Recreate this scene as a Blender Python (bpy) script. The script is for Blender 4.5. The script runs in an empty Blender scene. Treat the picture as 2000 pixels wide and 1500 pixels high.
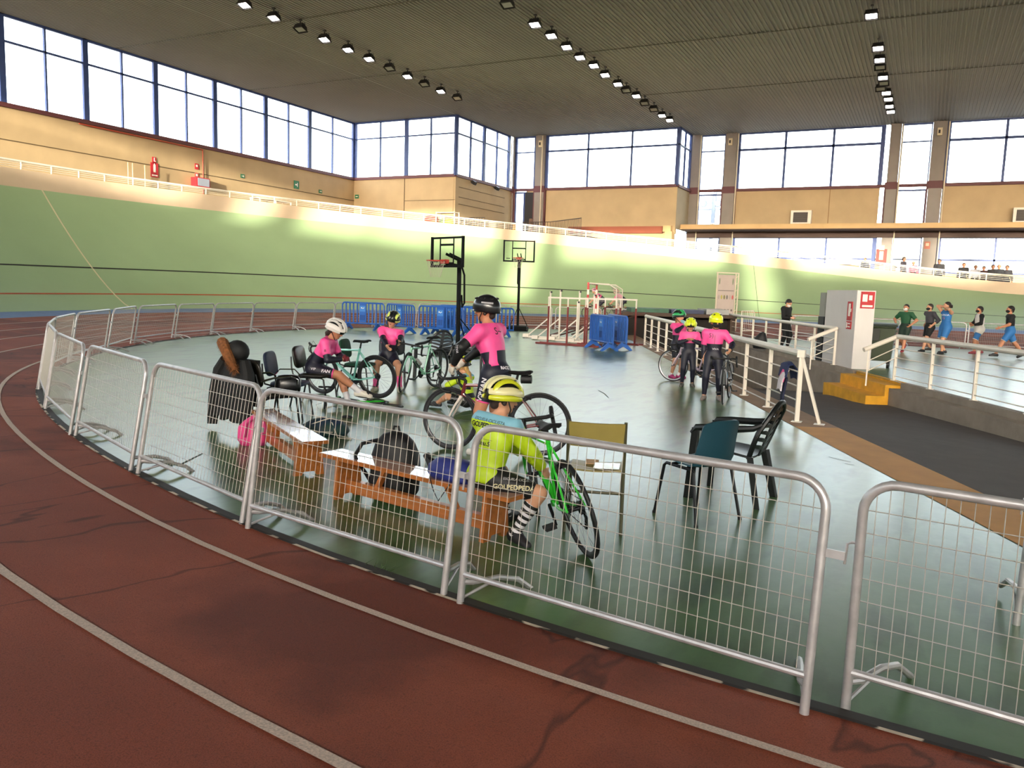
import bpy, math, random
import numpy as np
from mathutils import Vector, Matrix, Quaternion
from mathutils.geometry import tessellate_polygon
from mathutils.bvhtree import BVHTree
random.seed(7)
PI = math.pi
sc = bpy.context.scene
COL = sc.collection
V = Vector

# ------------------------------------------------------------------ camera
F_PX, PITCH, ROLL, YAW, CAM_H = 1566.86, 6.798, 1.841, 27.059, 1.75
def cam_basis():
    p, r, y = (math.radians(a) for a in (PITCH, ROLL, YAW))
    fw = V((-math.sin(y) * math.cos(p), math.cos(y) * math.cos(p), -math.sin(p)))
    rt = V((math.cos(y), math.sin(y), 0)); up = rt.cross(fw)
    return fw, rt * math.cos(r) + up * math.sin(r), up * math.cos(r) - rt * math.sin(r)
FW, RT, UP = cam_basis()
CAM = V((0, 0, CAM_H))
cd = bpy.data.cameras.new('camera'); co = bpy.data.objects.new('camera', cd); COL.objects.link(co)
cd.sensor_fit = 'HORIZONTAL'; cd.sensor_width = 36; cd.lens = F_PX / 2000 * 36; cd.clip_start = .05; cd.clip_end = 500
M = Matrix((RT, UP, -FW)).transposed().to_4x4(); M.translation = CAM; co.matrix_world = M
sc.camera = co
def ray(x, y): return FW * F_PX + RT * (x - 1000) - UP * (y - 750)
def atz(x, y, z=0.): d = ray(x, y); return CAM + d * ((z - CAM_H) / d.z)
def aty(x, y, Y): d = ray(x, y); return CAM + d * (Y / d.y)
def atx(x, y, X): d = ray(x, y); return CAM + d * (X / d.x)

# ------------------------------------------------------------------ light
SKY_K = 1.0
SUN_EL, SUN_AZ = math.radians(5.0), math.radians(16.3)
w = bpy.data.worlds.new('sky'); sc.world = w; w.use_nodes = True
bg = w.node_tree.nodes['Background']; bg.inputs[1].default_value = SKY_K
sky = w.node_tree.nodes.new('ShaderNodeTexSky'); sky.sky_type = 'NISHITA'; sky.sun_disc = False
sky.sun_elevation = math.radians(9); sky.sun_rotation = PI - SUN_AZ; sky.air_density = 1.; sky.dust_density = 2.5; sky.ozone_density = 1.
hs_ = w.node_tree.nodes.new('ShaderNodeHueSaturation'); hs_.inputs['Saturation'].default_value = .5
w.node_tree.links.new(sky.outputs[0], hs_.inputs['Color']); w.node_tree.links.new(hs_.outputs[0], bg.inputs[0])
sd = bpy.data.lights.new('sun', 'SUN'); so = bpy.data.objects.new('sun', sd); COL.objects.link(so)
sd.energy = 5.5; sd.angle = math.radians(1.1); sd.color = (1, .88, .68)
so.rotation_mode = 'QUATERNION'
so.rotation_quaternion = V((-math.sin(SUN_AZ) * math.cos(SUN_EL), math.cos(SUN_AZ) * math.cos(SUN_EL), -math.sin(SUN_EL))).to_track_quat('-Z', 'Y')
so.location = (20, -60, 30)
vs = sc.view_settings; vs.view_transform = 'Standard'; vs.look = 'None'; vs.gamma = 1; vs.use_curve_mapping = False; vs.exposure = 1.42
sc.cycles.use_denoising = True
sc.cycles.max_bounces = 8; sc.cycles.diffuse_bounces = 5; sc.cycles.glossy_bounces = 4; sc.cycles.transparent_max_bounces = 16
sc.cycles.sample_clamp_indirect = 6
sc.cycles.caustics_reflective = False; sc.cycles.caustics_refractive = False

# ------------------------------------------------------------------ materials
def lin(h):
    h = h.lstrip('#'); c = [int(h[i:i + 2], 16) / 255 for i in (0, 2, 4)]
    return tuple(x / 12.92 if x <= .04045 else ((x + .055) / 1.055) ** 2.4 for x in c)
MATS = {}
def mat(name, color, rough=.5, metal=0., var=.0, scale=6., bump=0., bscale=40., coat=0., spec=.5, stretch=None, color2=None, detail=4):
    """Principled material: base colour varied by object-space noise, with fine relief."""
    if name in MATS: return MATS[name]
    m = bpy.data.materials.new(name); m.use_nodes = True; nt = m.node_tree; b = nt.nodes['Principled BSDF']
    c = lin(color) if isinstance(color, str) else color
    b.inputs['Base Color'].default_value = (*c, 1); b.inputs['Roughness'].default_value = rough; b.inputs['Metallic'].default_value = metal
    b.inputs['Specular IOR Level'].default_value = spec; b.inputs['Coat Weight'].default_value = coat
    m.diffuse_color = (*c, 1)
    def coords():
        tc = nt.nodes.new('ShaderNodeTexCoord')
        if not stretch: return tc.outputs['Object']
        mp = nt.nodes.new('ShaderNodeMapping'); mp.inputs['Scale'].default_value = stretch
        nt.links.new(tc.outputs['Object'], mp.inputs['Vector']); return mp.outputs['Vector']
    if var > 0:
        n = nt.nodes.new('ShaderNodeTexNoise'); n.inputs['Scale'].default_value = scale; n.inputs['Detail'].default_value = detail
        nt.links.new(coords(), n.inputs['Vector'])
        r = nt.nodes.new('ShaderNodeValToRGB'); nt.links.new(n.outputs['Fac'], r.inputs['Fac'])
        c2 = lin(color2) if color2 else tuple(x * (1 - var) for x in c)
        r.color_ramp.elements[0].position = .32; r.color_ramp.elements[1].position = .68
        r.color_ramp.elements[0].color = (*c2, 1)
        r.color_ramp.elements[1].color = (*((c) if color2 else tuple(min(1, x * (1 + var)) for x in c)), 1)
        nt.links.new(r.outputs['Color'], b.inputs['Base Color'])
    if bump > 0:
        n = nt.nodes.new('ShaderNodeTexNoise'); n.inputs['Scale'].default_value = bscale; n.inputs['Detail'].default_value = 3
        nt.links.new(coords(), n.inputs['Vector'])
        bp = nt.nodes.new('ShaderNodeBump'); bp.inputs['Strength'].default_value = bump; bp.inputs['Distance'].default_value = .02
        nt.links.new(n.outputs['Fac'], bp.inputs['Height']); nt.links.new(bp.outputs['Normal'], b.inputs['Normal'])
    MATS[name] = m; return m
def emis(name, color, strength):
    if name in MATS: return MATS[name]
    m = bpy.data.materials.new(name); m.use_nodes = True; nt = m.node_tree; b = nt.nodes['Principled BSDF']
    b.inputs['Emission Color'].default_value = (*lin(color), 1); b.inputs['Emission Strength'].default_value = strength
    b.inputs['Base Color'].default_value = (*lin(color), 1); MATS[name] = m; return m
def glass(name='window_glass', tint=(.97, .985, 1), fac=.05):
    if name in MATS: return MATS[name]
    m = bpy.data.materials.new(name); m.use_nodes = True; nt = m.node_tree; nt.nodes.remove(nt.nodes['Principled BSDF'])
    t = nt.nodes.new('ShaderNodeBsdfTransparent'); t.inputs[0].default_value = (*tint, 1)
    g = nt.nodes.new('ShaderNodeBsdfGlossy'); g.inputs['Roughness'].default_value = .02
    mx = nt.nodes.new('ShaderNodeMixShader'); mx.inputs[0].default_value = fac
    nt.links.new(t.outputs[0], mx.inputs[1]); nt.links.new(g.outputs[0], mx.inputs[2])
    nt.links.new(mx.outputs[0], nt.nodes['Material Output'].inputs['Surface']); MATS[name] = m; return m
def ramp_mix(m, tex, pos, cols, coords='Object', scale=1., stretch=None, mult=False, **kw):
    """multiply or replace the base colour of m by a procedural texture through a colour ramp"""
    nt = m.node_tree; b = nt.nodes['Principled BSDF']
    tc = nt.nodes.new('ShaderNodeTexCoord'); out = tc.outputs[coords]
    if stretch:
        mp = nt.nodes.new('ShaderNodeMapping'); mp.inputs['Scale'].default_value = stretch; nt.links.new(out, mp.inputs['Vector']); out = mp.outputs['Vector']
    n = nt.nodes.new(tex)
    if 'Scale' in n.inputs: n.inputs['Scale'].default_value = scale
    for k, v_ in kw.items():
        if k in n.inputs: n.inputs[k].default_value = v_
        else: setattr(n, k, v_)
    nt.links.new(out, n.inputs['Vector'])
    r = nt.nodes.new('ShaderNodeValToRGB'); els = r.color_ramp.elements
    while len(els) < len(pos): els.new(.5)
    for e, p, c in zip(els, pos, cols): e.position = p; e.color = (*(lin(c) if isinstance(c, str) else c), 1)
    nt.links.new(n.outputs['Distance' if tex.endswith('Voronoi') else 'Fac' if 'Fac' in n.outputs else 'Color'], r.inputs['Fac'])
    mx = nt.nodes.new('ShaderNodeMix'); mx.data_type = 'RGBA'; mx.blend_type = 'MULTIPLY'; mx.inputs['Factor'].default_value = 1
    src = b.inputs['Base Color'].links[0].from_socket if b.inputs['Base Color'].links else None
    if src: nt.links.new(src, mx.inputs['A'])
    else: mx.inputs['A'].default_value = b.inputs['Base Color'].default_value
    nt.links.new(r.outputs['Color'], mx.inputs['B']); nt.links.new(mx.outputs['Result'], b.inputs['Base Color'])
    return m

# ------------------------------------------------------------------ mesh builder
class MB:
    def __init__(s): s.v = []; s.f = []; s.mi = []; s.cur = 0
    def add(s, vs, fs, mi=None):
        o = len(s.v); s.v += [tuple(x) for x in vs]
        s.f += [tuple(i + o for i in f) for f in fs]; s.mi += [s.cur if mi is None else mi] * len(fs); return s
    def box(s, c, size, R=None, mi=None, taper=1.):
        hx, hy, hz = (a / 2 for a in size); c = V(c)
        P = [V((x * hx * (taper if z > 0 else 1), y * hy * (taper if z > 0 else 1), z * hz)) for z in (-1, 1) for y in (-1, 1) for x in (-1, 1)]
        if R is not None: P = [R @ p for p in P]
        return s.add([p + c for p in P], [(0, 2, 3, 1), (4, 5, 7, 6), (0, 1, 5, 4), (2, 6, 7, 3), (0, 4, 6, 2), (1, 3, 7, 5)], mi)
    def bar(s, a, b, wd, ht, up=(0, 0, 1), mi=None):
        a, b = V(a), V(b); d = (b - a); L = d.length; d.normalize(); up = V(up)
        if abs(d.dot(up)) > .98: up = V((1, 0, 0)) if abs(d.x) < .9 else V((0, 1, 0))
        x = up.cross(d).normalized(); z = d.cross(x)
        R = Matrix((d, x, z)).transposed(); return s.box((a + b) / 2, (L, wd, ht), R, mi)
    def tube(s, pts, r, n=8, closed=False, caps=True, mi=None):
        pts = [V(p) for p in pts]; N = len(pts); rs = r if hasattr(r, '__len__') else [r] * N
        T = []
        for i in range(N):
            a = pts[i - 1] if (i > 0 or closed) else pts[i]; b = pts[(i + 1) % N] if (i < N - 1 or closed) else pts[i]
            T.append((b - a).normalized() if (b - a).length > 1e-9 else V((0, 0, 1)))
        up = V((0, 0, 1)) if abs(T[0].z) < .9 else V((1, 0, 0))
        x = up.cross(T[0]).normalized(); vs = []
        for i in range(N):
            x = (x - T[i] * x.dot(T[i]))
            x = x.normalized() if x.length > 1e-6 else T[i].orthogonal().normalized()
            y = T[i].cross(x)
            for k in range(n):
                a = 2 * PI * k / n; vs.append(pts[i] + (x * math.cos(a) + y * math.sin(a)) * rs[i])
        fs = []
        for i in range(N if closed else N - 1):
            j = (i + 1) % N
            for k in range(n): l = (k + 1) % n; fs.append((i * n + k, i * n + l, j * n + l, j * n + k))
        if caps and not closed: fs += [tuple(range(n - 1, -1, -1)), tuple((N - 1) * n + k for k in range(n))]
        return s.add(vs, fs, mi)
    def cyl(s, a, b, r0, r1=None, n=12, mi=None): return s.tube([a, b], [r0, r0 if r1 is None else r1], n, mi=mi)
    def lathe(s, prof, n=16, M=None, mi=None, cap=True):
        vs = [V((r * math.cos(2 * PI * k / n), r * math.sin(2 * PI * k / n), z)) for r, z in prof for k in range(n)]
        if M is not None: vs = [M @ v for v in vs]
        fs = [(i * n + k, i * n + (k + 1) % n, (i + 1) * n + (k + 1) % n, (i + 1) * n + k) for i in range(len(prof) - 1) for k in range(n)]
        if cap: fs += [tuple(range(n - 1, -1, -1)), tuple((len(prof) - 1) * n + k for k in range(n))]
        return s.add(vs, fs, mi)
    def grid(s, rows, mi=None, closed=False):
        nr, nc = len(rows), len(rows[0]); vs = [p for r in rows for p in r]; fs = []
        for i in range(nr - 1):
            for k in range(nc if closed else nc - 1):
                l = (k + 1) % nc; fs.append((i * nc + k, i * nc + l, (i + 1) * nc + l, (i + 1) * nc + k))
        return s.add(vs, fs, mi)
    def prism(s, poly, vec, mi=None):
        poly = [V(p) for p in poly]; vec = V(vec); n = len(poly)
        return s.add(poly + [p + vec for p in poly], [tuple(range(n - 1, -1, -1)), tuple(range(n, 2 * n))] + [(i, (i + 1) % n, n + (i + 1) % n, n + i) for i in range(n)], mi)
    def ell(s, c, r, R=None, nu=14, nv=9, mi=None):
        c = V(c); rows = []
        for i in range(nv + 1):
            t = PI * i / nv
            row = []
            for k in range(nu):
                a = 2 * PI * k / nu; p = V((r[0] * math.sin(t) * math.cos(a), r[1] * math.sin(t) * math.sin(a), -r[2] * math.cos(t)))
                row.append((R @ p if R is not None else p) + c)
            rows.append(row)
        return s.grid(rows, mi, True)
    def sheet(s, rows, th, mi=None):
        """a thick curved panel: rows of points, thickened along the local normal"""
        nr, nc = len(rows), len(rows[0]); rows = [[V(p) for p in r] for r in rows]; nrm = []
        for i in range(nr):
            for k in range(nc):
                a = rows[min(i + 1, nr - 1)][k] - rows[max(i - 1, 0)][k]; b = rows[i][min(k + 1, nc - 1)] - rows[i][max(k - 1, 0)]
                n = a.cross(b); nrm.append(n.normalized() if n.length > 1e-9 else V((0, 0, 1)))
        flat = [p for r in rows for p in r]; N = nr * nc
        vs = [p + n * th / 2 for p, n in zip(flat, nrm)] + [p - n * th / 2 for p, n in zip(flat, nrm)]; fs = []
        for i in range(nr - 1):
            for k in range(nc - 1):
                a, b, c, d = i * nc + k, i * nc + k + 1, (i + 1) * nc + k + 1, (i + 1) * nc + k
                fs += [(d, c, b, a), (a + N, b + N, c + N, d + N)]
        ring = [k for k in range(nc)] + [i * nc + nc - 1 for i in range(1, nr)] + [(nr - 1) * nc + k for k in range(nc - 2, -1, -1)] + [i * nc for i in range(nr - 2, 0, -1)]
        for i in range(len(ring)): a, b = ring[i], ring[(i + 1) % len(ring)]; fs.append((a, b, b + N, a + N))
        return s.add(vs, fs, mi)
    def build(s, name, mats, parent=None, smooth=False, sharp=.6):
        me = bpy.data.meshes.new(name); me.from_pydata([tuple(p) for p in s.v], [], s.f)
        for m in (mats if isinstance(mats, (list, tuple)) else [mats]): me.materials.append(m)
        if any(s.mi): me.polygons.foreach_set('material_index', s.mi)
        if smooth:
            me.polygons.foreach_set('use_smooth', [True] * len(me.polygons))
            try: me.set_sharp_from_angle(angle=sharp)
            except Exception: pass
        me.update()
        o = bpy.data.objects.new(name, me); COL.objects.link(o)
        if parent is not None: o.parent = parent
        return o
def tag(o, label=None, cat=None, group=None, kind=None):
    if label: o['label'] = label
    if cat: o['category'] = cat
    if group: o['group'] = group
    if kind: o['kind'] = kind
    return o
def empty(name, loc=(0, 0, 0), rz=0., label=None, cat=None, group=None):
    o = bpy.data.objects.new(name, None); COL.objects.link(o); o.location = loc; o.rotation_euler = (0, 0, rz); o.empty_display_size = .1
    return tag(o, label, cat, group)
def kids(o): return [c for c in COL.objects if c.parent == o]
def dup(o, loc=None, rz=None, label=None, group=None, parent=None):
    c = o.copy(); COL.objects.link(c)
    if parent is not None: c.parent = parent
    if loc is not None: c.location = loc
    if rz is not None: c.rotation_euler = (0, 0, rz)
    if label: c['label'] = label
    if group: c['group'] = group
    for ch in list(o.children): dup(ch, parent=c)
    return c
def struct(o): o['kind'] = 'structure'; return o
def arc(c, r, a0, a1, n, ux=V((1, 0, 0)), uy=V((0, 0, 1))):
    c = V(c); return [c + ux * (r * math.cos(a0 + (a1 - a0) * i / n)) + uy * (r * math.sin(a0 + (a1 - a0) * i / n)) for i in range(n + 1)]
def text_mesh(body, size, mats, name='lettering', parent=None, loc=(0, 0, 0), R=None, ext=.002, align='CENTER', bold=0., shear=0., sx=1.):
    cu = bpy.data.curves.new(name, 'FONT'); cu.body = body; cu.size = size; cu.align_x = align; cu.align_y = 'CENTER'; cu.extrude = ext; cu.offset = bold; cu.shear = shear; cu.resolution_u = 3
    tmp = bpy.data.objects.new('tmp', cu); COL.objects.link(tmp); dg = bpy.context.evaluated_depsgraph_get(); me = bpy.data.meshes.new_from_object(tmp.evaluated_get(dg))
    bpy.data.objects.remove(tmp); bpy.data.curves.remove(cu)
    for v in me.vertices:
        p = V((v.co.x * sx, v.co.y, v.co.z)); p = R @ p if R is not None else p; v.co = p + V(loc)
    me.materials.clear(); me.materials.append(mats); me.name = name
    o = bpy.data.objects.new(name, me); COL.objects.link(o)
    if parent is not None: o.parent = parent
    return o
def basis(x, y):
    x = V(x).normalized(); y = V(y); y = (y - x * x.dot(y)).normalized(); return Matrix((x, y, x.cross(y))).transposed()
TRACK = [
 (42.0,3.35,-0.0,-1.0,0.48,0.62,2.19,2.78,3.14),(40.0,3.35,-0.0,-1.0,0.48,0.62,2.19,2.78,3.14),(38.0,3.35,-0.0,-1.0,0.48,0.62,2.19,2.78,3.14),
 (36.0,3.35,-0.0,-1.0,0.48,0.62,2.19,2.78,3.14),(34.0,3.35,-0.0,-1.0,0.48,0.62,2.19,2.78,3.14),(32.0,3.35,-0.0,-1.0,0.48,0.62,2.19,2.78,3.14),
 (30.0,3.35,-0.0,-1.0,0.48,0.62,2.19,2.78,3.14),(28.0,3.35,-0.0,-1.0,0.48,0.62,2.19,2.78,3.14),(26.0,3.35,0.0,-1.0,0.48,0.62,2.19,2.78,3.14),
 (24.0,3.35,0.0,-1.0,0.48,0.62,2.19,2.78,3.14),(22.0,3.35,0.0,-1.0,0.48,0.62,2.19,2.78,3.14),(20.0,3.35,0.0,-1.0,0.48,0.62,2.19,2.78,3.14),
 (18.0,3.35,0.0,-1.0,0.48,0.62,2.19,2.78,3.14),(16.0,3.35,0.0,-1.0,0.48,0.62,2.19,2.78,3.14),(14.0,3.35,0.0,-1.0,0.48,0.62,2.19,2.78,3.14),
 (12.0,3.35,0.0,-1.0,0.48,0.62,2.19,2.78,3.14),(10.0,3.35,-0.001,-1.0,0.48,0.62,2.19,2.78,3.14),(8.0,3.35,-0.002,-1.0,0.48,0.62,2.19,2.78,3.14),
 (6.0,3.36,-0.005,-1.0,0.48,0.62,2.2,2.8,3.15),(4.0,3.37,-0.013,-1.0,0.48,0.61,2.26,2.86,3.21),(2.0,3.42,-0.033,-0.999,0.48,0.61,2.4,3.0,3.33),
 (0.01,3.52,-0.074,-0.997,0.48,0.6,2.59,3.19,3.51),(-1.98,3.73,-0.144,-0.99,0.47,0.59,2.8,3.39,3.73),(-3.94,4.1,-0.234,-0.972,0.47,0.57,3.01,3.6,3.96),
 (-5.85,4.66,-0.316,-0.949,0.45,0.56,3.25,3.83,4.22),(-7.72,5.36,-0.383,-0.924,0.44,0.55,3.51,4.09,4.49),(-9.54,6.18,-0.447,-0.895,0.43,0.53,3.77,4.38,4.77),
 (-11.29,7.14,-0.519,-0.855,0.41,0.5,4.03,4.67,5.04),(-12.93,8.26,-0.606,-0.796,0.38,0.47,4.28,4.94,5.3),(-14.44,9.55,-0.694,-0.72,0.35,0.44,4.51,5.17,5.55),
 (-15.8,11.01,-0.764,-0.646,0.33,0.43,4.7,5.37,5.76),(-17.02,12.59,-0.816,-0.578,0.33,0.43,4.87,5.53,5.94),(-18.1,14.26,-0.867,-0.497,0.33,0.43,5.0,5.69,6.07),
 (-18.98,16.04,-0.922,-0.388,0.34,0.45,5.1,5.85,6.19),(-19.63,17.92,-0.964,-0.266,0.35,0.46,5.16,5.96,6.27),(-20.05,19.86,-0.988,-0.153,0.37,0.46,5.19,5.99,6.32),
 (-20.25,21.84,-0.999,-0.044,0.38,0.46,5.21,5.99,6.33),(-20.21,23.83,-0.996,0.086,0.36,0.47,5.2,6.0,6.32),(-19.89,25.78,-0.968,0.249,0.35,0.47,5.18,5.99,6.29),
 (-19.23,27.63,-0.907,0.421,0.34,0.45,5.12,5.88,6.21),(-18.24,29.34,-0.817,0.576,0.33,0.44,5.01,5.71,6.09),(-16.96,30.85,-0.705,0.709,0.33,0.43,4.85,5.52,5.92),
 (-15.45,32.12,-0.578,0.816,0.34,0.43,4.65,5.31,5.7),(-13.75,33.14,-0.449,0.893,0.36,0.46,4.4,5.06,5.43),(-11.92,33.9,-0.328,0.945,0.4,0.49,4.13,4.78,5.14),
 (-10.0,34.44,-0.217,0.976,0.43,0.52,3.84,4.46,4.84),(-8.04,34.78,-0.125,0.992,0.44,0.54,3.55,4.14,4.54),(-6.05,34.95,-0.058,0.998,0.45,0.56,3.28,3.86,4.25),
 (-4.05,35.03,-0.024,1.0,0.46,0.57,3.03,3.62,3.98),(-2.05,35.06,-0.013,1.0,0.47,0.58,2.81,3.4,3.74),(-0.05,35.08,-0.008,1.0,0.48,0.6,2.6,3.19,3.52),
 (1.95,35.09,-0.004,1.0,0.48,0.61,2.41,3.0,3.34),(3.95,35.1,-0.002,1.0,0.48,0.61,2.27,2.86,3.21),(5.95,35.1,-0.0,1.0,0.48,0.62,2.2,2.8,3.15),
 (7.95,35.1,0.001,1.0,0.48,0.62,2.19,2.78,3.14),(9.95,35.1,0.001,1.0,0.48,0.62,2.19,2.78,3.14),(11.95,35.1,0.0,1.0,0.48,0.62,2.19,2.78,3.14),
 (13.95,35.1,0.0,1.0,0.48,0.62,2.19,2.78,3.14),(15.95,35.1,0.0,1.0,0.48,0.62,2.19,2.78,3.14),(17.95,35.1,0.0,1.0,0.48,0.62,2.19,2.78,3.14),
 (19.95,35.1,-0.0,1.0,0.48,0.62,2.19,2.78,3.14),(21.95,35.1,-0.0,1.0,0.48,0.62,2.19,2.78,3.14),(23.95,35.1,-0.0,1.0,0.48,0.62,2.19,2.78,3.14),
 (25.95,35.1,-0.0,1.0,0.48,0.62,2.19,2.78,3.14),(27.95,35.1,-0.0,1.0,0.48,0.62,2.19,2.78,3.14),(29.95,35.1,-0.0,1.0,0.48,0.62,2.19,2.78,3.14),
 (31.95,35.1,-0.0,1.0,0.48,0.62,2.19,2.78,3.14),(33.95,35.1,-0.0,1.0,0.48,0.62,2.19,2.78,3.14),(35.95,35.1,-0.0,1.0,0.48,0.62,2.19,2.78,3.14),
 (37.95,35.1,-0.0,1.0,0.48,0.62,2.19,2.78,3.14),(39.95,35.1,-0.0,1.0,0.48,0.62,2.19,2.78,3.14),(41.95,35.1,-0.0,1.0,0.48,0.62,2.19,2.78,3.14),
]
# ------------------------------------------------------------------ the hall
# TRACK: inner edge of the running track (x, y), outward normal, height of red edge, blue edge, bank top, parapet top, hand rail
A_RED, A_GREEN, A_TOP, A_PAR = 6.2, 7.4, 13.2, 13.6
m_red = mat('red_track', '#9b4c31', .8, var=.12, scale=1.1, bump=.25, bscale=220)
ramp_mix(m_red, 'ShaderNodeTexNoise', [.42, .5, .62], ['#c9b9b4', '#ffffff', '#ece4e2'], scale=.45, Detail=6)
ramp_mix(m_red, 'ShaderNodeTexNoise', [.492, .4985, .5015, .508], ['#ffffff', '#b3a29f', '#b3a29f', '#ffffff'], scale=.42, stretch=(1.6, .7, 1), Detail=4.5, Distortion=.6)
ramp_mix(m_red, 'ShaderNodeTexNoise', [.3, .5, .7], ['#c4bcba', '#f2eeee', '#ffffff'], scale=160, Detail=2)
m_blue = mat('blue_band', '#5b79ab', .6, var=.08, scale=2)
m_bank = mat('bank_green', '#9bb58a', .55, var=.05, scale=.35, bump=.05, bscale=3)
m_par = mat('parapet_white', '#cdb79c', .6, var=.04, scale=1)
m_line = mat('line_white', '#cbb4a4', .8, var=.22, scale=110)
m_black = mat('line_black', '#22241f', .6); m_redline = mat('line_red', '#b5532e', .6)
m_concrete = mat('concrete', '#8d8276', .85, var=.15, scale=2.5, bump=.3, bscale=30)
m_beige = mat('wall_beige', '#b09a76', .8, var=.06, scale=.8)
m_floor = mat('infield_green', '#4b6b42', .32, var=.12, scale=.9, bump=.08, bscale=7, spec=.5, coat=.22)
m_floor.node_tree.nodes['Principled BSDF'].inputs['Coat Roughness'].default_value = .2
ramp_mix(m_floor, 'ShaderNodeTexNoise', [.36, .5, .6], ['#b9c4b4', '#ffffff', '#f0f4ee'], scale=3.5, stretch=(1, .35, 1), Detail=8)
def refine(T, n=3):
    out = []
    for i in range(len(T) - 1):
        p0, p1, p2, p3 = (np.array(T[min(max(k, 0), len(T) - 1)]) for k in (i - 1, i, i + 1, i + 2))
        for k in range(n):
            t = k / n; out.append(tuple(.5 * ((2 * p1) + (p2 - p0) * t + (2 * p0 - 5 * p1 + 4 * p2 - p3) * t * t + (3 * p1 - p0 - 3 * p2 + p3) * t ** 3)))
    return out + [tuple(T[-1])]
TRACK_C = TRACK; TRACK = refine(TRACK)
N_T = len(TRACK)
def ring(o, z, i0=0, i1=None):
    return [V((t[0] + t[2] * o, t[1] + t[3] * o, z(t) if callable(z) else z)) for t in TRACK[i0:i1]]
def ribbon(name, o0, z0, o1, z1, m, n=1, lift=0., pw=1., i0=0, i1=None, parent=None):
    rows = []
    for k in range(n + 1):
        t = k / n
        rows.append([a * (1 - t) + b * t + V((0, 0, lift + ((t ** pw) - t) * (b.z - a.z))) for a, b in zip(ring(o0, z0, i0, i1), ring(o1, z1, i0, i1))])
    return struct(MB().grid(rows).build(name, m, parent, True, 1.2))
zr = lambda t: t[4]; zg = lambda t: t[5]; zt = lambda t: t[6]; zp = lambda t: t[7]; zl = lambda t: t[8]
ribbon('floor_track', .0, 0., A_RED, zr, m_red, 6)
ribbon('floor_track_blue_band', A_RED, zr, A_GREEN, zg, m_blue, 2)
ribbon('wall_bank', A_GREEN, zg, A_TOP, zt, m_bank, 12, pw=1.3)
def bank_line(name, t, wd, m):
    def z(tt): return lambda r: r[5] + (r[6] - r[5]) * tt ** 1.3
    o = lambda tt: A_GREEN + (A_TOP - A_GREEN) * tt
    d = wd / (A_TOP - A_GREEN)
    ribbon(name, o(t), z(t), o(t + d), z(t + d), m, 1, lift=.012)
bank_line('trim_1', .042, .07, m_black); bank_line('trim_2', .185, .07, m_redline); bank_line('trim_3', .42, .06, m_black)
for k, o in enumerate((.50, 1.62, 2.75, 3.85, 4.95)):
    ribbon('trim_%d' % (4 + k), o, lambda t, o=o: t[4] * o / A_RED, o + .055, lambda t, o=o: t[4] * (o + .055) / A_RED, m_line, 1, lift=.006)
ribbon('trim_9', -.02, .012, .05, .012, mat('gutter_dark', '#2c2724', .7), 1)
m_chip = mat('kerb_chipped_white', '#c8b8a4', .8, var=.2, scale=9); ramp_mix(m_chip, 'ShaderNodeTexNoise', [.5, .54], ['#2c2724', '#ffffff'], scale=5)
ribbon('trim_10', .05, .014, .075, .014, m_chip, 1)
# parapet on top of the bank, and the gallery floor behind it
rows = [ring(A_TOP, zt), ring(A_PAR, zp), ring(A_PAR + .22, zp), ring(A_PAR + .22, lambda t: t[7] - 1.1)]
struct(MB().grid(rows).build('wall_parapet', m_par, None, True, .5))
# two straight cross lines painted up the bank
m_cream = mat('line_cream', '#d9cfae', .7)
def line_at(name, i, fr, wd, m, skew=0.):
    rows = []
    for k in range(13):
        t = k / 12; o = A_GREEN + (A_TOP - A_GREEN) * t
        j = i + fr + skew * t; b = int(math.floor(j)); f = j - b
        def P(b): r = TRACK[b]; return V((r[0] + r[2] * o, r[1] + r[3] * o, r[5] + (r[6] - r[5]) * t ** 1.3))
        p = P(b).lerp(P(b + 1), f); T = (P(b + 1) - P(b)).normalized()
        rows.append([p - T * wd / 2 + V((0, 0, .014)), p + T * wd / 2 + V((0, 0, .014))])
    struct(MB().grid(rows).build(name, m, None, True))
def near_row(px, o=A_GREEN, zi=5):
    best = None
    for i in range(90, N_T - 1):
        for k in range(10):
            f = k / 10; r0, r1 = TRACK[i], TRACK[i + 1]
            P = V([(1 - f) * (r0[a] + r0[a + 2] * o) + f * (r1[a] + r1[a + 2] * o) for a in (0, 1)] + [(1 - f) * r0[zi] + f * r1[zi]]) - CAM
            if P.dot(FW) < 5: continue
            d = abs(1000 + F_PX * P.dot(RT) / P.dot(FW) - px)
            if best is None or d < best[0]: best = (d, i, f)
    return best[1], best[2]
for nm_, p0_, p1_, w_, m__ in (('trim_11', 258, 84, .07, m_cream), ('trim_12', 1485, 1471, .018, m_black)):
    LI, LF = near_row(p0_); TI, TF = near_row(p1_, A_TOP, 6); line_at(nm_, LI, LF, w_, m__, TI + TF - LI - LF)

# infield floor with the ramp cut out of it.  ramp frame: a across, u along (away and down)
RN, RD = V((.9009, .434, 0)), V((-.434, .9009, 0))
def rp(a, u, z=0.): return RN * a + RD * u + V((0, 0, z))
A0, A1, A2, U0, U1 = 4.22, 7.69, 7.95, 2.6, 33.2
outer = [V((t[0], t[1], 0)) for t in TRACK]
hole = [rp(3.62, U0), rp(A2, U0), rp(A2, U1), rp(3.62, U1)]
tri = tessellate_polygon([outer, hole]); mb = MB(); mb.add(outer + hole, [tuple(t) for t in tri])
fl = struct(mb.build('floor', m_floor))
me = fl.data
if me.polygons[0].normal.z < 0: me.flip_normals()
m_asph = mat('ramp_asphalt', '#4d4543', .85, var=.1, scale=3, bump=.3, bscale=150)
m_ochre = mat('ochre_paint', '#c08c48', .7, var=.08, scale=3); m_curbtan = mat('kerb_tan', '#927458', .8, var=.12, scale=3)
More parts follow.
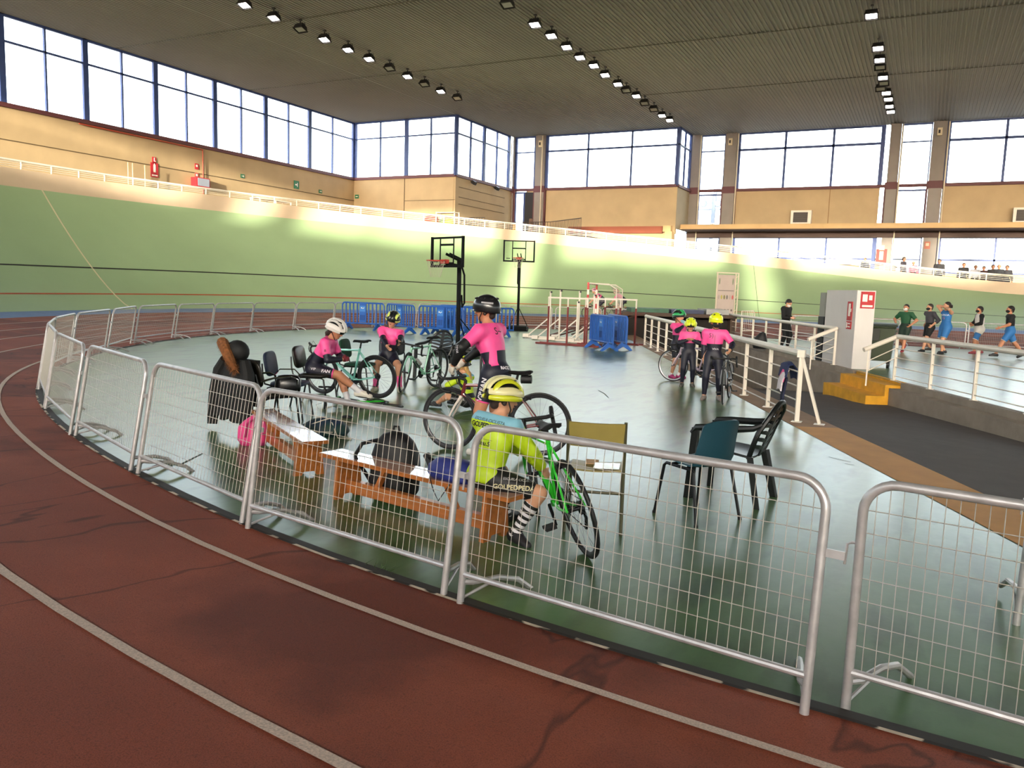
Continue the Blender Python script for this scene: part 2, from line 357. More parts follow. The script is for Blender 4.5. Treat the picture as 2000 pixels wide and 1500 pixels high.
def zl_(u): return 0. if u < 10.6 else -.085 * (u - 10.6) if u < 30 else -1.65
def zr_(u): return -.30 - .024 * (u - 9.5) if u < 19.5 else -.54 - .105 * (u - 19.5)
us = [U0, 6, 9, 10.6, 13, 16, 18, 19.5, 22, 25, 28, 31, U1]
struct(MB().grid([[rp(A0, u, zl_(u)), rp((A0 + A1) / 2, u, (zl_(u) + zr_(u)) / 2), rp(A1, u, zr_(u))] for u in us]).build('floor_ramp', m_asph, None, True))
struct(MB().grid([[rp(3.62, u, .004), rp(A0, u, .004)] for u in (U0, 10.9)]).build('trim_13', m_ochre))
struct(MB().grid([[rp(3.62, u, .004), rp(A0, u, .004), rp(A0, u, zl_(u) - .01)] for u in (10.9, 15, 20, 25, 30, U1)]).build('trim_14', m_curbtan))
# right-hand concrete wall of the ramp: lower ledge and court kerb, in two runs either side of the steps
def kerb_run(name, u0, u1):
    us = [u0 + (u1 - u0) * k / 6 for k in range(7)]
    rows = [[rp(A1, u, zr_(u) - .02), rp(A1, u, -.12), rp(A2 - .02, u, -.12), rp(A2 - .02, u, .006), rp(A2 + .14, u, .006)] for u in us]
    mb = MB(); mb.grid(rows)
    for u in (u0, u1): mb.add([rp(A1, u, zr_(u) - .02), rp(A1, u, -.12), rp(A2 - .02, u, -.12), rp(A2 - .02, u, .006), rp(A2 + .14, u, .006), rp(A2 + .14, u, zr_(u) - .02)], [(0, 1, 2, 3, 4, 5)])
    return struct(mb.build(name, m_concrete))
kerb_run('wall_ramp_near', U0, 17.3); kerb_run('wall_ramp_far', 19.9, U1)
m_ystep = mat('step_yellow', '#dba021', .7, var=.14, scale=4)
st = empty('yellow_steps', rp(A1, 18.6), 0, 'yellow painted concrete steps from the dark ramp up to the court', 'steps')
for k, (a0, a1, z0, z1) in enumerate(((7.22, 7.62, -.62, -.30), (7.62, 8.0, -.62, -.06), (8.0, 8.07, -.5, .008))):
    mb = MB(); q = [rp(a, u) - rp(A1, 18.6) for a, u in ((a0, 17.33), (a1, 17.33), (a1, 19.86), (a0, 19.86))]
    mb.prism([p + V((0, 0, z0)) for p in q], (0, 0, z1 - z0)); mb.build('step', m_ystep, st)
# ------------------------------------------------------------------ outer walls, windows, ceiling
XL, YB1, XJ1, YB2, XJ2, YB3, XR, YN = -39.9, 50.35, -30.8, 59.3, -17.1, 62.9, 58., -24.5
YN1, YN2 = -11.95, -20.9
ZB, ZT, ZM = 9.73, 13.80, 12.62
m_frame = mat('window_frame_blue', '#354a82', .5, var=.05, scale=3); m_beam = mat('sill_beam_maroon', '#5a2f33', .6)
m_pillar = mat('pillar_grey', '#87807a', .75, var=.06, scale=1); m_pane = glass()
WIN = [0]
def window(axis, fixed, cells, zs, frame_w=.09, mull=None, depth=.14, main=.3):
    """one window: axis 'x' (along X at y=fixed) or 'y'; cells = list of mullion positions; zs = list of rail heights"""
    WIN[0] += 1; mb = MB()
    def P(a, z, o=0.): return V((a, fixed + o, z)) if axis == 'x' else V((fixed + o, a, z))
    sz = lambda da, dz: (da, depth, dz) if axis == 'x' else (depth, da, dz)
    for k, a in enumerate(cells):
        wd = main if k in (0, len(cells) - 1) else frame_w
        e_ = .012 if k == len(cells) - 1 else 0
        mb.box(P(a, (zs[0] + zs[-1]) / 2), sz(wd - 2 * e_, zs[-1] - zs[0] + e_) if not e_ else tuple(q_ + (e_ * 2 if j_ == (1 if axis == 'x' else 0) else 0) for j_, q_ in enumerate(sz(wd - 2 * e_, zs[-1] - zs[0] + e_))))
    for k, z in enumerate(zs): mb.box(P((cells[0] + cells[-1]) / 2, z), sz(abs(cells[-1] - cells[0]) + main, .11 if k in (0, len(zs) - 1) else frame_w))
    root = struct(mb.build('window_%d' % WIN[0], m_frame))
    for a, b in zip(cells, cells[1:]):
        for z0, z1 in zip(zs, zs[1:]): MB().add([P(a, z0), P(b, z0), P(b, z1), P(a, z1)], [(0, 1, 2, 3)]).build('pane', m_pane, root)
    return root
zs = [ZB, ZM, ZT]
ys = [23.91 + 4.285 * k for k in range(-8, 7)]; ys[0] = YN1; ys[-1] = YB1 - .1
for a, b in zip(ys, ys[1:]): window('y', XL, [a, (a + b) / 2, b], zs)
for a, b in ((XL + .1, -35.08), (-35.08, XJ1)): window('x', YB1, [a, (a + b) / 2, b], zs)
for a, b in ((YB1, 54.4), (54.4, 58.45)): window('y', XJ1, [a, (a + b) / 2, b], zs)
window('x', YB2, [-30.62, -28.78], zs); window('x', YB2, [-30.6, -29.62], [6.2, 9.45])
window('x', YB2, [-27.82, -24.3, -20.76, -17.2], zs, .13)
window('y', XJ2, [YB2, (YB2 + YB3) / 2 - .3, YB3 - .6], zs)
ZL0, ZL1, ZL2 = 3.75, 4.62, 6.12
def bay_y3(x0, lower=True):
    window('x', YB3, [x0, x0 + 1.8], zs, .08, main=.1); window('x', YB3, [x0, x0 + 1.75], [6.95, 9.35], .08, main=.1)
    window('x', YB3, [x0 + 2.82, x0 + 6.2, x0 + 9.5, x0 + 12.72], zs, .16)
    window('x', YB3, [x0, x0 + 1.75], [ZL0, ZL1, ZL2], .08, main=.1)
    window('x', YB3, [x0 + 2.82, x0 + 6.2, x0 + 9.5, x0 + 12.72], [ZL0, ZL1, ZL2], .12)
PER = 13.92
for k in range(5): bay_y3(-16.4 + PER * k)
# hidden side of the hall, behind and to the right of the camera: mirrored bays, some openings left out to shape the low sun

window('x', YN1, [XL + .1, -37.5, -35.08], zs); window('x', YN1, [-35.08, -33, XJ1], zs)
window('y', XJ1, [YN2 + .1, -16.4, YN1], zs); window('x', YN2, [-30.6, -28.8], zs, .1); window('x', YN2, [-27.82, -24.3, -20.76, -17.2], zs, .16)
for k in range(6):
    y0 = YN + .3 + PER * k; window('y', XR, [y0, y0 + 3.4, y0 + 6.8, y0 + 10.2, y0 + 13.6], zs, .16)
# walls: beige panels below the high windows, with the coping beam and seams
def wall(name, axis, fixed, a0, a1, z0, z1, m=m_beige, th=.3, side=1):
    mb = MB(); c = (a0 + a1) / 2; o = fixed + side * th / 2
    mb.box((c, o, (z0 + z1) / 2) if axis == 'x' else (o, c, (z0 + z1) / 2), (abs(a1 - a0), th, z1 - z0) if axis == 'x' else (th, abs(a1 - a0), z1 - z0))
    return struct(mb.build(name, m))
ZS = ZB - .06
for k in range(5):
    x0 = -16.4 + PER * k
    for lo in (zs, [6.95, 9.35])[:2 if k in (1, 2) else 1]: window('x', YN, [x0, x0 + 1.8], lo, .1)
    if k not in (1, 2): wall('wall_near_sun_block_%d' % (k + 1), 'x', YN, x0 - .05, x0 + 1.85, 6.9, ZS, side=-1)  # unseen panel added over the narrow opening to keep sun off the bank
    window('x', YN, [x0 + 2.82, x0 + 6.2, x0 + 9.5, x0 + 12.9], zs, .16)
wall('wall_left', 'y', XL, YN1, YB1 + .3, 0, ZS, side=-1)
wall('wall_back', 'x', YB1, XL, XJ1 - .15, 0, ZS); wall('wall_back_return', 'y', XJ1, YB1 + .03, YB2, 0, ZS, side=-1)
wall('wall_back_middle', 'x', YB2, -29.55, XJ2 - .01, 6.15, ZS); wall('wall_back_middle_low', 'x', YB2 + .02, -30.9, XJ2 - .1, 0, 6.2)
wall('wall_back_inner_return', 'y', XJ2, YB2 + .03, YB3, 6.6, ZS, mat('panel_grey_beige', '#a49679', .8, var=.05, scale=1), side=-1)
for k in range(5):
    x0 = -16.4 + PER * k
    wall('wall_back_right_%d' % (k + 1), 'x', YB3 + .05, x0 + 2.8, x0 + 12.75, 6.95, ZS)
    for j, (xa, xb) in enumerate(((x0 - .75, x0 - .08), (x0 + 1.86, x0 + 2.72))):
        mb = MB(); mb.box(((xa + xb) / 2, YB3 + .1, 8), (xb - xa, .7, 16)); mb.box(((xa + xb) / 2, YB3 + .09, ZB - .05), (xb - xa + .03, .72, .5), mi=1)
        for px_ in (xa - .06, xb + .06): mb.box((px_, YB3 - .1, 8.4), (.10, .2, 3.0), mi=1)
        mb.cyl((xb + .1, YB3 - .32, 0), (xb + .1, YB3 - .32, ZT), .05, n=8, mi=2)
        struct(mb.build('trim_%d' % (20 + 2 * k + j), [m_pillar, m_beam, mat('downpipe_cream', '#c9bda2', .5)]))
for j, (xa, xb) in enumerate(((-30.75, -30.66 + .02), (-28.72, -27.9))):
    mb = MB(); mb.box(((xa + xb) / 2, YB2 + .1, 8), (xb - xa, .7, 16)); mb.box(((xa + xb) / 2, YB2 + .09, ZB - .05), (xb - xa + .03, .72, .5), mi=1)
    mb.box((xa - .05, YB2 - .1, 8.2), (.12, .2, 3.0), mi=1); mb.box((xb + .07, YB2 - .1, 8.2), (.12, .2, 3.0), mi=1)
    mb.cyl((xb - .2, YB2 - .32, 4), (xb - .2, YB2 - .32, ZT), .05, n=8, mi=2)
    struct(mb.build('trim_%d' % (40 + j), [m_pillar, m_beam, mat('downpipe_cream', '#c9bda2', .5)]))
mb = MB(); mb.box((-29.2, YB2 - .06, 7.8), (.75, .2, 3.3)); struct(mb.build('trim_42', mat('shutter_black', '#1d1c1f', .6)))
wall('wall_back_right_low', 'x', YB3, XJ2 - .1, XR, 0, ZL0 - .05)
wall('wall_near', 'x', YN, XJ2, XR, 0, 6.9, side=-1)
for k in range(5): wall('wall_near_band_%d' % (k + 1), 'x', YN, -16.4 + PER * k + 1.86, -16.4 + PER * (k + 1) - .08, 6.9, ZS, side=-1)
wall('wall_near_left', 'x', YN1, XL, XJ1, 0, ZS, side=-1); wall('wall_near_middle', 'x', YN2, XJ1, XJ2, 0, ZS, side=-1); wall('wall_near_return', 'y', XJ1, YN2, YN1, 0, ZS, side=-1); wall('wall_near_inner_return', 'y', XJ2, YN, YN2, 0, ZT, side=-1); wall('wall_right', 'y', XR, YN, YB3, 0, ZS)
for k in range(6):
    x0 = -16.4 + PER * k
    for xa, xb in ((x0 - .95, x0 - .1), (x0 + 1.9, x0 + 2.72)):
        struct(MB().box(((xa + xb) / 2, YN, 7), (xb - xa, .7, 14)).build('trim_%d' % (60 + 2 * k + (xa > x0)), m_pillar))
# maroon sill beam under the high windows, wall seams
def beam(name, a, b, wd, ht, m): struct(MB().bar(a, b, wd, ht).build(name, m))
T0 = 80
for a, b in (((XL + .05, YN1, ZS), (XL + .05, YB1, ZS)), ((XL, YB1 - .05, ZS), (XJ1, YB1 - .05, ZS)), ((XJ1 + .05, YB1, ZS), (XJ1 + .05, YB2, ZS)), ((XJ1, YB2 - .05, ZS), (XJ2, YB2 - .05, ZS)), ((XJ2 + .05, YB2, ZS), (XJ2 + .05, YB3, ZS)), ((XJ2, YB3 - .08, ZS), (XR, YB3 - .08, ZS))):
    beam('trim_%d' % T0, a, b, .16, .2, m_beam); T0 += 1
m_seam = mat('seam_dark', '#5a4a32', .8)
beam('trim_%d' % T0, (XL + .02, YN1, 8.05), (XL + .02, YB1, 8.05), .03, .04, m_seam); T0 += 1
for a in (32.49, 28.21 - 8.5):
    beam('trim_%d' % T0, (XL + .02, a + 3.3, 6), (XL + .02, a + 3.3, ZS), .03, .03, mat('seam_tan', '#a98b58', .8)); T0 += 1
beam('trim_%d' % T0, (-35.2, YB1 - .02, 6), (-35.2, YB1 - .02, ZS), .04, .04, m_seam); T0 += 1
beam('trim_%d' % T0, (-35.2, YB1 - .02, 7.95), (XJ1, YB1 - .02, 7.95), .03, .03, m_seam); T0 += 1
for z in (8.9, 8.2, 7.7):
    beam('trim_%d' % T0, (XJ1 + .02, YB1 + .5, z), (XJ1 + .02, YB2 - 1.4, z), .03, .03, m_seam); T0 += 1
for x in (-6.9, 7.1, 3.7 - PER * 2 - .1): beam('trim_%d' % T0, (x, YB3 + .04, 7), (x, YB3 + .04, ZS), .05, .04, mat('seam_brown', '#8a6a42', .8)); T0 += 1
# upper gallery slab with its fascia along the right half, over the lower windows
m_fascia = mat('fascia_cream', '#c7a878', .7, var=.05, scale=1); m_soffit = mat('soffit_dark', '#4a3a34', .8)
mb = MB(); y0 = YB3 - 2.2
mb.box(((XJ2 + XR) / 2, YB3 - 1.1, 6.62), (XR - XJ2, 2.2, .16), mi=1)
mb.box(((XJ2 + XR) / 2, y0, 6.78), (XR - XJ2, .12, .34)); mb.box(((XJ2 + XR) / 2, y0 - .06, 6.9), (XR - XJ2, .06, .05)); mb.box(((XJ2 + XR) / 2, y0 - .06, 6.7), (XR - XJ2, .06, .05))
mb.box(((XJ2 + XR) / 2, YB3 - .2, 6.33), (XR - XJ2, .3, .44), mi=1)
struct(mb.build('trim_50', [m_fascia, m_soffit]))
mb = MB(); mb.box((-17.6, YB2 - .25, 6.5), (.6, .5, .45)); mb.box((-17.45, YB2 - .3, 3), (.55, .55, 6.6)); struct(mb.build('trim_51', m_fascia))
mb = MB(); mb.box((-21.8, YB2 - .15, 6.45), (7.6, .3, .5)); struct(mb.build('trim_52', mat('maroon_band', '#8c4a33', .7)))
# gallery floor from the parapet out to the walls
def wall_hit(x, y, nx, ny):
    best = 60.
    segs = [((XL, YN1), (XL, YB1)), ((XL, YB1), (XJ1, YB1)), ((XJ1, YB1), (XJ1, YB2)), ((XJ1, YB2), (XJ2, YB2)), ((XJ2, YB2), (XJ2, YB3)), ((XJ2, YB3), (XR, YB3)), ((XR, YN), (XJ2, YN)), ((XJ2, YN), (XJ2, YN2)), ((XJ2, YN2), (XJ1, YN2)), ((XJ1, YN2), (XJ1, YN1)), ((XJ1, YN1), (XL, YN1))]
    for (ax, ay), (bx, by) in segs:
        ex, ey = bx - ax, by - ay; den = nx * ey - ny * ex
        if abs(den) < 1e-9: continue
        t = ((ax - x) * ey - (ay - y) * ex) / den; s_ = ((ax - x) * ny - (ay - y) * nx) / den
        if t > 0 and -.02 <= s_ <= 1.02: best = min(best, t)
    return best
gi, go = [], []
for t in TRACK:
    x, y = t[0] + t[2] * (A_PAR + .1), t[1] + t[3] * (A_PAR + .1); h = wall_hit(x, y, t[2], t[3])
    gi.append(V((x, y, t[7] - .7))); go.append(V((x + t[2] * h, y + t[3] * h, t[7] - .7)))
struct(MB().grid([gi, go]).build('floor_gallery', mat('gallery_floor', '#a08c70', .8, var=.08, scale=1), None, True))
# ceiling: a corrugated metal deck, ribs running along Y, with cross seams
m_ceil = mat('ceiling_deck', '#8e8c88', .6, var=.07, scale=.15)
for xa_, xb_, ya_, yb_ in ((XL - .2, XJ1, YN1 - .2, YB1 + .2), (XJ1, XJ2, YN2 - .2, YB2 + .2), (XJ2, XR + .3, YN - .2, YB3 + .2)):
    xs = []; p = .20; x = xa_
    while x < xb_ - .01: xs += [(x, 0), (x + .06, .0), (x + .08, .04), (x + .18, .04)]; x += p
    xs = [(min(q_, xb_), d_) for q_, d_ in xs] + [(xb_, 0)]
    struct(MB().grid([[V((q_, yy, ZT + .055 + dz)) for q_, dz in xs] for yy in (ya_, yb_)]).build('ceiling', m_ceil))
    struct(MB().box(((xa_ + xb_) / 2, (ya_ + yb_) / 2, ZT + .5), (xb_ - xa_, yb_ - ya_, .2)).build('trim_54', mat('roof_grey', '#777777', .9)))
mb = MB()
for k in range(8): x_ = XL if 0 < k < 7 else XJ2; mb.box(((x_ + XR) / 2, -18 + 9.6 * k, ZT + .06), (XR - x_, .10, .02))
struct(mb.build('trim_53', mat('ceiling_seam', '#555246', .7)))
struct(MB().box(((XL + XR) / 2, (YN + YB3) / 2, -2.6), (400, 400, .1)).build('floor_ground_outside', mat('ground_outside', '#8f897c', .9, var=.1, scale=.05)))
# ------------------------------------------------------------------ rails, barriers, lamps, signs
m_white = mat('paint_white_metal', '#ded6c8', .45, var=.04, scale=4); m_galv = mat('galvanised_steel', '#bdbaba', .38, metal=.5, var=.12, scale=14)
m_wire = mat('wire_galvanised', '#b9b5ab', .5, metal=.2); m_blackmetal = mat('black_metal', '#17171a', .45); m_dark = mat('dark_plastic', '#141416', .5); m_redsign = mat('sign_red', '#b3202a', .5); m_signwhite = mat('sign_white', '#ece6dc', .5)
m_signgreen = mat('sign_green', '#1d6a45', .5)

def railing(label, pts, h=.97, wires=4, top_r=.052, post=(.06, .035), name='white_railing', post_z=0., plates=True):
    """tubular guard rail through pts: one top rail, a post at each point, thin wires"""
    base = V(pts[0]); root = empty(name, base, 0, label, 'railing'); L = [V(p) - base for p in pts]
    MB().tube([p + V((0, 0, h)) for p in L], top_r, 10).build('top_rail', m_white, root, True)
    for i, p in enumerate(L):
        d = (L[min(i + 1, len(L) - 1)] - L[max(i - 1, 0)]).normalized()
        mb = MB(); mb.bar(p, p + V((0, 0, h - .03)), post[0], post[1], d)
        if plates: mb.box(p + V((0, 0, .006)), (.14, .14, .012))
        mb.build('post', m_white, root)
    for k in range(wires):
        z = .10 + (h - .2) * k / max(1, wires - .2)
        MB().tube([p + V((0, 0, z)) for p in L], .011, 6).build('wire', m_white, root, True)
    return root
rl = railing('white railing along the left edge of the sunken ramp, ending in a diagonal brace', [rp(3.78, 11.32 + 1.43 * k) for k in range(12)])
b0 = rp(3.78, 11.32); e = rp(4.04, 11.15) - b0
MB().bar(V((0, 0, .97)), e + V((0, 0, .01)), .05, .035).build('brace', m_white, rl); MB().box(e + V((0, 0, .004)), (.14, .14, .01)).build('brace_plate', m_white, rl)
MB().box(V((0, 0, .97)), (.10, .12, .10)).build('end_cap', m_white, rl)
rr = railing('white railing on the court edge right of the yellow steps', [rp(8.02, 17.85 - 1.62 * k) for k in range(9)])
q = rp(7.25, 17.7) - rp(8.02, 17.85)
def hand(root, q, zb):
    MB().tube([V((0, 0, .97)), q + V((0, 0, .66))], .05, 10).build('handrail', m_white, root, True)
    p = q * .85; MB().bar(p + V((0, 0, zb)), p + V((0, 0, .70)), .03, .03).build('handrail_post', m_white, root)
    for z in (.42, .20): MB().tube([V((0, 0, z + .3)), p + V((0, 0, z))], .011, 6).build('handrail_wire', m_white, root, True)
hand(rr, q, -.13)
rf = railing('white railing on the court edge between the banner stand and the white block', [rp(8.02, 21.45 + 1.6 * k) for k in range(10)])
hand(rf, rp(7.25, 21.3) - rp(8.02, 21.45), -.13)

# parapet rail round the top of the bank
prl = empty('parapet_railing', (0, 0, 0), 0, 'long low white railing along the top of the green bank', 'railing')
ri = range(12, len(TRACK_C) - 14)
pts = [V((t[0] + t[2] * (A_PAR + .1), t[1] + t[3] * (A_PAR + .1), t[7])) for t in TRACK_C]; tops = [V((p.x, p.y, t[8])) for p, t in zip(pts, TRACK_C)]
MB().tube([tops[i] for i in ri], .045, 8).build('top_rail', m_white, prl, True)
for k in (1, 2, 3): MB().tube([pts[i].lerp(tops[i], k / 4) for i in ri], .012, 5).build('wire', m_white, prl, True)
pm = None
j_ = float(ri[0])
while j_ < ri[-1] - 1:
    i = int(j_); f = j_ - i; p, q_ = pts[i].lerp(pts[i + 1], f), tops[i].lerp(tops[i + 1], f); n = V((TRACK_C[i][2], TRACK_C[i][3], 0)); j_ += .62 / max(.5, (pts[i + 1] - pts[i]).length / 2.)
    MB().tube([p, p.lerp(q_, .6) - n * .02, q_], .03, 6).build('post', m_white, prl)

# galvanised crowd barriers with wire mesh
WB, HB = 1.87, 1.0
def make_barrier():
    root = empty('crowd_barrier')
    R = .13; x0, x1 = -WB / 2, WB / 2
    pts = [V((x0, 0, 0)), V((x0, 0, HB - R))] + arc((x0 + R, 0, HB - R), R, PI, PI / 2, 7)[1:] + arc((x1 - R, 0, HB - R), R, PI / 2, 0, 7) + [V((x1, 0, 0))]
    MB().tube(pts, .0205, 12).build('frame', m_galv, root, True)
    MB().tube([V((x0, 0, .17)), V((x1, 0, .17))], .0165, 10).build('bottom_rail', m_galv, root, True)
    mb = MB(); n = 37
    for k in range(1, n):
        x = x0 + WB * k / n; d = min(x - x0, x1 - x); zt_ = HB - (R - math.sqrt(max(0, R * R - (R - d) ** 2)) if d < R else 0)
        mb.tube([V((x, -.004, .17)), V((x, -.004, zt_))], .0019, 4, caps=False)
    w1 = mb.build('wire_mesh', m_wire, root); tag(w1, kind='stuff'); mb = MB()
    for k in range(7): z = .29 + .098 * k; mb.tube([V((x0, .002, z)), V((x1, .002, z))], .0022, 4, caps=False)
    tag(mb.build('cross_wires', m_wire, root), kind='stuff')
    for s in (-1, 1):
        x = s * (WB / 2 - .0); q = V((x - s * .05, .03, .12))
        MB().tube([V((x, .0, .125)), V((x - s * .04, .05, .125)), V((x - s * .09, .22, .135)), V((x - s * .13, .36, .11)), V((x - s * .17, .50, .02))], .0165, 8).build('foot', m_galv, root, True)
        MB().tube([V((x, 0, .03)), V((x - s * .08, .2, .12))], .009, 6).build('foot_brace', m_galv, root, True)
    MB().box((x1 + .045, 0, .70), (.10, .012, .035)).build('coupling_plate', m_galv, root)
    MB().tube([V((x0, 0, .73)), V((x0 - .03, 0, .73)), V((x0 - .05, 0, .72)), V((x0 - .055, 0, .63))], .006, 6).build('coupling_hook', m_galv, root, True)
    return root
def place_barrier(o, a, b, lean):
    a, b = V(a), V(b); m = (a + b) / 2; d = b - a; o.location = (m.x, m.y, 0); o.rotation_mode = 'XYZ'
    o.rotation_euler = (-lean, 0, math.atan2(d.y, d.x)); o.scale = (d.length / WB, 1, 1)
proto = make_barrier()
near = [((-2.17, 3.70), (-.32, 3.43), .11, 'galvanised mesh barrier in front of the teal chair and green bike'),
        ((-4.14, 4.07), (-2.31, 3.75), .13, 'galvanised mesh barrier in front of the wooden bench with the backpack'),
        ((-6.11, 4.71), (-4.26, 4.13), .17, 'galvanised mesh barrier in front of the black coat on a chair'),
        ((-8.10, 5.48), (-6.26, 4.75), .17, 'fourth galvanised mesh barrier of the near row, counting left from the gap'),
        ((-10.02, 6.38), (-8.22, 5.50), .17, 'fifth galvanised mesh barrier of the near row, counting left from the gap'),
        ((-.17, 3.58), (1.68, 3.30), .02, 'galvanised mesh barrier at the right edge, apart from the row by a gap'),
        ((.58, 5.06), (2.3, 5.8), -.05, 'galvanised barrier standing behind the rightmost front one, turned away')]
arcn = [((-11.8, 7.42), (-10.15, 6.45)), ((-13.45, 8.6), (-11.95, 7.5)), ((-14.95, 10.0), (-13.6, 8.7)), ((-16.55, 11.95), (-15.1, 10.15)), ((-18.2, 13.9), (-16.65, 12.1)),
        ((-19.31, 16.1), (-18.25, 14.05)), ((-19.85, 18.0), (-19.3, 16.2)), ((-20.35, 20.16), (-19.9, 18.1)), ((-20.45, 22.34), (-20.38, 20.25)), ((-20.35, 24.4), (-20.47, 22.45))]
arcf = [((-19.95, 26.4), (-20.33, 24.5)), ((-19.05, 28.2), (-19.9, 26.5)), ((-17.9, 29.9), (-19.0, 28.3)), ((-16.4, 31.3), (-17.8, 30.0)), ((-14.75, 32.5), (-16.3, 31.4)), ((-12.8, 33.5), (-14.6, 32.6)), ((-10.75, 34.2), (-12.7, 33.55))]
crt = [((-2.95, 35.3), (-5.0, 35.25)), ((-.9, 35.3), (-2.85, 35.3)), ((1.4, 35.35), (-.75, 35.3)), ((3.7, 35.3), (1.5, 35.35)), ((6.0, 35.3), (3.85, 35.3))]
first = True
def put(a, b, lean, label, group):
    global first
    o = proto if first else dup(proto); first = False
    o['label'] = label; o['category'] = 'barrier'; o['group'] = group; place_barrier(o, a, b, lean)
for a, b, l, lab in near: put(a, b, l, lab, 'mesh barriers along the front of the infield')
ORD = ('first', 'second', 'third', 'fourth', 'fifth', 'sixth', 'seventh', 'eighth', 'ninth', 'tenth', 'eleventh')
for i, (a, b) in enumerate(arcn): put(a, b, .17, '%s galvanised mesh barrier of the left curve, counted from the near left tip' % ORD[i], 'mesh barriers round the left curve')
for i, (a, b) in enumerate(arcf): put(a, b, .1, '%s galvanised mesh barrier from the left, behind the blue barriers and hoops' % ORD[i], 'mesh barriers at the far curve')
for i, (a, b) in enumerate(crt): put(a, b, .0, '%s galvanised mesh barrier from the left, behind the court players' % ORD[i], 'mesh barriers behind the court')

# floodlights under the ceiling
m_lens = emis('floodlight_lens', '#fff1e6', 8.); m_lensoff = mat('floodlight_lens_off', '#9a9c98', .2)
def make_flood(on):
    root = empty('floodlight'); R = Matrix.Rotation(math.radians(-17), 3, 'X'); z = -.42
    mb = MB(); mb.box((0, 0, -.03), (.16, .16, .06)); mb.bar((0, 0, -.03), (0, 0, -.2), .05, .05)
    mb.bar((-.34, 0, -.2), (.34, 0, -.2), .04, .012); mb.bar((-.34, 0, -.2), (-.34, 0, z), .04, .012); mb.bar((.34, 0, -.2), (.34, 0, z), .04, .012); mb.build('bracket', m_blackmetal, root)
    mb = MB(); prof = [(-.31, .12), (.31, .12), (.34, -.10), (-.34, -.10)]
    for s in ((.64, .50, .60, .44),): pass
    top = [V((x * .28, y * .2, .14)) for x, y in ((-1, -1), (1, -1), (1, 1), (-1, 1))]; bot = [V((x * .34, y * .26, -.10)) for x, y in ((-1, -1), (1, -1), (1, 1), (-1, 1))]
    mb.add([R @ p + V((0, 0, z)) for p in top + bot], [(0, 1, 2, 3), (0, 4, 5, 1), (1, 5, 6, 2), (2, 6, 7, 3), (3, 7, 4, 0)])
    for k in range(5): mb.box(R @ V((-.2 + .1 * k, 0, .17)) + V((0, 0, z)), (.015, .34, .08), R)
    for s in (-1, 1): mb.box(R @ V((s * .345, 0, -.10)) + V((0, 0, z)), (.03, .56, .05), R)
    for s in (-1, 1): mb.box(R @ V((0, s * .265, -.10)) + V((0, 0, z)), (.66, .03, .05), R)
    mb.build('housing', m_blackmetal, root)
    MB().box(R @ V((0, 0, -.09)) + V((0, 0, z)), (.54, .38, .012), R).build('lens', m_lens if on else m_lensoff, root)
    return root
rows_f = [('left', [(478, 12, 1), (535, 37, 1), (587, 59, 0), (634, 79, 1), (680, 99, 1), (721, 117, 1), (761, 135, 0), (796, 151, 1), (829, 166, 0), (861, 180, 1), (893, 193, 0)]),
          ('middle', [(991, 11, 0), (1045, 50, 1), (1077, 72, 1), (1107, 94, 1), (1133, 114, 1), (1160, 130, 1), (1182, 148, 1), (1207, 166, 1), (1223, 178, 0), (1243, 189, 1), (1259, 203, 0), (1277, 215, 0), (1293, 227, 1), (1308, 236, 1)]),
          ('right', [(1702, 33, 1), (1715, 96, 1), (1718, 119, 1), (1719, 133, 0), (1724.5, 153, 1), (1726, 164, 0), (1720, 175, 0), (1731, 183, 1), (1735, 195, 1), (1737, 209, 1), (1739.6, 219.5, 1)])]
protos = {}
for side, L in rows_f:
    cnt = [0, 0]
    for x, y, on in L:
        cnt[on] += 1
        P = atz(x, y, ZT - .42); lab = '%s %s floodlight from the near end of the %s ceiling row' % (ORD[cnt[on] - 1], 'lit' if on else 'unlit', side)
        if on not in protos: protos[on] = make_flood(on); o = protos[on]
        else: o = dup(protos[on])
        o.location = (P.x, P.y, ZT + .055); o.scale = (.78, .78, .9); o['label'] = lab; o['category'] = 'floodlight'; o['group'] = '%s floodlights in the %s ceiling row' % ('lit' if on else 'unlit', side)

# wall furniture
def plate(name, c, wx, h, axis, m, label, cat, th=.03, group=None):
    mb = MB(); mb.box((0, 0, 0), (wx, th, h) if axis == 'x' else (th, wx, h)); o = mb.build(name, m); o.location = c; return tag(o, label, cat, group)
def pict(root, axis, items, m, s=1):
    for x, z, w_, h_ in items:
        MB().box((x, -.022, z) if axis == 'x' else (.022 * s, x, z), (w_, .012, h_) if axis == 'x' else (.012, w_, h_)).build('symbol', m, root)
XW = XL + .03
P = atx(301, 313, XW); o = plate('fire_sign', P, .26, .36, 'y', m_redsign, 'small red fire bell sign above the hose sign on the left wall', 'sign'); pict(o, 'y', [(0, .04, .05, .2), (.05, -.05, .1, .04)], m_signwhite)
P = atx(301.5, 332, XW); o = plate('fire_sign', P, .5, .8, 'y', m_redsign, 'large red extinguisher sign with white cylinder on the left wall', 'sign'); pict(o, 'y', [(0, .08, .14, .42), (.0, .32, .05, .08), (0, -.3, .36, .07)], m_signwhite)
P = atx(384, 325, XW); o = plate('fire_sign', P, .26, .34, 'y', m_redsign, 'upper small red sign above the red hose cabinet', 'sign'); pict(o, 'y', [(0, .03, .12, .12)], m_signwhite)
P = atx(384, 343, XW); o = plate('fire_sign', P, .26, .34, 'y', mat('sign_red_faded', '#a8514a', .6), 'lower faded red sign just above the red hose cabinet', 'sign'); pict(o, 'y', [(0, .03, .12, .12)], m_signwhite)
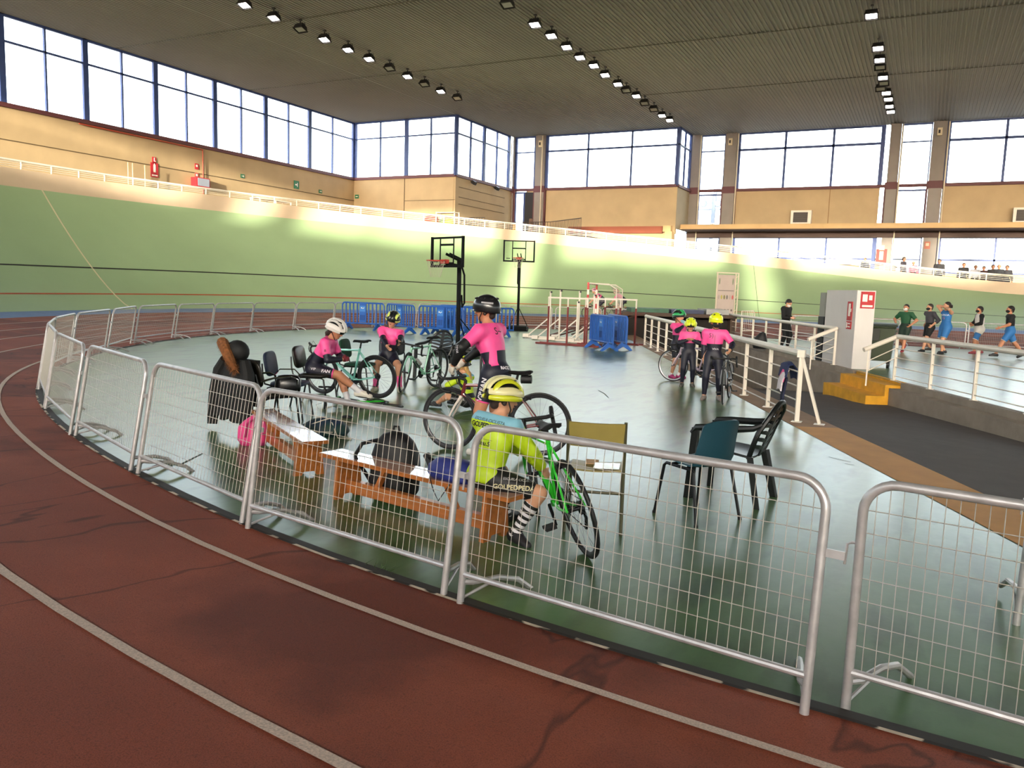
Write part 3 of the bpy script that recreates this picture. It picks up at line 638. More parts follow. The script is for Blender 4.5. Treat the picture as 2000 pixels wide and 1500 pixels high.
P = atx(386, 357, XW); mb = MB(); mb.box((.25, 0, 0), (.5, 1.0, .55)); o = mb.build('hose_cabinet', m_redsign); o.location = P; tag(o, 'red fire hose cabinet with grey glazed door on the left wall', 'cabinet')
MB().box((.51, 0, 0), (.02, .86, .45)).build('door', mat('cabinet_glass', '#8d93a3', .2), o)
mb = MB(); P = atx(396, 300, XW + .1); mb.tube([V((0, 0, -2.2)), V((0, 0, .78)), V((0, -8, .8))], .035, 8); o = mb.build('fire_pipe', mat('pipe_red', '#a8402e', .5)); o.location = (P.x, P.y, 8.7); tag(o, 'thin red fire pipe running down the left wall to the cabinet', 'pipe')
for (x, y, wx, h, lab) in ((474, 344, .34, .24, 'small green exit sign on the left wall nearest the hose cabinet'), (579, 361, .5, .55, 'square green arrow sign in the middle of the left wall'), (626, 374, .34, .24, 'small green exit sign near the corner of the left wall')):
    P = atx(x, y, XW); o = plate('exit_sign', P, wx, h, 'y', m_signgreen, lab, 'sign'); pict(o, 'y', [(-.02, 0, wx * .5, h * .16), (.07, 0, wx * .12, h * .5)], m_signwhite)
P = aty(697, 384, YB1 - .04); o = plate('exit_sign', P, .36, .28, 'x', m_signgreen, 'small green exit sign on the back wall beside the corner', 'sign'); pict(o, 'x', [(0, 0, .2, .05)], m_signwhite)
for (x, y) in ((1565, 425), (2003, 421)):
    P = aty(x, y, YB3 - .205); root = empty('air_conditioner', P, 0, 'white air conditioner box with dark grille on the back wall, %s' % ('above the cyclists' if x < 1900 else 'cut by the right edge'), 'air conditioner')
    MB().box((0, 0, 0), (1.42, .5, 1.0)).build('casing', m_white, root); MB().box((-.03, -.255, 0), (1.0, .02, .72)).build('grille', mat('grille_dark', '#3a3430', .6), root)
    mb = MB()
    for k in range(9): mb.box((-.03, -.27, -.32 + .08 * k), (.98, .02, .02))
    tag(mb.build('slats', mat('grille_slat', '#57504a', .6), root), kind='stuff')
for i, (x, y) in enumerate(((1056, 281), (1427, 277), (1836, 257))):
    P = aty(x, y, (YB2 if i == 0 else YB3) - .33); o = MB().box((0, 0, 0), (.3, .16, .5)).build('alarm_box', mat('box_cream', '#d6c8a8', .5)); o.location = P; tag(o, 'small cream speaker box high on the %s pillar' % ('left', 'middle', 'right')[i], 'speaker')
    MB().box((-.03, -.09, 0), (.12, .02, .22)).build('grille', m_dark, o)
for i, (x, y) in enumerate(((926, 357), (971, 368))):
    P = atx(x, y, XJ1 + .3); o = MB().box((0, 0, 0), (.3, .3, .24), Matrix.Rotation(.5, 3, 'Y')).build('spotlight', m_blackmetal); o.location = P; tag(o, 'black spotlight bracketed under the sill of the grey return wall, %s one' % ('nearer', 'farther')[i], 'spotlight')
    MB().bar((0, 0, 0), (-.3, 0, .1), .05, .05).build('arm', m_blackmetal, o)
# fire plates and notices of the lower right gallery
P = aty(1721, 502, YB3 - .3); o = plate('extinguisher_panel', P, .7, 1.1, 'x', mat('sign_red_dark', '#8c2f2a', .6), 'dark red extinguisher panel on the gallery pillar', 'sign'); pict(o, 'x', [(0, .1, .26, .6), (0, .65, .34, .34)], mat('sign_cream', '#c9ad94', .6))
P = aty(1811, 479, YB3 - .3); o = plate('fire_sign', P, .36, .5, 'x', mat('sign_pinkred', '#a5604d', .6), 'small faded red notice on the right gallery pillar', 'sign'); pict(o, 'x', [(0, .05, .2, .2)], mat('sign_cream', '#c9ad94', .6))
P = aty(1767, 498, YB3 - 1.5); o = plate('notice_board', P, .6, .42, 'x', mat('board_grey', '#9aa194', .6), 'small grey board on a post in the gallery window', 'sign'); MB().bar((0, 0, -.2), (0, 0, -1.6), .1, .06).build('pole', m_dark, o)
# ------------------------------------------------------------------ chairs, benches, bags
def place(o, x, y, heading):
    """things are modelled facing +Y; heading = direction (dx, dy) they face"""
    o.location = (x, y, 0); o.rotation_euler = (0, 0, math.atan2(heading[1], heading[0]) - PI / 2); return o
m_teal = mat('plastic_teal', '#1f4250', .4, var=.04); m_tube = mat('tube_black', '#101013', .35); m_mono = mat('resin_black', '#121516', .35); m_leather = mat('leatherette_black', '#17150f', .38, var=.1, bump=.1, bscale=60)
m_tan = mat('laminate_khaki', '#8f7f43', .45, var=.06, scale=8); m_olive = mat('tube_olive', '#4d4a33', .4, metal=.2); m_greenfab = mat('upholstery_green', '#123f2c', .8, var=.1, scale=60); m_navyfab = mat('upholstery_navy', '#1a2740', .6, var=.08, scale=40)
def shell_chair(label, x, y, h):
    r = empty('shell_chair', (0, 0, 0), 0, label, 'chair')
    prof = [(.20, .425), (.185, .445), (.12, .45), (0, .435), (-.12, .43), (-.175, .45), (-.20, .50), (-.225, .62), (-.255, .76), (-.27, .81)]
    rows = []
    for k, (py, pz) in enumerate(prof):
        wd = .215 if k < 7 else .215 - .012 * (k - 6); row = []
        for j in range(9):
            s = -1 + j / 4; cz = .018 * s * s if k < 5 else 0; cy = .05 * s * s if k >= 5 else .0
            if k == len(prof) - 1: cz = -.03 * abs(s) ** 4
            row.append(V((s * wd, py + cy, pz + cz)))
        rows.append(row)
    MB().sheet(rows, .012).build('seat_shell', m_teal, r, True)
    for s in (-1, 1):
        MB().tube([V((s * .24, .22, 0)), V((s * .205, .17, .40)), V((s * .2, .15, .42)), V((s * .2, -.12, .415)), V((s * .205, -.15, .40)), V((s * .24, -.24, 0))], .0125, 8).build('leg', m_tube, r, True)
        MB().cyl((s * .24, .22, 0), (s * .239, .218, .02), .016, n=8).build('foot_cap', m_dark, r)
        MB().cyl((s * .24, -.24, 0), (s * .239, -.238, .02), .016, n=8).build('foot_cap', m_dark, r)
    MB().tube([V((-.2, .12, .415)), V((.2, .12, .415))], .011, 8).build('crossbar', m_tube, r, True)
    return place(r, x, y, h)
def monobloc(label, x, y, h):
    r = empty('monobloc_chair', (0, 0, 0), 0, label, 'chair')
    rows = [[V((s * (.24 - .02 * t), .23 - .46 * t, .43 - .025 * t + .02 * s * s - .012 * (t > .9))) for s in (-1, -.6, -.2, .2, .6, 1)] for t in (0, .15, .4, .7, 1)]
    MB().sheet(rows, .02).build('seat', m_mono, r, True)
    def bp(s, t): return V((s * (.20 + .06 * math.sin(PI * min(t * 1.05, 1)) - .02 * t), -.22 - .16 * t - .03 * (1 - s * s), .40 + .46 * t - (.07 * abs(s) ** 2.5) * (t > .5) * (t - .5) * 2))
    rim = [bp(-1, t / 8) for t in range(9)] + [bp(-.7, 1) + V((0, 0, .005)), bp(-.35, 1) + V((0, 0, .012)), bp(0, 1) + V((0, 0, .015)), bp(.35, 1) + V((0, 0, .012)), bp(.7, 1) + V((0, 0, .005))] + [bp(1, t / 8) for t in range(8, -1, -1)]
    MB().tube(rim, .022, 8).build('back_rim', m_mono, r, True)
    MB().sheet([[bp(s, t) for s in (-.13, 0, .13)] for t in (0, .25, .5, .75, 1)], .014).build('back_spine', m_mono, r, True)
    for k in range(6):
        for s in (-1, 1):
            t = .12 + .14 * k; MB().sheet([[bp(s * .1, t), bp(s * .5, t + .05), bp(s * .97, t + .10)], [bp(s * .1, t + .075), bp(s * .5, t + .125), bp(s * .97, min(1, t + .165))]], .012).build('back_slat', m_mono, r)
    for s in (-1, 1):
        MB().tube([V((s * .235, -.33, .70)), V((s * .255, -.26, .665)), V((s * .265, -.12, .645)), V((s * .265, .1, .635)), V((s * .265, .22, .62)), V((s * .262, .262, .57))], [.02, .026, .03, .03, .03, .022], 8).build('armrest', m_mono, r, True)
        MB().prism([V((s * .285, .20, .62)), V((s * .235, .20, .62)), V((s * .25, .22, 0)), V((s * .29, .24, 0))], V((0, .055, 0))).build('front_leg', m_mono, r)
        MB().prism([V((s * .24, -.22, .42)), V((s * .20, -.20, .42)), V((s * .24, -.30, 0)), V((s * .28, -.31, 0))], V((0, -.05, 0))).build('rear_leg', m_mono, r)
    return place(r, x, y, h)
def school_chair(label, x, y, h):
    r = empty('school_chair', (0, 0, 0), 0, label, 'chair')
    rows = [[V((s * .19, .19 - .38 * t, .44 + .012 * s * s - .015 * math.sin(PI * t) - (.02 if t == 0 else 0))) for s in (-1, -.5, 0, .5, 1)] for t in (0, .12, .4, .7, 1)]
    MB().sheet(rows, .012).build('seat', m_tan, r, True)
    rows = [[V((s * .2, -.21 - .04 * t - .035 * (1 - s * s), .63 + .18 * t)) for s in (-1, -.5, 0, .5, 1)] for t in (0, .33, .66, 1)]
    MB().sheet(rows, .012).build('backrest', m_tan, r, True)
    for s in (-1, 1):
        MB().tube([V((s * .205, -.29, 0)), V((s * .205, -.18, .42)), V((s * .205, -.19, .5)), V((s * .205, -.245, .82))], .012, 8).build('rear_leg', m_olive, r, True)
        MB().tube([V((s * .2, -.19, .42)), V((s * .2, .16, .425)), V((s * .2, .2, .40)), V((s * .205, .26, 0))], .012, 8).build('front_leg', m_olive, r, True)
    MB().tube([V((-.205, -.215, .29)), V((.205, -.215, .29))], .011, 8).build('crossbar', m_olive, r, True); MB().tube([V((-.2, .17, .42)), V((.2, .17, .42))], .011, 8).build('crossbar', m_olive, r, True)
    return place(r, x, y, h)
def padded_chair(label, x, y, h, m, arms=False, name='padded_chair'):
    r = empty(name, (0, 0, 0), 0, label, 'chair')
    def pad(c, hx, hy, th, tilt):
        R = Matrix.Rotation(tilt, 3, 'X'); rows = []
        for i, (f, z) in enumerate(((0.0, -th), (.8, -th), (.97, -th * .5), (1., 0), (.96, th * .5), (.8, th * .9), (0.0, th))):
            row = []
            for k in range(24):
                a = 2 * PI * k / 24; e = .5; cx, cy = math.cos(a), math.sin(a)
                row.append(R @ V((hx * f * math.copysign(abs(cx) ** e, cx), hy * f * math.copysign(abs(cy) ** e, cy), z)) + V(c))
            rows.append(row)
        return MB().grid(rows, closed=True)
    pad((0, .02, .445), .235, .225, .032, 0).build('seat', m, r, True, 1.2)
    pad((0, -.235, .69), .225, .16, .028, math.radians(100)).build('backrest', m, r, True, 1.2)
    for s in (-1, 1):
        MB().tube([V((s * .235, .25, 0)), V((s * .225, .20, .40)), V((s * .22, .16, .42)), V((s * .22, -.14, .42)), V((s * .225, -.2, .40)), V((s * .235, -.28, 0))], .0125, 8).build('leg', m_tube, r, True)
        MB().tube([V((s * .215, -.12, .42)), V((s * .215, -.24, .45)), V((s * .215, -.265, .55)), V((s * .18, -.285, .70))], .0115, 8).build('back_tube', m_tube, r, True)
        if arms:
            MB().tube([V((s * .24, -.25, .62)), V((s * .26, -.1, .655)), V((s * .26, .12, .655)), V((s * .255, .2, .62)), V((s * .235, .2, .42))], .012, 8).build('armrest', mat('chrome', '#c9c9cc', .12, metal=1.), r, True)
    return place(r, x, y, h)
shell_chair('teal plastic shell chair with black tube legs behind the front barrier', -1.50, 6.22, (-.86, .5))
monobloc('black slotted resin armchair behind the teal plastic chair', -1.42, 7.0, (-.96, .10))
monobloc('black slotted resin armchair behind the pale turquoise lettered bike', -8.35, 13.0, (.1, -1))
monobloc('black slotted resin armchair half hidden behind the standing cyclist', -7.75, 13.35, (.35, -1))
tc_ = school_chair('khaki school chair with olive tube frame beside the green bike', -2.12, 5.59, (-.33, .94))
padded_chair('black padded chair under the seated girl in the white helmet', -7.66, 8.83, (.93, .36), m_leather)
padded_chair('green upholstered chair behind the leaning turquoise bike', -8.15, 10.45, (.95, .30), m_greenfab)
padded_chair('dark grey padded chair under the girl with the long hair', -8.05, 11.2, (.55, -.84), mat('leatherette_grey', '#22262c', .5))
padded_chair('black armchair with chrome arms covered by the fur hooded coat', -6.72, 6.98, (.3, .95), m_leather, True)
padded_chair('navy padded chair with black tube legs behind the coat', -7.25, 7.85, (.9, .43), m_navyfab)
o = MB().box((0, 0, 0), (.10, .16, .004)).build('paper', mat('paper_tan', '#cda476', .7)); P = V((-2.18, 5.66, .452)); o.location = P; o.rotation_euler = (0, 0, .34); tag(o, 'tan paper slip lying on the khaki chair seat', 'paper')
o = MB().sheet([[V((x_, y_, .004 * math.sin(9 * x_ + 5 * y_))) for x_ in (-.09, -.04, 0, .05, .1)] for y_ in (-.1, -.03, .03, .1)], .002).build('plastic_bag', mat('film_silver', '#b9b3a0', .15, metal=.4)); o.location = (-2.03, 5.56, .457); o.rotation_euler = (0, 0, .3); tag(o, 'crumpled silvery plastic wrapper beside the paper on the khaki chair', 'wrapper')

# gym benches
m_wood = mat('pine_varnished', '#a8642f', .3, var=.18, scale=3, stretch=(1, 9, 9), coat=.3); m_woodtop = mat('pine_worn_top', '#b58d7c', .22, var=.14, scale=4, stretch=(1, 10, 10), coat=.4)
def bench(label, a, b, L):
    a, b = V((*a, 0)), V((*b, 0)); d = (b - a).normalized(); m_ = a + d * L / 2
    r = empty('gym_bench', m_, math.atan2(d.y, d.x), label, 'bench')
    mb = MB(); mb.box((0, 0, .335), (L, .24, .03), mi=0); mb.box((0, 0, .3515), (L - .012, .228, .003), mi=1); mb.build('top_board', [m_wood, m_woodtop], r)
    for s in (-1, 1):
        x = s * (L / 2 - .22); mb = MB()
        mb.prism([V((x - .02, -.11, .32)), V((x - .02, .11, .32)), V((x - .02, .14, 0)), V((x - .02, .07, 0)), V((x - .02, .05, .035)), V((x - .02, -.05, .035)), V((x - .02, -.07, 0)), V((x - .02, -.14, 0))], (.04, 0, 0)); mb.build('end_panel', m_wood, r)
        MB().bar((x - s * .34, 0, .10), (x - s * .47, 0, .32), .05, .03).build('brace', m_wood, r)
    MB().box((0, 0, .10), (L - .44, .055, .10)).build('lower_beam', m_wood, r)
    return r
bench('wooden gym bench with the black backpack leaning on it', (-4.34, 5.20), (-2.38, 4.80), 2.02)
bench('wooden gym bench beneath the black coat, left of the other bench', (-4.71, 5.44), (-6.4, 6.5), 1.95)

# soft bags
def blob(pts, name, m, parent=None, sub=2, n=10):
    """closed soft body from rings (centre, half sizes, yaw)"""
    rows = []
    for c, rx, ry in pts:
        rows.append([V((c[0] + rx * math.copysign(abs(math.cos(2 * PI * k / 16)) ** .75, math.cos(2 * PI * k / 16)), c[1] + ry * math.copysign(abs(math.sin(2 * PI * k / 16)) ** .75, math.sin(2 * PI * k / 16)), c[2])) for k in range(16)])
    mb = MB(); mb.grid(rows, closed=True); N = len(rows); mb.f += [tuple(range(15, -1, -1)), tuple((N - 1) * 16 + k for k in range(16))]; mb.mi += [0, 0]
    o = mb.build(name, m, parent, True, 2.); 
    for v in o.data.vertices:
        s = math.sin(v.co.x * 31 + v.co.z * 23) * math.sin(v.co.y * 27 + v.co.z * 17); v.co += V((v.co.x, v.co.y, 0)).normalized() * (.008 * s) if (v.co.x or v.co.y) else V()
    return o
m_nyl = mat('nylon_black', '#0e0e11', .6, var=.2, scale=20); m_navynyl = mat('nylon_navy', '#27317a', .55, var=.1, scale=10); m_pinknyl = mat('nylon_pink', '#e8468c', .6, var=.1, scale=10)
bp_ = empty('backpack', (-3.80, 5.36, 0), .2, 'black backpack standing behind the bench, its strap over the seat', 'backpack')
blob([((0, 0, .005), .17, .10), ((0, 0, .06), .20, .13), ((0, 0, .22), .21, .135), ((0, 0, .36), .20, .12), ((0, 0, .47), .16, .10), ((0, 0, .53), .10, .07), ((0, 0, .55), .03, .02)], 'bag_body', m_nyl, bp_)
blob([((0, -.12, .06), .14, .05), ((0, -.14, .12), .155, .06), ((0, -.14, .26), .15, .055), ((0, -.12, .31), .10, .03)], 'front_pocket', m_nyl, bp_)
MB().tube([V((-.13, -.05, .48)), V((-.22, -.16, .46)), V((-.24, -.24, .38)), V((-.22, -.27, .36)), V((-.2, -.12, .20)), V((-.18, -.05, .1))], .016, 6).build('strap', m_nyl, bp_, True)
MB().tube([V((-.03, .02, .54)), V((-.02, .02, .59)), V((.02, .02, .59)), V((.03, .02, .54))], .010, 6).build('carry_handle', m_nyl, bp_, True)
db = empty('drawstring_bag', (-2.98, 4.93, .3535), -.2, 'navy blue drawstring bag lying on the wooden bench', 'bag')
blob([((0, 0, 0), .20, .10), ((0, 0, .03), .22, .12), ((0, 0, .09), .21, .105), ((.0, 0, .14), .15, .07), ((0, 0, .155), .06, .03)], 'bag_body', m_navynyl, db)
MB().tube([V((-.19, 0, .07)), V((-.26, .01, .10)), V((-.29, .02, .13))], [.05, .025, .03], 8).build('gathered_neck', m_nyl, db, True)
text_mesh('GIMNA', .06, m_signwhite, 'lettering', db, (.04, -.085, .085), Matrix.Rotation(1.05, 3, 'X'), .004)
MB().tube([V((-.2, -.02, .05)), V((-.10, -.14, .02)), V((-.02, -.18, -.06)), V((.02, -.17, -.13)), V((.1, -.14, .0))], .004, 5).build('cord', m_nyl, db, True)
pb = empty('pink_bag', (-6.30, 6.28, .0), .5, 'bright pink gym bag slumped at the far end of the bench', 'bag')
blob([((0, 0, 0), .13, .10), ((0, 0, .06), .16, .12), ((0, 0, .2), .15, .11), ((.02, 0, .26), .11, .08), ((.04, 0, .32), .05, .04)], 'bag_body', m_pinknyl, pb)
MB().tube([V((-.05, -.12, .1)), V((-.02, -.14, .25)), V((.05, -.09, .30))], .012, 6).build('strap', mat('nylon_pink_dark', '#b92f6a', .6), pb, True)
gb = empty('sports_bag', (-6.05, 7.15, 0), .5, 'dark green and navy sports bag with white straps on the floor', 'bag')
blob([((0, 0, 0), .24, .15), ((0, 0, .05), .28, .18), ((0, 0, .12), .25, .16), ((0, 0, .18), .16, .1), ((0, 0, .2), .06, .04)], 'bag_body', mat('nylon_green', '#143a2c', .6, var=.3, scale=8, color2='#1a2a4a'), gb)
for k, q_ in enumerate(([(-.22, -.1, .10), (-.08, -.12, .165), (.06, -.05, .205), (.18, .08, .15)], [(-.12, .08, .185), (0, 0, .21), (.1, -.11, .16), (.18, -.2, .01), (.34, -.24, .008)], [(-.16, -.17, .06), (0, -.185, .07), (.12, -.17, .065)])):
    MB().tube([V(p) for p in q_], .008, 6).build('strap', mat('strap_white', '#aba798', .6), gb, True)
o = blob([((0, 0, 0), .07, .04), ((0, 0, .012), .08, .05), ((0, 0, .03), .05, .03)], 'small_pouch', m_nyl); o.location = (-6.62, 8.25, 0); tag(o, 'small black pouch lying on the floor near the seated girl', 'pouch')
# coat over the armchair
ct = empty('coat', (-6.86, 6.92, 0), math.atan2(.95, .3) - PI / 2, 'black winter coat with brown fur hood hung over a chair back', 'coat')
m_coat = mat('coat_black', '#070708', .75, var=.2, scale=8); m_fur = mat('fur_brown', '#7a4a24', .9, var=.35, scale=30)
rows = []
for k in range(11):
    t = k / 10; row = []
    for j in range(15):
        s = -1 + j / 7; wv = .02 * math.sin(9 * s + 3 * t) * (1 - t * .5)
        row.append(V((s * (.34 - .10 * t + .04 * math.sin(PI * t)), -.40 + .12 * t + .06 * s * s * (1 - t) + wv, .17 + .68 * t + .02 * math.sin(7 * s) * (1 - t))))
    rows.append(row)
MB().sheet(rows, .05).build('coat_back', m_coat, ct, True)
rows = [[V((s * .26, -.16 + .03 * s * s, .32 + .53 * t)) for s in (-1, -.5, 0, .5, 1)] for t in (0, .5, 1)]
MB().sheet(rows, .05).build('coat_front', m_coat, ct, True)
for s in (-1, 1): MB().tube([V((s * .24, -.28, .83)), V((s * .34, -.30, .70)), V((s * .40, -.33, .45)), V((s * .40, -.36, .20)), V((s * .385, -.38, .06))], [.06, .075, .07, .065, .055], 10).build('sleeve', m_coat, ct, True)
MB().ell((.02, -.26, .94), (.17, .12, .13)).build('hood', m_coat, ct, True)
mb = MB(); mb.tube([V((-.21, -.26, .97)), V((-.14, -.36, 1.03)), V((0, -.40, .98)), V((.12, -.40, .86)), V((.17, -.37, .74))], [.04, .065, .06, .055, .03], 10)
rnd = random.Random(3)
for k in range(2200):
    t = rnd.random(); i = min(3, int(t * 4)); f = t * 4 - i; q_ = [V((-.21, -.26, .97)), V((-.14, -.36, 1.03)), V((0, -.40, .98)), V((.12, -.40, .86)), V((.17, -.37, .74))]
    c = q_[i].lerp(q_[i + 1], f); d = V((rnd.gauss(0, 1), rnd.gauss(0, 1), rnd.gauss(0, 1))).normalized(); e_ = c + d * (.06 + .035 * rnd.random()) + V((0, 0, -.012)); x_ = d.orthogonal().normalized() * .0022; mb.add([c + d * .035 - x_, c + d * .035 + x_, e_], [(0, 1, 2)])
mb.build('fur_trim', m_fur, ct, False)
mb = MB(); o = blob([((0, 0, 0), .14, .09), ((0, 0, .05), .15, .10), ((0, 0, .13), .145, .09), ((0, 0, .18), .11, .06), ((0, 0, .19), .05, .03)], 'handbag', mat('bag_leather', '#101013', .3)); o.location = (-6.55, 7.08, .48); o.rotation_euler = (0, 0, .7); tag(o, 'shiny black bag on the armchair seat beside the coat', 'bag')
MB().tube([V((-.14, -.14, .2)), V((-.08, -.17, .27)), V((.08, -.17, .27)), V((.14, -.14, .2))], .008, 6).build('handle', mat('chrome', '#c9c9cc', .12, metal=1.), o, True)

# clothes hung on the left railing
cl = empty('clothes', rp(3.78, 11.8) , 0, 'navy, pink and white clothes draped over the railing near its end', 'clothes')
def drape(name, m, pts, wdir, wd, th=.02):
    rows = [[V(p) + V(wdir) * (wd * s) + V((0, 0, -.03 * s * s)) for s in (-1, -.4, .3, 1)] for p in pts]; return MB().sheet(rows, th).build(name, m, cl, True)
D_ = RD
drape('jacket', mat('cloth_navy', '#1d2a55', .7, var=.15, scale=12), [(-.09, -.03, .62), (-.06, -.02, .80), (0, 0, .815), (.05, .03, .75), (.08, .04, .58)], D_, .17)
drape('shirt', mat('cloth_pink', '#d84b85', .7), [(-.10, -.06, .55), (-.07, -.04, .70), (-.04, -.03, .74)], D_, .10)
drape('towel', mat('cloth_white', '#cfc6cb', .8, var=.1, scale=20), [(-.11, -.1, .42), (-.10, -.09, .58), (-.05, -.06, .70), (-.02, -.04, .73)], D_, .09)
drape('trousers', mat('cloth_darknavy', '#131a36', .8), [(-.05, -.1, .10), (-.06, -.1, .35), (-.03, -.06, .6)], D_, .05, .03)

# ------------------------------------------------------------------ blue plastic barriers
m_bluep = mat('plastic_blue', '#1f57a8', .45, var=.06, scale=3); m_bluel = mat('plastic_blue_light', '#3f7cc6', .45)
def blue_barrier(label, a, b, solid=False, Hh=1.02):
    a, b = V((*a, 0)), V((*b, 0)); d = b - a; W = d.length
    r = empty('plastic_barrier', (a + b) / 2, math.atan2(d.y, d.x), label, 'barrier', None); x1 = W / 2; R = .12
    fr = [V((-x1, 0, .24)), V((-x1, 0, Hh - R))] + arc((-x1 + R, 0, Hh - R), R, PI, PI / 2, 5)[1:] + arc((x1 - R, 0, Hh - R), R, PI / 2, 0, 5) + [V((x1, 0, .24))]
    MB().tube(fr, .03, 8, closed=True).build('frame', m_bluep, r, True)
    n = int(W / .16)
    for k in range(1, n):
        x = -x1 + W * k / n
        if abs(x) > .17 or solid: MB().box((x, 0, (Hh + .24) / 2), (.10 if solid else .045, .035, Hh - .26)).build('slat', m_bluep, r)
    MB().box((0, -.005, .64), (.30, .04, Hh - .30)).build('sign_panel', m_bluep, r)
    MB().box((0, -.03, .80), (.24, .01, .22)).build('logo_plate', m_bluel, r)
    for px_, pz, s in ((-.04, .83, .03), (.02, .81, .022), (.06, .83, .02)): MB().ell((px_, -.037, pz), (s, .004, s * .8), nu=8, nv=5).build('logo_dot', m_signwhite, r)
    for k in range(5): MB().box((-.09 + .045 * k, -.028, .46), (.02, .006, .2)).build('vent', mat('vent_dark_blue', '#12336b', .6), r)
    for s in (-1, 1):
        x = s * (x1 - .28); mb = MB(); mb.prism([V((x - .03, -.04, .26)), V((x - .03, .04, .26)), V((x - .03, .28, .02)), V((x - .03, .28, 0)), V((x - .03, .20, 0)), V((x - .03, 0, .12)), V((x - .03, -.20, 0)), V((x - .03, -.28, 0)), V((x - .03, -.28, .02))], (.06, 0, 0)); mb.build('foot', m_bluep, r)
    return r
g_ = 'blue plastic barriers at the back of the infield'
for a, b, lab in (((-20.0, 24.6), (-18.15, 24.75), 'leftmost blue plastic barrier of the back row'), ((-18.05, 24.8), (-16.35, 24.1), 'second blue plastic barrier from the left, slightly turned'),
                  ((-16.3, 24.35), (-14.4, 24.25), 'third blue plastic barrier, in front of the doubled ones'), ((-16.4, 25.2), (-14.5, 25.1), 'blue plastic barrier stacked directly behind the third one'),
                  ((-16.5, 26.0), (-14.6, 25.9), 'rearmost blue plastic barrier of the doubled stack'), ((-14.3, 24.5), (-13.3, 26.0), 'blue plastic barrier seen end on behind the hoop pole')):
    blue_barrier(lab, a, b)['group'] = g_
blue_barrier('solid blue plastic barrier at the start of the white railing', (-9.35, 23.6), (-8.05, 22.15), True)
blue_barrier('second blue barrier tucked close behind the solid one', (-9.0, 24.2), (-7.85, 22.75), True)
# small white-grey tank behind the cyclist
tk = empty('tank', (-16.2, 29.4, 0), .2, 'off-white wheeled plastic tank standing behind the standing cyclist', 'tank')
blob([((0, 0, .1), .42, .3), ((0, 0, .2), .46, .33), ((0, 0, .8), .40, .28), ((0, 0, 1.15), .28, .2), ((0, 0, 1.2), .12, .1)], 'shell', mat('plastic_offwhite', '#b9b0a0', .5), tk)
MB().box((0, -.31, .9), (.14, .04, .1)).build('opening', m_dark, tk)
for s in (-1, 1): MB().cyl((s * .3, -.1, .1), (s * .36, -.1, .1), .1, n=14).build('wheel', m_dark, tk)

# ------------------------------------------------------------------ basketball hoops
m_hoop = mat('hoop_black', '#0d0f11', .75, spec=.15); m_rim = mat('rim_red', '#a8352a', .5); m_acr = glass('acrylic_board', (.93, .95, .93), .012); m_net = mat('net_white', '#a8a498', .8)
def hoop(label, x, y, zb, face, by=.55, bh=.82):
    """zb = lower edge of the backboard; face = direction the ring points"""
    r = empty('basketball_hoop', (0, 0, 0), 0, label, 'basketball hoop'); bw = 1.24
    mb = MB(); z0, z1 = zb, zb + bh
    for xx in (-bw / 2, bw / 2): mb.box((xx, by, (z0 + z1) / 2), (.06, .05, bh + .06))
    mb.box((0, by, z0), (bw, .05, .06)); mb.box((0, by, z1), (bw, .05, .045)); mb.build('board_frame', m_hoop, r)
    MB().box((0, by, (z0 + z1) / 2), (bw - .04, .012, bh - .04)).build('board_pane', m_acr, r)
    mb = MB()
    for xx in (-.27, .27): mb.box((xx, by + .01, (z0 + z1) / 2), (.035, .014, bh))
    mb.box((0, by + .01, z0 + .52), (.56, .014, .05)); mb.box((0, by + .01, z0 + .07), (.56, .014, .05)); mb.box((.44, by + .012, z0 + .11), (.16, .012, .03)); mb.build('board_marking', m_hoop, r)
    rz_ = z0 + .12; MB().tube([V((.225 * math.cos(2 * PI * k / 20), by + .34 + .225 * math.sin(2 * PI * k / 20), rz_)) for k in range(20)], .012, 6, True).build('ring', m_rim, r, True)
    MB().box((0, by + .07, rz_ - .01), (.2, .12, .1)).build('ring_mount', m_rim, r)
    mb = MB()
    for k in range(12):
        for s in (1, -1):
            pts = []
            for j in range(5):
                t = j / 4; a = 2 * PI * k / 12 + s * t * 1.05; R = .22 - .10 * t; pts.append(V((R * math.cos(a), by + .34 + R * math.sin(a), rz_ - .40 * t)))
            mb.tube(pts, .0028, 3, caps=False)
    tag(mb.build('net', m_net, r), kind='stuff')
    MB().tube([V((0, -.02, 0)), V((0, -.01, zb - .15)), V((0, 0, zb + .20))], .055, 10).build('pole', m_hoop, r, True)
    for s in (-1, 1):
        MB().bar((s * .07, 0, zb + .18), (s * .07, by - .02, zb + .30), .03, .06).build('arm', m_hoop, r); MB().bar((s * .07, 0, zb + .02), (s * .07, by - .02, zb - .02 + .08), .03, .06).build('arm', m_hoop, r)
    MB().tube([V((.06, -.08, zb + .15)), V((.08, -.24, zb - .2)), V((.08, -.26, zb - .9)), V((.04, -.16, zb - 1.0)), V((0, -.1, zb - .7))], .025, 8).build('lift_handle', m_hoop, r, True)
    mb = MB(); mb.prism([V((-.42, -.70, 0)), V((.42, -.70, 0)), V((.45, .35, 0)), V((-.45, .35, 0))], (0, 0, .13)); mb.prism([V((-.36, -.62, .13)), V((.36, -.62, .13)), V((.38, .26, .13)), V((-.38, .26, .13))], (0, 0, .05)); mb.build('base', m_hoop, r)
    for s in (-1, 1): MB().tube([V((s * .36, -.62, .18)), V((0, -.02, 1.0))], .016, 6).build('strut', m_hoop, r)
    for s in (-1, 1): MB().cyl((s * .40, .36, .06), (s * .46, .36, .06), .06, n=12).build('wheel', m_dark, r)
    place(r, x, y, face); return r
hoop('nearer portable basketball hoop, board turned left, behind the standing cyclist', -10.45, 17.35, 2.24, (-.38, -1.), .38, .69)
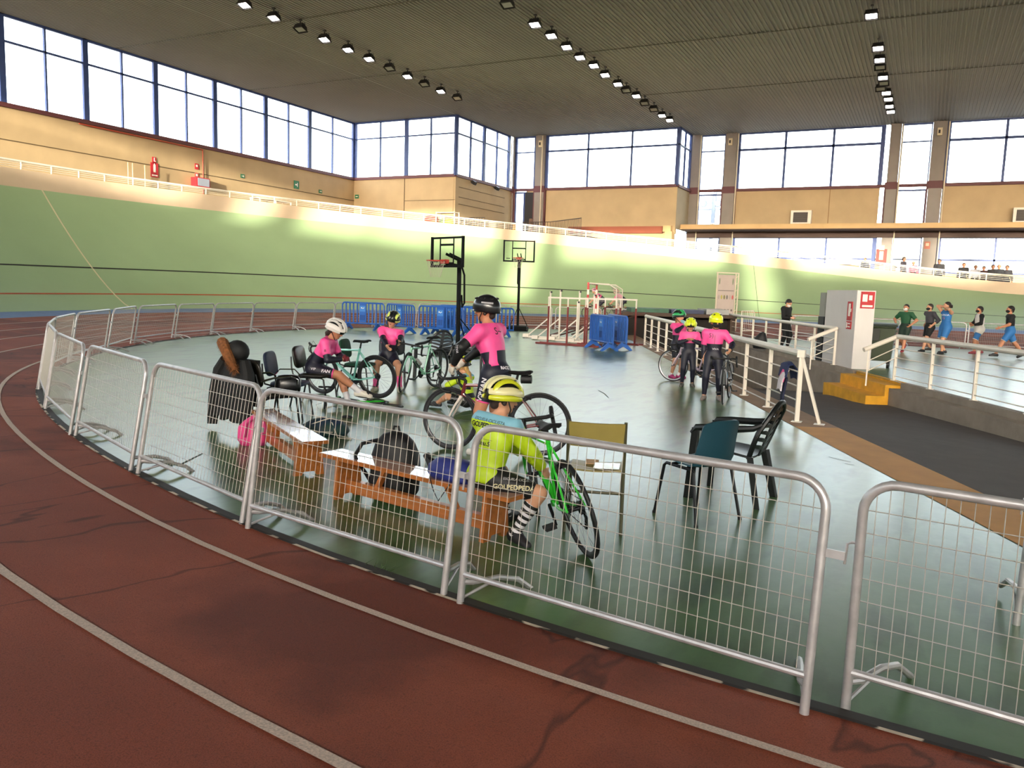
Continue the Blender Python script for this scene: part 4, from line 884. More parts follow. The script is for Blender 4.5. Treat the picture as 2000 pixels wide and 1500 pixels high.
hoop('farther portable basketball hoop, facing forward, in the middle of the green bank', -15.25, 30.2, 2.86, (.42, -1.), .55, .82)

# ------------------------------------------------------------------ hurdles, stands, goal
m_hred = mat('paint_darkred', '#6e2420', .5); m_hwhite = mat('paint_white', '#d6cec2', .5); m_stripe_r = mat('paint_red', '#b3251f', .5)
def red_frame(label, x, y, h, W=1.0, n=2, base=1.3):
    r = empty('hurdle', (0, 0, 0), 0, label, 'hurdle')
    for k in range(n):
        xx = -W / 2 + W * k / (n - 1); mb = MB(); mb.box((xx, 0, .62), (.05, .04, 1.2), mi=0); mb.box((xx, 0, 1.36), (.04, .03, .3), mi=1); mb.build('post', [m_hred, m_hwhite], r)
    MB().box((0, 0, 1.5), (W + .06, .03, .05)).build('top_bar', m_hwhite, r)
    for s in (0, .3): MB().box((0, s, .025), (base, .05, .05)).build('base_bar', m_hred, r)
    return place(r, x, y, h)
hf = V((.16, .99, 0))
red_frame('front dark red hurdle of three posts at the left of the equipment pile', -10.1, 23.5, (.02, 1), 1.35, 3, 2.2); red_frame('dark red hurdle directly behind the striped goal post', -9.3, 24.3, (.1, 1), 1.1, 2, 1.6)
red_frame('dark red hurdle at the right end of the equipment pile', -9.1, 25.6, (.2, 1), 1.2, 3, 1.5)
def white_stand(label, x, y, h, H=1.6):
    r = empty('post_stand', (0, 0, 0), 0, label, 'stand')
    MB().box((0, 0, H / 2 + .03), (.055, .055, H)).build('upright', m_hwhite, r); MB().bar((0, -.02, .75), (0, -.78, .09), .04, .04).build('brace', m_hwhite, r)
    MB().box((0, -.4, .035), (.10, .95, .06)).build('base', m_hwhite, r); MB().box((0, -.85, .08), (.2, .22, .12)).build('weight', m_hwhite, r); MB().box((0, .03, H), (.08, .05, .06)).build('hook', m_dark, r)
    return place(r, x, y, h)
for k, (x, y, H) in enumerate(((-12.0, 26.3, 1.66), (-11.3, 25.6, 1.72), (-11.0, 26.6, 1.7), (-10.6, 25.5, 1.35), (-10.2, 26.0, 1.6), (-9.75, 25.2, 1.6))):
    white_stand('white braced post stand, %s from the left in the equipment pile' % ('first', 'second', 'third', 'fourth', 'fifth', 'sixth')[k], x, y, (.98, .2), H)
gl = empty('handball_goal', (-11.85, 29.5, 0), math.atan2(2.98, -.8), 'red and white striped handball goal seen end on', 'goal')
for s in (0, 1):
    mb = MB()
    for k in range(10): mb.box((3. * s, 0, .1 + .2 * k), (.08, .08, .2), mi=k % 2)
    mb.box((3. * s, 0, 2.04), (.08, .08, .08), mi=1); mb.build('post', [m_hwhite, m_stripe_r], gl)
    MB().tube([V((3. * s, -.04, 2.05)), V((3. * s, -.8, 2.03)), V((3. * s, -1.1, 1.85)), V((3. * s, -1.15, .03)), V((3. * s, 0, .03))], .022, 6).build('net_stay', m_hwhite, gl, True)
mb = MB()
for k in range(15): mb.box((.1 + .2 * k, 0, 2.04), (.2, .08, .08), mi=k % 2)
mb.build('crossbar', [m_hwhite, m_stripe_r], gl)
mb = MB()
for k in range(22):
    x = 3. * k / 21; mb.tube([V((x, -.03, 2.04)), V((x, -.85, 1.98)), V((x, -1.08, 1.6)), V((x, -1.12, .05))], .004, 3, caps=False)
for k in range(12): z = .15 + .15 * k; mb.tube([V((0, -1.1, z)), V((3, -1.1, z))], .004, 3, caps=False)
for s in (0, 1):
    for k in range(12): z = .15 + .15 * k; mb.tube([V((3. * s, 0, z)), V((3. * s, -1.08, z))], .004, 3, caps=False)
tag(mb.build('net', m_net, gl), kind='stuff')
# dark long timbers leaning in the pile
for k in range(3): o = MB().bar((0, 0, 0), (2.7, .35, .92), .10, .05).build('landing_plank', mat('plank_brown', '#4a2b22', .7, var=.2, scale=6)); o.location = (-12.3 + .25 * k, 26.9 + .5 * k, .06 + .02 * k); tag(o, 'dark brown plank sloping up through the equipment pile, %s' % ('front one', 'middle one', 'rear one')[k], 'plank')
# traffic cone
cn = empty('traffic_cone', (-10.05, 27.2, 0), 0, 'orange traffic cone on the floor inside the equipment pile', 'cone'); MB().box((0, 0, .02), (.32, .32, .04)).build('base', mat('cone_orange', '#d0542a', .5), cn); MB().lathe([(.13, .04), (.03, .5), (.02, .52)], 14).build('body', mat('cone_orange', '#d0542a', .5), cn, True)

# ------------------------------------------------------------------ tunnel cover with mats
m_tun = mat('tunnel_brown', '#4b3c32', .85, var=.15, scale=3)
mb = MB()
for a, b in ((A0 - .62, A0 - .42), (A2, A2 + .2)): mb.prism([rp(a, 32.6, 0), rp(b, 32.6, 0), rp(b, 36.2, 0), rp(a, 36.2, 0)], (0, 0, .82))
mb.prism([rp(A0 - .62, 32.4, 0), rp(A2 + .2, 32.4, 0), rp(A2 + .2, 36.2, 0), rp(A0 - .62, 36.2, 0)], (0, 0, .0001))
for v in range(len(mb.v) - 8, len(mb.v)): x, y, z = mb.v[v]; mb.v[v] = (x, y, .82 + (.14 if z > .00005 else 0))
struct(mb.build('trim_90', m_tun))
struct(MB().grid([[rp(A0 - .6, 33.0, -2.2), rp(A2 + .1, 33.0, -2.2)], [rp(A0 - .6, 33.0, .9), rp(A2 + .1, 33.0, .9)]]).build('tunnel_shade_sheet', mat('tunnel_shade', '#1d1815', .9)))  # dark sheet in place of the shade inside the tunnel mouth
struct(MB().grid([[rp(A0, u, zl_(u) - .1) for u in us], [rp(A0 - .01, u, 0.) for u in us]]).build('wall_ramp_left', m_tun))
for k, (a, w_, hh, c, lab) in enumerate(((4.7, 1.5, .16, '#2f5a45', 'green mat on the tunnel cover, left one'), (6.2, 1.3, .15, '#2b3350', 'dark blue mat on the tunnel cover, middle one'), (7.4, .9, .20, '#9a9a98', 'folded grey striped mat on the tunnel cover, right one'))):
    mb = MB(); p0 = rp(a - w_ / 2, 32.5, 0); mb.prism([rp(a - w_ / 2, 32.5) - p0, rp(a + w_ / 2, 32.5) - p0, rp(a + w_ / 2, 34.3) - p0, rp(a - w_ / 2, 34.3) - p0], (0, 0, hh)); o = mb.build('gym_mat', mat('mat_%d' % k, c, .6, var=.15, scale=3)); o.location = p0 + V((0, 0, .965)); tag(o, lab, 'mat')

# ------------------------------------------------------------------ banner stand
bs = empty('banner_stand', (-8.3, 36.2, 0), 0, 'tall white banner stand with rows of small emblems on an aluminium truss', 'banner')
bp0, bp1 = aty(1395, 655, 36.2), aty(1433, 655, 36.9)
bs.location = (bp0.x, 36.2, 0); bd = V((bp1.x - bp0.x, .7, 0)); bW = bd.length; bs.rotation_euler = (0, 0, math.atan2(bd.y, bd.x)); m_bann = mat('banner_white', '#b5a69d', .6, var=.04, scale=2); m_alu = mat('aluminium_cream', '#d8ccb4', .4, metal=.3)
MB().box((bW / 2 - .05, 0, 1.40), (bW - .14, .02, 2.5)).build('banner_sheet', m_bann, bs)
for xx in (0, bW - .06, bW + .08): MB().box((xx, .03, 1.38), (.05, .05, 2.76)).build('upright', m_alu, bs)
for z in (.05, 2.74): MB().box((bW / 2, .03, z), (bW + .1, .05, .05)).build('crossbar', m_alu, bs)
for k in range(9): MB().bar((bW - .06, .03, .1 + .3 * k), (bW + .08, .03, .25 + .3 * k), .02, .02).build('truss_strut', m_alu, bs)
MB().box((bW / 2 - .05, -.015, 1.95), (bW - .2, .006, .03)).build('divider', mat('print_grey', '#6a625e', .7), bs)
for k, c in enumerate(('#a5988f', '#a9a052', '#7d7a4c', '#6d6a68', '#a79c95', '#c25a55')): MB().ell((.10 + (bW - .3) * k / 5, -.015, 1.66), (.045, .004, .10), nu=8, nv=5).build('emblem', mat('emblem_%d' % k, c, .7), bs)
for k in range(5): MB().ell((.12 + (bW - .34) * k / 4, -.015, 1.08), (.05, .004, .05), nu=8, nv=5).build('emblem', mat('print_grey', '#6a625e', .7), bs)
for xx in (.1, bW - .22): MB().ell((xx, -.015, 2.36), (.03, .004, .15), nu=8, nv=5).build('emblem', mat('emblem_green', '#6d7f63', .7), bs)
# ------------------------------------------------------------------ white block with fire signs, bin, dark speaker column
WBx = rp(8.10, 20.45)
wb = empty('service_block', WBx, math.atan2(RD.y, RD.x), 'tall white service block with fire hose signs beside the yellow steps', 'block'); m_blk = mat('block_white', '#d0cbc8', .7, var=.03, scale=2)
q = [V((0, 0, 0)), V((2.1, .0, 0)), V((2.1, -.46, 0)), V((0, -.46, 0))]; MB().prism(q, (0, 0, 1.98)).build('body', m_blk, wb)
def blk_sign(name, u, z, wu, h, face, m, items):
    """face 0: long side towards the ramp, 1: narrow side towards the camera"""
    c = V((u, .012, z)) if face == 0 else V((-.012, u, z)); sz = (wu, .02, h) if face == 0 else (.02, wu, h); o = MB().box(c, sz).build(name, m, wb)
    for du, dz, w_, h_ in items: MB().box(c + (V((du, .013, dz)) if face == 0 else V((-.013, du, dz))), (w_, .008, h_) if face == 0 else (.008, w_, h_)).build('symbol', m_signwhite, o)
blk_sign('fire_plate', .36, 1.45, .30, .48, 0, m_redsign, [(.0, .03, .12, .32), (-.1, .02, .04, .08)])
blk_sign('fire_plate', .36, 1.09, .30, .20, 0, m_redsign, [(-.04, .04, .14, .03), (-.04, -.04, .14, .03), (.10, 0, .04, .14)])
blk_sign('fire_plate', -.26, 1.74, .34, .42, 1, m_redsign, [(.07, .05, .12, .18), (-.07, .06, .08, .12), (0, -.15, .26, .05)])
sp = empty('speaker_column', rp(8.35, 23.0), math.atan2(RD.y, RD.x), 'dark grey and black cabinet standing behind the white block', 'cabinet')
MB().box((0, 0, .62), (.45, .4, 1.24)).build('lower_body', mat('cab_black', '#1a1a20', .6), sp); MB().box((0, 0, 1.58), (.40, .38, .66)).build('upper_body', mat('cab_grey', '#8f8f86', .6), sp)
wbn = empty('wheelie_bin', (-1.06, 23.25, 0), .0, 'large dark green wheeled refuse bin beside the white block', 'bin'); m_bin = mat('bin_green', '#2c3620', .5, var=.1, scale=3)
mb = MB(); lo = [V((x * .32, y * .36, .18)) for x, y in ((-1, -1), (1, -1), (1, 1), (-1, 1))]; hi = [V((x * .39, y * .44, 1.04)) for x, y in ((-1, -1), (1, -1), (1, 1), (-1, 1))]
mb.add(lo + hi, [(3, 2, 1, 0), (4, 5, 6, 7), (0, 1, 5, 4), (1, 2, 6, 5), (2, 3, 7, 6), (3, 0, 4, 7)]); mb.build('body', m_bin, wbn)
MB().sheet([[V((x, y, 1.06 + .09 * (1 - (y / .52) ** 2))) for x in (-.41, -.2, 0, .2, .41)] for y in (-.52, -.3, 0, .3, .52)], .03).build('lid', m_bin, wbn, True)
MB().box((-.1, -.47, .86), (.26, .03, .30), Matrix.Rotation(-.13, 3, 'X')).build('label_plate', mat('plate_dark', '#1a1d16', .6), wbn)
for s in (-1, 1): MB().box((s * .39, -.2, .96), (.1, .12, .06)).build('grip', m_bin, wbn)
for x, y in ((-.27, -.3), (.27, -.3), (.27, .3), (-.27, .3)): MB().cyl((x - .03, y, .09), (x + .03, y, .09), .09, n=14).build('wheel', m_dark, wbn); MB().box((x, y, .15), (.08, .08, .08)).build('wheel_fork', m_dark, wbn)
# backpack near the man in black, poles lying on the kerb
o = blob([((0, 0, 0), .22, .16), ((0, 0, .1), .25, .18), ((0, 0, .35), .2, .14), ((.05, 0, .52), .1, .08), ((.06, 0, .56), .03, .03)], 'black_rucksack', m_nyl); o.location = (-4.9, 27.9, 0); tag(o, 'black rucksack on the floor beside the man in black', 'backpack')
for k in range(4): o = MB().tube([rp(8.12 + .08 * k, 23.5 + .3 * k, .035), rp(8.2 + .12 * k, 29.3 + .2 * k, .035)], .025, 6).build('long_pole', [m_hwhite, m_hred, m_hwhite, m_hwhite][k]); tag(o, '%s long pole lying on the court kerb behind the railing, %s from the ramp' % (('white', 'red', 'white', 'white')[k], ('nearest', 'second', 'third', 'fourth')[k]), 'pole')
# gallery things above the bank
def gz(x, y):
    """gallery floor height near (x, y)"""
    t = min(TRACK, key=lambda t: (t[0] + t[2] * 15 - x) ** 2 + (t[1] + t[3] * 15 - y) ** 2); return t[7] - .7
def gal(px, py, Y): P = aty(px, py, Y); return V((P.x, P.y, gz(P.x, P.y)))
P = gal(1050, 440, 56.2); bl = empty('balustrade', P, 0, 'dark vertical bar balustrade on the upper landing by the doorway', 'balustrade'); m_bal = mat('iron_dark', '#3a2f28', .6)
pp = [aty(983, 420, 56.6), aty(1075, 420, 56.6), atx(1135, 430, aty(1135, 430, 54.).x)]; pp = [V((p.x, p.y, 5.72)) - P for p in pp]; pp[2] = V((aty(1135, 430, 53.8).x, 53.8, 5.72)) - P
def bars(root, pp, h, pitch):
    MB().tube([p + V((0, 0, h)) for p in pp], .03, 6).build('top_rail', m_bal, root); MB().tube([p + V((0, 0, .12)) for p in pp], .02, 6).build('bottom_rail', m_bal, root)
    for a, b in zip(pp, pp[1:]):
        n = int((b - a).length / pitch)
        for k in range(n + 1): p = a.lerp(b, k / n); MB().bar(p, p + V((0, 0, h)), .025, .025).build('baluster', m_bal, root)
bars(bl, pp, 1.15, .2)
mb = MB(); ex = [pp[0] + P, pp[1] + P, pp[2] + P, V((pp[2].x + P.x, YB2 - .1, 5.72)), V((pp[0].x + P.x, YB2 - .1, 5.72))]; mb.prism([V((p.x, p.y, 5.5)) for p in ex], (0, 0, .22)); struct(mb.build('floor_landing', mat('landing_dark', '#54483c', .9)))
P = gal(915, 425, 49.6); b2 = empty('balustrade', P, 0, 'short dark barred balustrade left of the landing, against the grey wall', 'balustrade')
bars(b2, [V((-1., 0, .0)), V((1.3, 0, .0))], 1.9, .2)
P = gal(874, 430, 48.6); sh = empty('shelf_rack', P, 0, 'white shelf rack with yellow bundles on the gallery', 'rack')
for x in (-.75, .75):
    for y in (-.3, .3): MB().box((x, y, 1.1), (.06, .06, 2.2)).build('upright', m_white, sh)
for z in (.4, 1.3, 2.15): MB().box((0, 0, z), (1.56, .66, .05)).build('shelf', m_white, sh)
for k, (x, z, c, lab) in enumerate(((-.2, .43, '#8d4a3c', 'dark red bundle on the lowest shelf of the rack'), (.15, 1.33, '#c9a02c', 'yellow bundle on the middle shelf of the rack'), (-.3, 1.33, '#5a6b3c', 'green bundle on the middle shelf of the rack'))):
    o = blob([((0, 0, 0), .3, .22), ((0, 0, .1), .34, .26), ((0, 0, .34), .28, .2), ((0, 0, .42), .1, .1)], 'bundle', mat('bundle_%d' % k, c, .7, var=.2, scale=5)); o.location = P + V((x, 0, z)); tag(o, lab, 'bundle')
P = gal(843, 425, 48.6); o = MB().box((0, 0, .75), (1.15, .6, 1.5)).build('crate', mat('crate_orange', '#b5764a', .7, var=.1)); o.location = P; tag(o, 'orange brown crate on the gallery beside the shelf rack', 'crate')
o = blob([((0, 0, 0), .5, .25), ((0, 0, .14), .55, .28), ((0, 0, .4), .45, .2), ((0, 0, .48), .2, .1)], 'red_bundle', mat('bundle_red', '#a8402f', .7, var=.2, scale=5)); o.location = P + V((0, 0, 1.505)); tag(o, 'red bundle lying on top of the orange crate', 'bundle')
P = gal(724, 412, 47.5); o = empty('round_panel', P, 0, 'pale rounded board leaning on the gallery wall', 'board'); MB().prism([V((-.8, 0, 0)), V((.8, 0, 0))] + arc((0, 0, 1.), .8, 0, PI, 10), (0, .05, 0)).build('panel', mat('board_cream', '#cdbfae', .6), o)
P = atx(534, 375, XL + 1.2); P.z = gz(P.x, P.y); o = empty('tribune_bench', P, 0, 'white barred frame bench on the gallery under the left wall', 'frame')
for y in (-1.6, -.2, 1.2):
    for x in (-.4, .4): MB().box((x, y, .95), (.06, .06, 1.9)).build('leg', m_white, o)
for z in (1.2, 1.55, 1.88): MB().box((.4, -.2, z), (.04, 2.9, .05)).build('rail', m_white, o)
MB().box((0, -.2, 1.9), (.86, 2.9, .04)).build('top', m_white, o)
for k, (x, y) in enumerate(((250, 325), (259, 330), (283, 333))): P = atx(x, y, XL + .6); o = MB().cyl((0, 0, gz(P.x, P.y)), (0, 0, 7.9), .03, n=6).build('pale_pole', mat('pole_beige', '#c9b48c', .6)); o.location = (P.x, P.y, 0); tag(o, 'thin pale pole standing on the left gallery, %s of three' % ('leftmost', 'middle one', 'rightmost')[k], 'pole')
# a few things standing on the upper landing by the doorway
for k, (px_, Y_, c, hh, r_, lab) in enumerate(((1037, 57.6, '#6b5546', 1.5, .16, 'brown rolled mat standing upright on the upper landing by the doorway'), (1005, 57.2, '#b98a4a', 1.1, .13, 'tan rolled mat standing on the upper landing, left of the brown one'), (963, 52.5, '#8d8069', 2.0, .34, 'grey beige padded post on the gallery beside the landing'))):
    P = aty(px_, 430, Y_); z_ = 5.725 if k < 2 else gz(P.x, P.y); o = MB().lathe([(r_ * .9, 0), (r_, .04), (r_, hh * .5), (r_ * .97, hh - .05), (r_ * .8, hh)], 12).build('rolled_mat' if k < 2 else 'padded_post', mat('roll_%d' % k, c, .7, var=.1), None, True); o.location = (P.x, P.y, z_); tag(o, lab, 'mat' if k < 2 else 'post')
# outside: lighting mast with two round lamps, seen through the far window
P = aty(1387, 420, 95.); ms = empty('lighting_mast', (P.x, 95, -2.5), 0, 'steel mast with two round lamps outside the window', 'mast'); m_mast = mat('mast_grey', '#38475c', .6)
MB().bar((0, 0, 0), (.4, 0, 16.), .4, .4).build('post', m_mast, ms); MB().bar((-3, 0, 12.6), (0, 0, 6.), .5, .5).build('strut', m_mast, ms); MB().bar((-2.6, 0, 14.1), (2.6, 0, 14.1), .16, .16).build('crossbar', m_mast, ms)
for x in (-.8, .85): MB().lathe([(.12, -.2), (.40, .06), (.43, .12), (.36, .18)], 14, Matrix.Translation((x, 0, 14.75)) @ Matrix.Rotation(PI / 2, 4, 'X')).build('lamp', m_mast, ms)
MB().prism([V((.2, 0, 16)), V((1.1, 0, 16)), V((.3, 0, 20.5))], (0, .3, 0)).build('spire', m_mast, ms)
P = aty(1580, 500, 120.); o = empty('far_building', (P.x, 120, -2.5), 0, 'pale flat roofed building outside the lower windows', 'building'); MB().box((0, 0, 4.4), (22, 10, 8.8)).build('wall', mat('far_beige', '#7a6a55', .9), o); MB().box((0, 0, 8.9), (22.4, 10.4, .3)).build('roof', mat('far_roof', '#a89a86', .9), o)
for k in range(5): MB().box((-8 + 4 * k, -5.02, 6.3), (1.6, .06, 1.5)).build('window', mat('far_window', '#6f7a86', .3), o)
# white barred barrier by the banner stand, dark crack and scuffs in the floor paint
P = atz(1446, 655); Q = atz(1471, 655); wbar = empty('bar_barrier', P, math.atan2(Q.y - P.y, Q.x - P.x), 'small white barrier with upright bars beside the banner stand', 'barrier'); W_ = (Q - P).length
MB().tube([V((0, 0, 0)), V((0, 0, 1.08)), V((W_ * .9, 0, 1.1)), V((W_, 0, .98)), V((W_, 0, 0))], .022, 8).build('frame', m_white, wbar, True); MB().bar((0, 0, .2), (W_, 0, .2), .03, .03).build('bottom_rail', m_white, wbar)
for k in range(1, 7): MB().cyl((W_ * k / 7, 0, .2), (W_ * k / 7, 0, 1.08), .009, n=6).build('upright_bar', m_white, wbar)
def scuff(n_, pts_, wd):
    q_ = [atz(*p, .004) for p in pts_]; rows = []
    for i, p in enumerate(q_):
        T = (q_[min(i + 1, len(q_) - 1)] - q_[max(i - 1, 0)]).normalized(); x_ = V((-T.y, T.x, 0)) * wd * (.4 + .6 * math.sin(PI * (i + .5) / len(q_))); rows.append([p - x_, p + x_])
    struct(MB().grid(rows).build(n_, mat('scuff_dark', '#1c2418', .7)))
scuff('trim_91', [(287, 918), (300, 910), (318, 904), (333, 907), (350, 908), (372, 897), (396, 885)], .012)
scuff('trim_92', [(1168, 762), (1180, 768), (1189, 777)], .008); scuff('trim_93', [(1618, 892), (1640, 897), (1662, 902)], .008); scuff('trim_94', [(1650, 905), (1668, 908)], .008)
# grass tuft in the kerb joint
o = MB(); rnd = random.Random(5)
for k in range(26):
    a = rnd.uniform(0, 2 * PI); p = V((rnd.uniform(-.14, .14), rnd.uniform(-.03, .03), 0)); l = rnd.uniform(.04, .12); o.add([p - V((.004, 0, 0)), p + V((.004, 0, 0)), p + V((math.cos(a) * l, math.sin(a) * l, .03 + .02 * rnd.random()))], [(0, 1, 2)])
o = o.build('grass_tuft', mat('grass', '#39502a', .8)); P = atz(738, 1113); o.location = P; o.rotation_euler = (0, 0, -.2); tag(o, 'small grass tuft growing from the kerb joint by the red track', 'grass', kind='stuff')
# ------------------------------------------------------------------ bicycles (modelled with the rear wheel at the origin, heading +X)
m_tyre = mat('tyre_black', '#141416', .6); m_rimk = mat('rim_black', '#222226', .35); m_spoke = mat('spoke_steel', '#8c8c90', .3, metal=.8); m_chainset = mat('chainset_dark', '#2a2a2e', .3, metal=.7)
def bike(name, label, root_xy, heading, lean=0., frame='#7cc6b8', fork=None, bars='drop', sc_=1., steer=0., rim=None, tape='#131315', logo=None, logo_m=None, bag=False, bottle=None, stripe=None, deep=.022, z=0., pitch=0., flat=False):
    r = empty(name, (*root_xy, z), 0, label, 'bicycle'); r.rotation_mode = 'XYZ'
    r.matrix_world = Matrix.Translation((*root_xy, z)) @ Matrix.Rotation(math.radians(heading), 4, 'Z') @ Matrix.Rotation(math.radians(-lean), 4, 'X') @ Matrix.Scale(sc_, 4)
    mf = mat('bike_' + frame.strip('#'), frame, .3, coat=.5); mk = mat('bike_' + fork.strip('#'), fork, .3, coat=.5) if fork else mf
    mrim = mat('rim_' + rim.strip('#'), rim, .3, metal=.4) if rim else m_rimk; mtape = mat('tape_' + tape.strip('#'), tape, .7)
    BBp, RA, FA = V((.41, 0, .275)), V((0, 0, .34)), V((.985, 0, .34)); ST, HB_, HT = V((.275, 0, .74)), V((.845, 0, .60)), V((.81, 0, .735))
    mb = MB()
    mb.tube([ST + V((-.005, 0, .03)), BBp], .017, 10); mb.tube([HB_ + V((-.01, 0, .02)), BBp], [.021, .026], 10); mb.tube([HT + V((0, 0, -.02)), ST], [.019, .015], 10); mb.tube([HB_, HT], .021, 10); mb.cyl(BBp - V((0, .04, 0)), BBp + V((0, .04, 0)), .024)
    for s in (-1, 1):
        mb.tube([ST + V((0, s * .012, -.03)), V((.06, s * .055, .42)), RA + V((0, s * .065, 0))], .008, 8); mb.tube([BBp + V((-.02, s * .03, 0)), V((.22, s * .05, .29)), RA + V((0, s * .065, 0))], [.012, .010, .009], 8)
    fr = mb.build('frame', mf, r, True)
    if logo:
        d = (HB_ - BBp).normalized(); n = V((0, -1, 0)); up = d.cross(n) * -1
        for s, nn in ((-1, V((0, -1, 0))), (1, V((0, 1, 0)))):
            xd = d if s == -1 else -d; yd = nn.cross(xd); text_mesh(logo, .066, logo_m or m_dark, 'lettering', fr, BBp.lerp(HB_, .52) + nn * .0235, Matrix((xd, yd, nn)).transposed(), .003, bold=.0015)
    if stripe:
        ms_ = mat('stripe_' + stripe.strip('#'), stripe, .4)
        for t in (.25, .42, .6, .78):
            for s in (-1, 1): MB().bar(BBp.lerp(HB_, t) + V((0, s * .022, -.01)), BBp.lerp(HB_, t + .1) + V((0, s * .022, .012)), .006, .012, (0, 1, 0)).build('decal', ms_, fr)
    # steering part turns about the head tube
    ax = (HT - HB_).normalized(); RS = Matrix.Rotation(math.radians(steer), 3, ax); S = lambda p: RS @ (V(p) - HB_) + HB_
    mb = MB()
    for s in (-1, 1): mb.tube([S(HB_ + V((.005, s * .03, -.02))), S((.90, s * .045, .5)), S(FA + V((0, s * .05, 0)))], [.015, .013, .009], 8)
    mb.tube([S(HB_ + V((.005, -.035, -.015))), S(HB_ + V((.005, .035, -.015)))], .018, 8); mb.build('fork', mk, r, True)
    def wheel(nm, c, st):
        X = (lambda p: S(p)) if st else (lambda p: V(p))
        C = lambda R, k, n, y=0.: X((c.x + R * math.cos(2 * PI * k / n), y, c.z + R * math.sin(2 * PI * k / n)))
        w = MB().tube([C(.327, k, 40) for k in range(40)], .0135, 8, True).build(nm, m_tyre, r, True)
        w.name = nm
        mb = MB(); N = 40
        mb.grid([[C(R, k, N, y) for k in range(N)] for R, y in ((.316, -.010), (.316 - deep, -.009), (.312 - deep, 0), (.316 - deep, .009), (.316, .010))], closed=True); mb.build('rim', mrim, w, True, 1.2)
        mb = MB(); mb.tube([X((c.x, -.05, c.z)), X((c.x, -.02, c.z)), X((c.x, .02, c.z)), X((c.x, .05, c.z))], [.018, .014, .014, .018], 10); mb.build('hub', m_chainset, w)
        mb = MB()
        for k in range(24):
            s = 1 if k % 2 else -1; a = 2 * PI * k / 24; b = a + (.5 if k % 4 < 2 else -.5)
            mb.tube([X((c.x + .018 * math.cos(b), s * .025, c.z + .018 * math.sin(b))), X((c.x + (.312 - deep) * math.cos(a), 0, c.z + (.312 - deep) * math.sin(a)))], .0012, 3, caps=False)
        tag(mb.build('spokes', m_spoke, w), kind='stuff')
    wheel('front_wheel', FA, True); wheel('rear_wheel', RA, False)
    MB().tube([ST, V((.245, 0, .86))], .0135, 8).build('seat_post', m_tyre, r)
    rows = []
    for x, wd, z in ((.375, .012, .875), (.36, .022, .885), (.30, .022, .885), (.24, .035, .885), (.17, .066, .89), (.12, .072, .90), (.10, .05, .895)): rows.append([V((x, wd * s, z - .018 * abs(s) ** 1.5)) for s in (-1, -.5, 0, .5, 1)])
    MB().sheet(rows, .022).build('saddle', m_tyre, r, True)
    MB().tube([V((.32, 0, .865)), V((.25, 0, .855)), V((.17, 0, .865))], .007, 6).build('saddle_rail', m_spoke, r)
    if bag: MB().tube([V((.21, 0, .81)), V((.10, 0, .815))], .045, 12).build('saddle_bag', m_nyl, r, True)
    # bars
    mb = MB(); st0 = HT + V((.0, 0, .035)); mb.tube([S(HT - V((0, 0, .0))), S(st0)], .018, 8); mb.tube([S(st0), S(st0 + V((.095, 0, .02)))], .015, 8); mb.build('stem', m_tyre, r, True)
    c = st0 + V((.095, 0, .02))
    if bars == 'drop':
        h = []
        side = [(0, .03, 0), (0, .17, .0), (.03, .205, .0), (.075, .21, -.005), (.10, .212, -.04), (.095, .214, -.09), (.06, .216, -.125), (.01, .218, -.135), (-.04, .22, -.135)]
        pts = [S(c + V((x, -y, z_))) for x, y, z_ in reversed(side)] + [S(c + V((x, y, z_))) for x, y, z_ in side]
        hb = MB().tube(pts, .0155, 8).build('handlebar', mtape, r, True)
        for s in (-1, 1):
            MB().tube([S(c + V((.07, s * .21, 0))), S(c + V((.115, s * .21, .03))), S(c + V((.125, s * .21, .05)))], [.018, .018, .014], 8).build('brake_hood', m_tyre, hb, True)
            MB().tube([S(c + V((.118, s * .21, .015))), S(c + V((.135, s * .215, -.05))), S(c + V((.115, s * .215, -.10)))], .006, 6).build('brake_lever', m_chainset, hb, True)
        MB().tube([S(c + V((.1, .2, 0))), S(c + V((.14, .1, .06))), S(c + V((.06, .03, -.1))), S(HB_ + V((.02, 0, .03)))], .0028, 5).build('cable', m_tyre, hb, True)
    else:
        hb = MB().tube([S(c + V((-.03, -.27, .02))), S(c + V((0, -.1, 0))), S(c + V((0, .1, 0))), S(c + V((-.03, .27, .02)))], .012, 8).build('handlebar', m_tyre, r, True)
        for s in (-1, 1):
            MB().tube([S(c + V((-.012, s * .17, .01))), S(c + V((-.03, s * .28, .02)))], .017, 8).build('grip', mtape, hb, True); MB().tube([S(c + V((.02, s * .15, 0))), S(c + V((.04, s * .24, -.01)))], .006, 6).build('brake_lever', m_chainset, hb)
    # drive train on the right (-Y) side
    mb = MB(); mb.lathe([(.0, 0), (.085, 0), (.088, .004), (.0, .004)], 28, Matrix.Translation(BBp + V((0, -.05, 0))) @ Matrix.Rotation(PI / 2, 4, 'X')); cr = mb.build('chainring', m_chainset, r)
    for s, dx in ((-1, 1), (1, -1)):
        ca = BBp + V((0, s * .06, 0)); cb = ca + V((dx * .13, s * .02, -.11)); MB().tube([ca, cb], [.013, .010], 8).build('crank_arm', m_chainset, r); MB().box(cb + V((0, s * .05, 0)), (.09, .08, .02)).build('pedal', m_tyre, r)
    MB().lathe([(.0, 0), (.05, 0), (.045, .02), (.03, .03), (0, .03)], 18, Matrix.Translation(RA + V((0, -.022, 0))) @ Matrix.Rotation(PI / 2, 4, 'X')).build('cassette', m_chainset, r)
    MB().tube([RA + V((0, -.05, -.04)), RA + V((.02, -.06, -.09)), RA + V((.035, -.05, -.17))], .012, 6).build('derailleur', m_chainset, r, True)
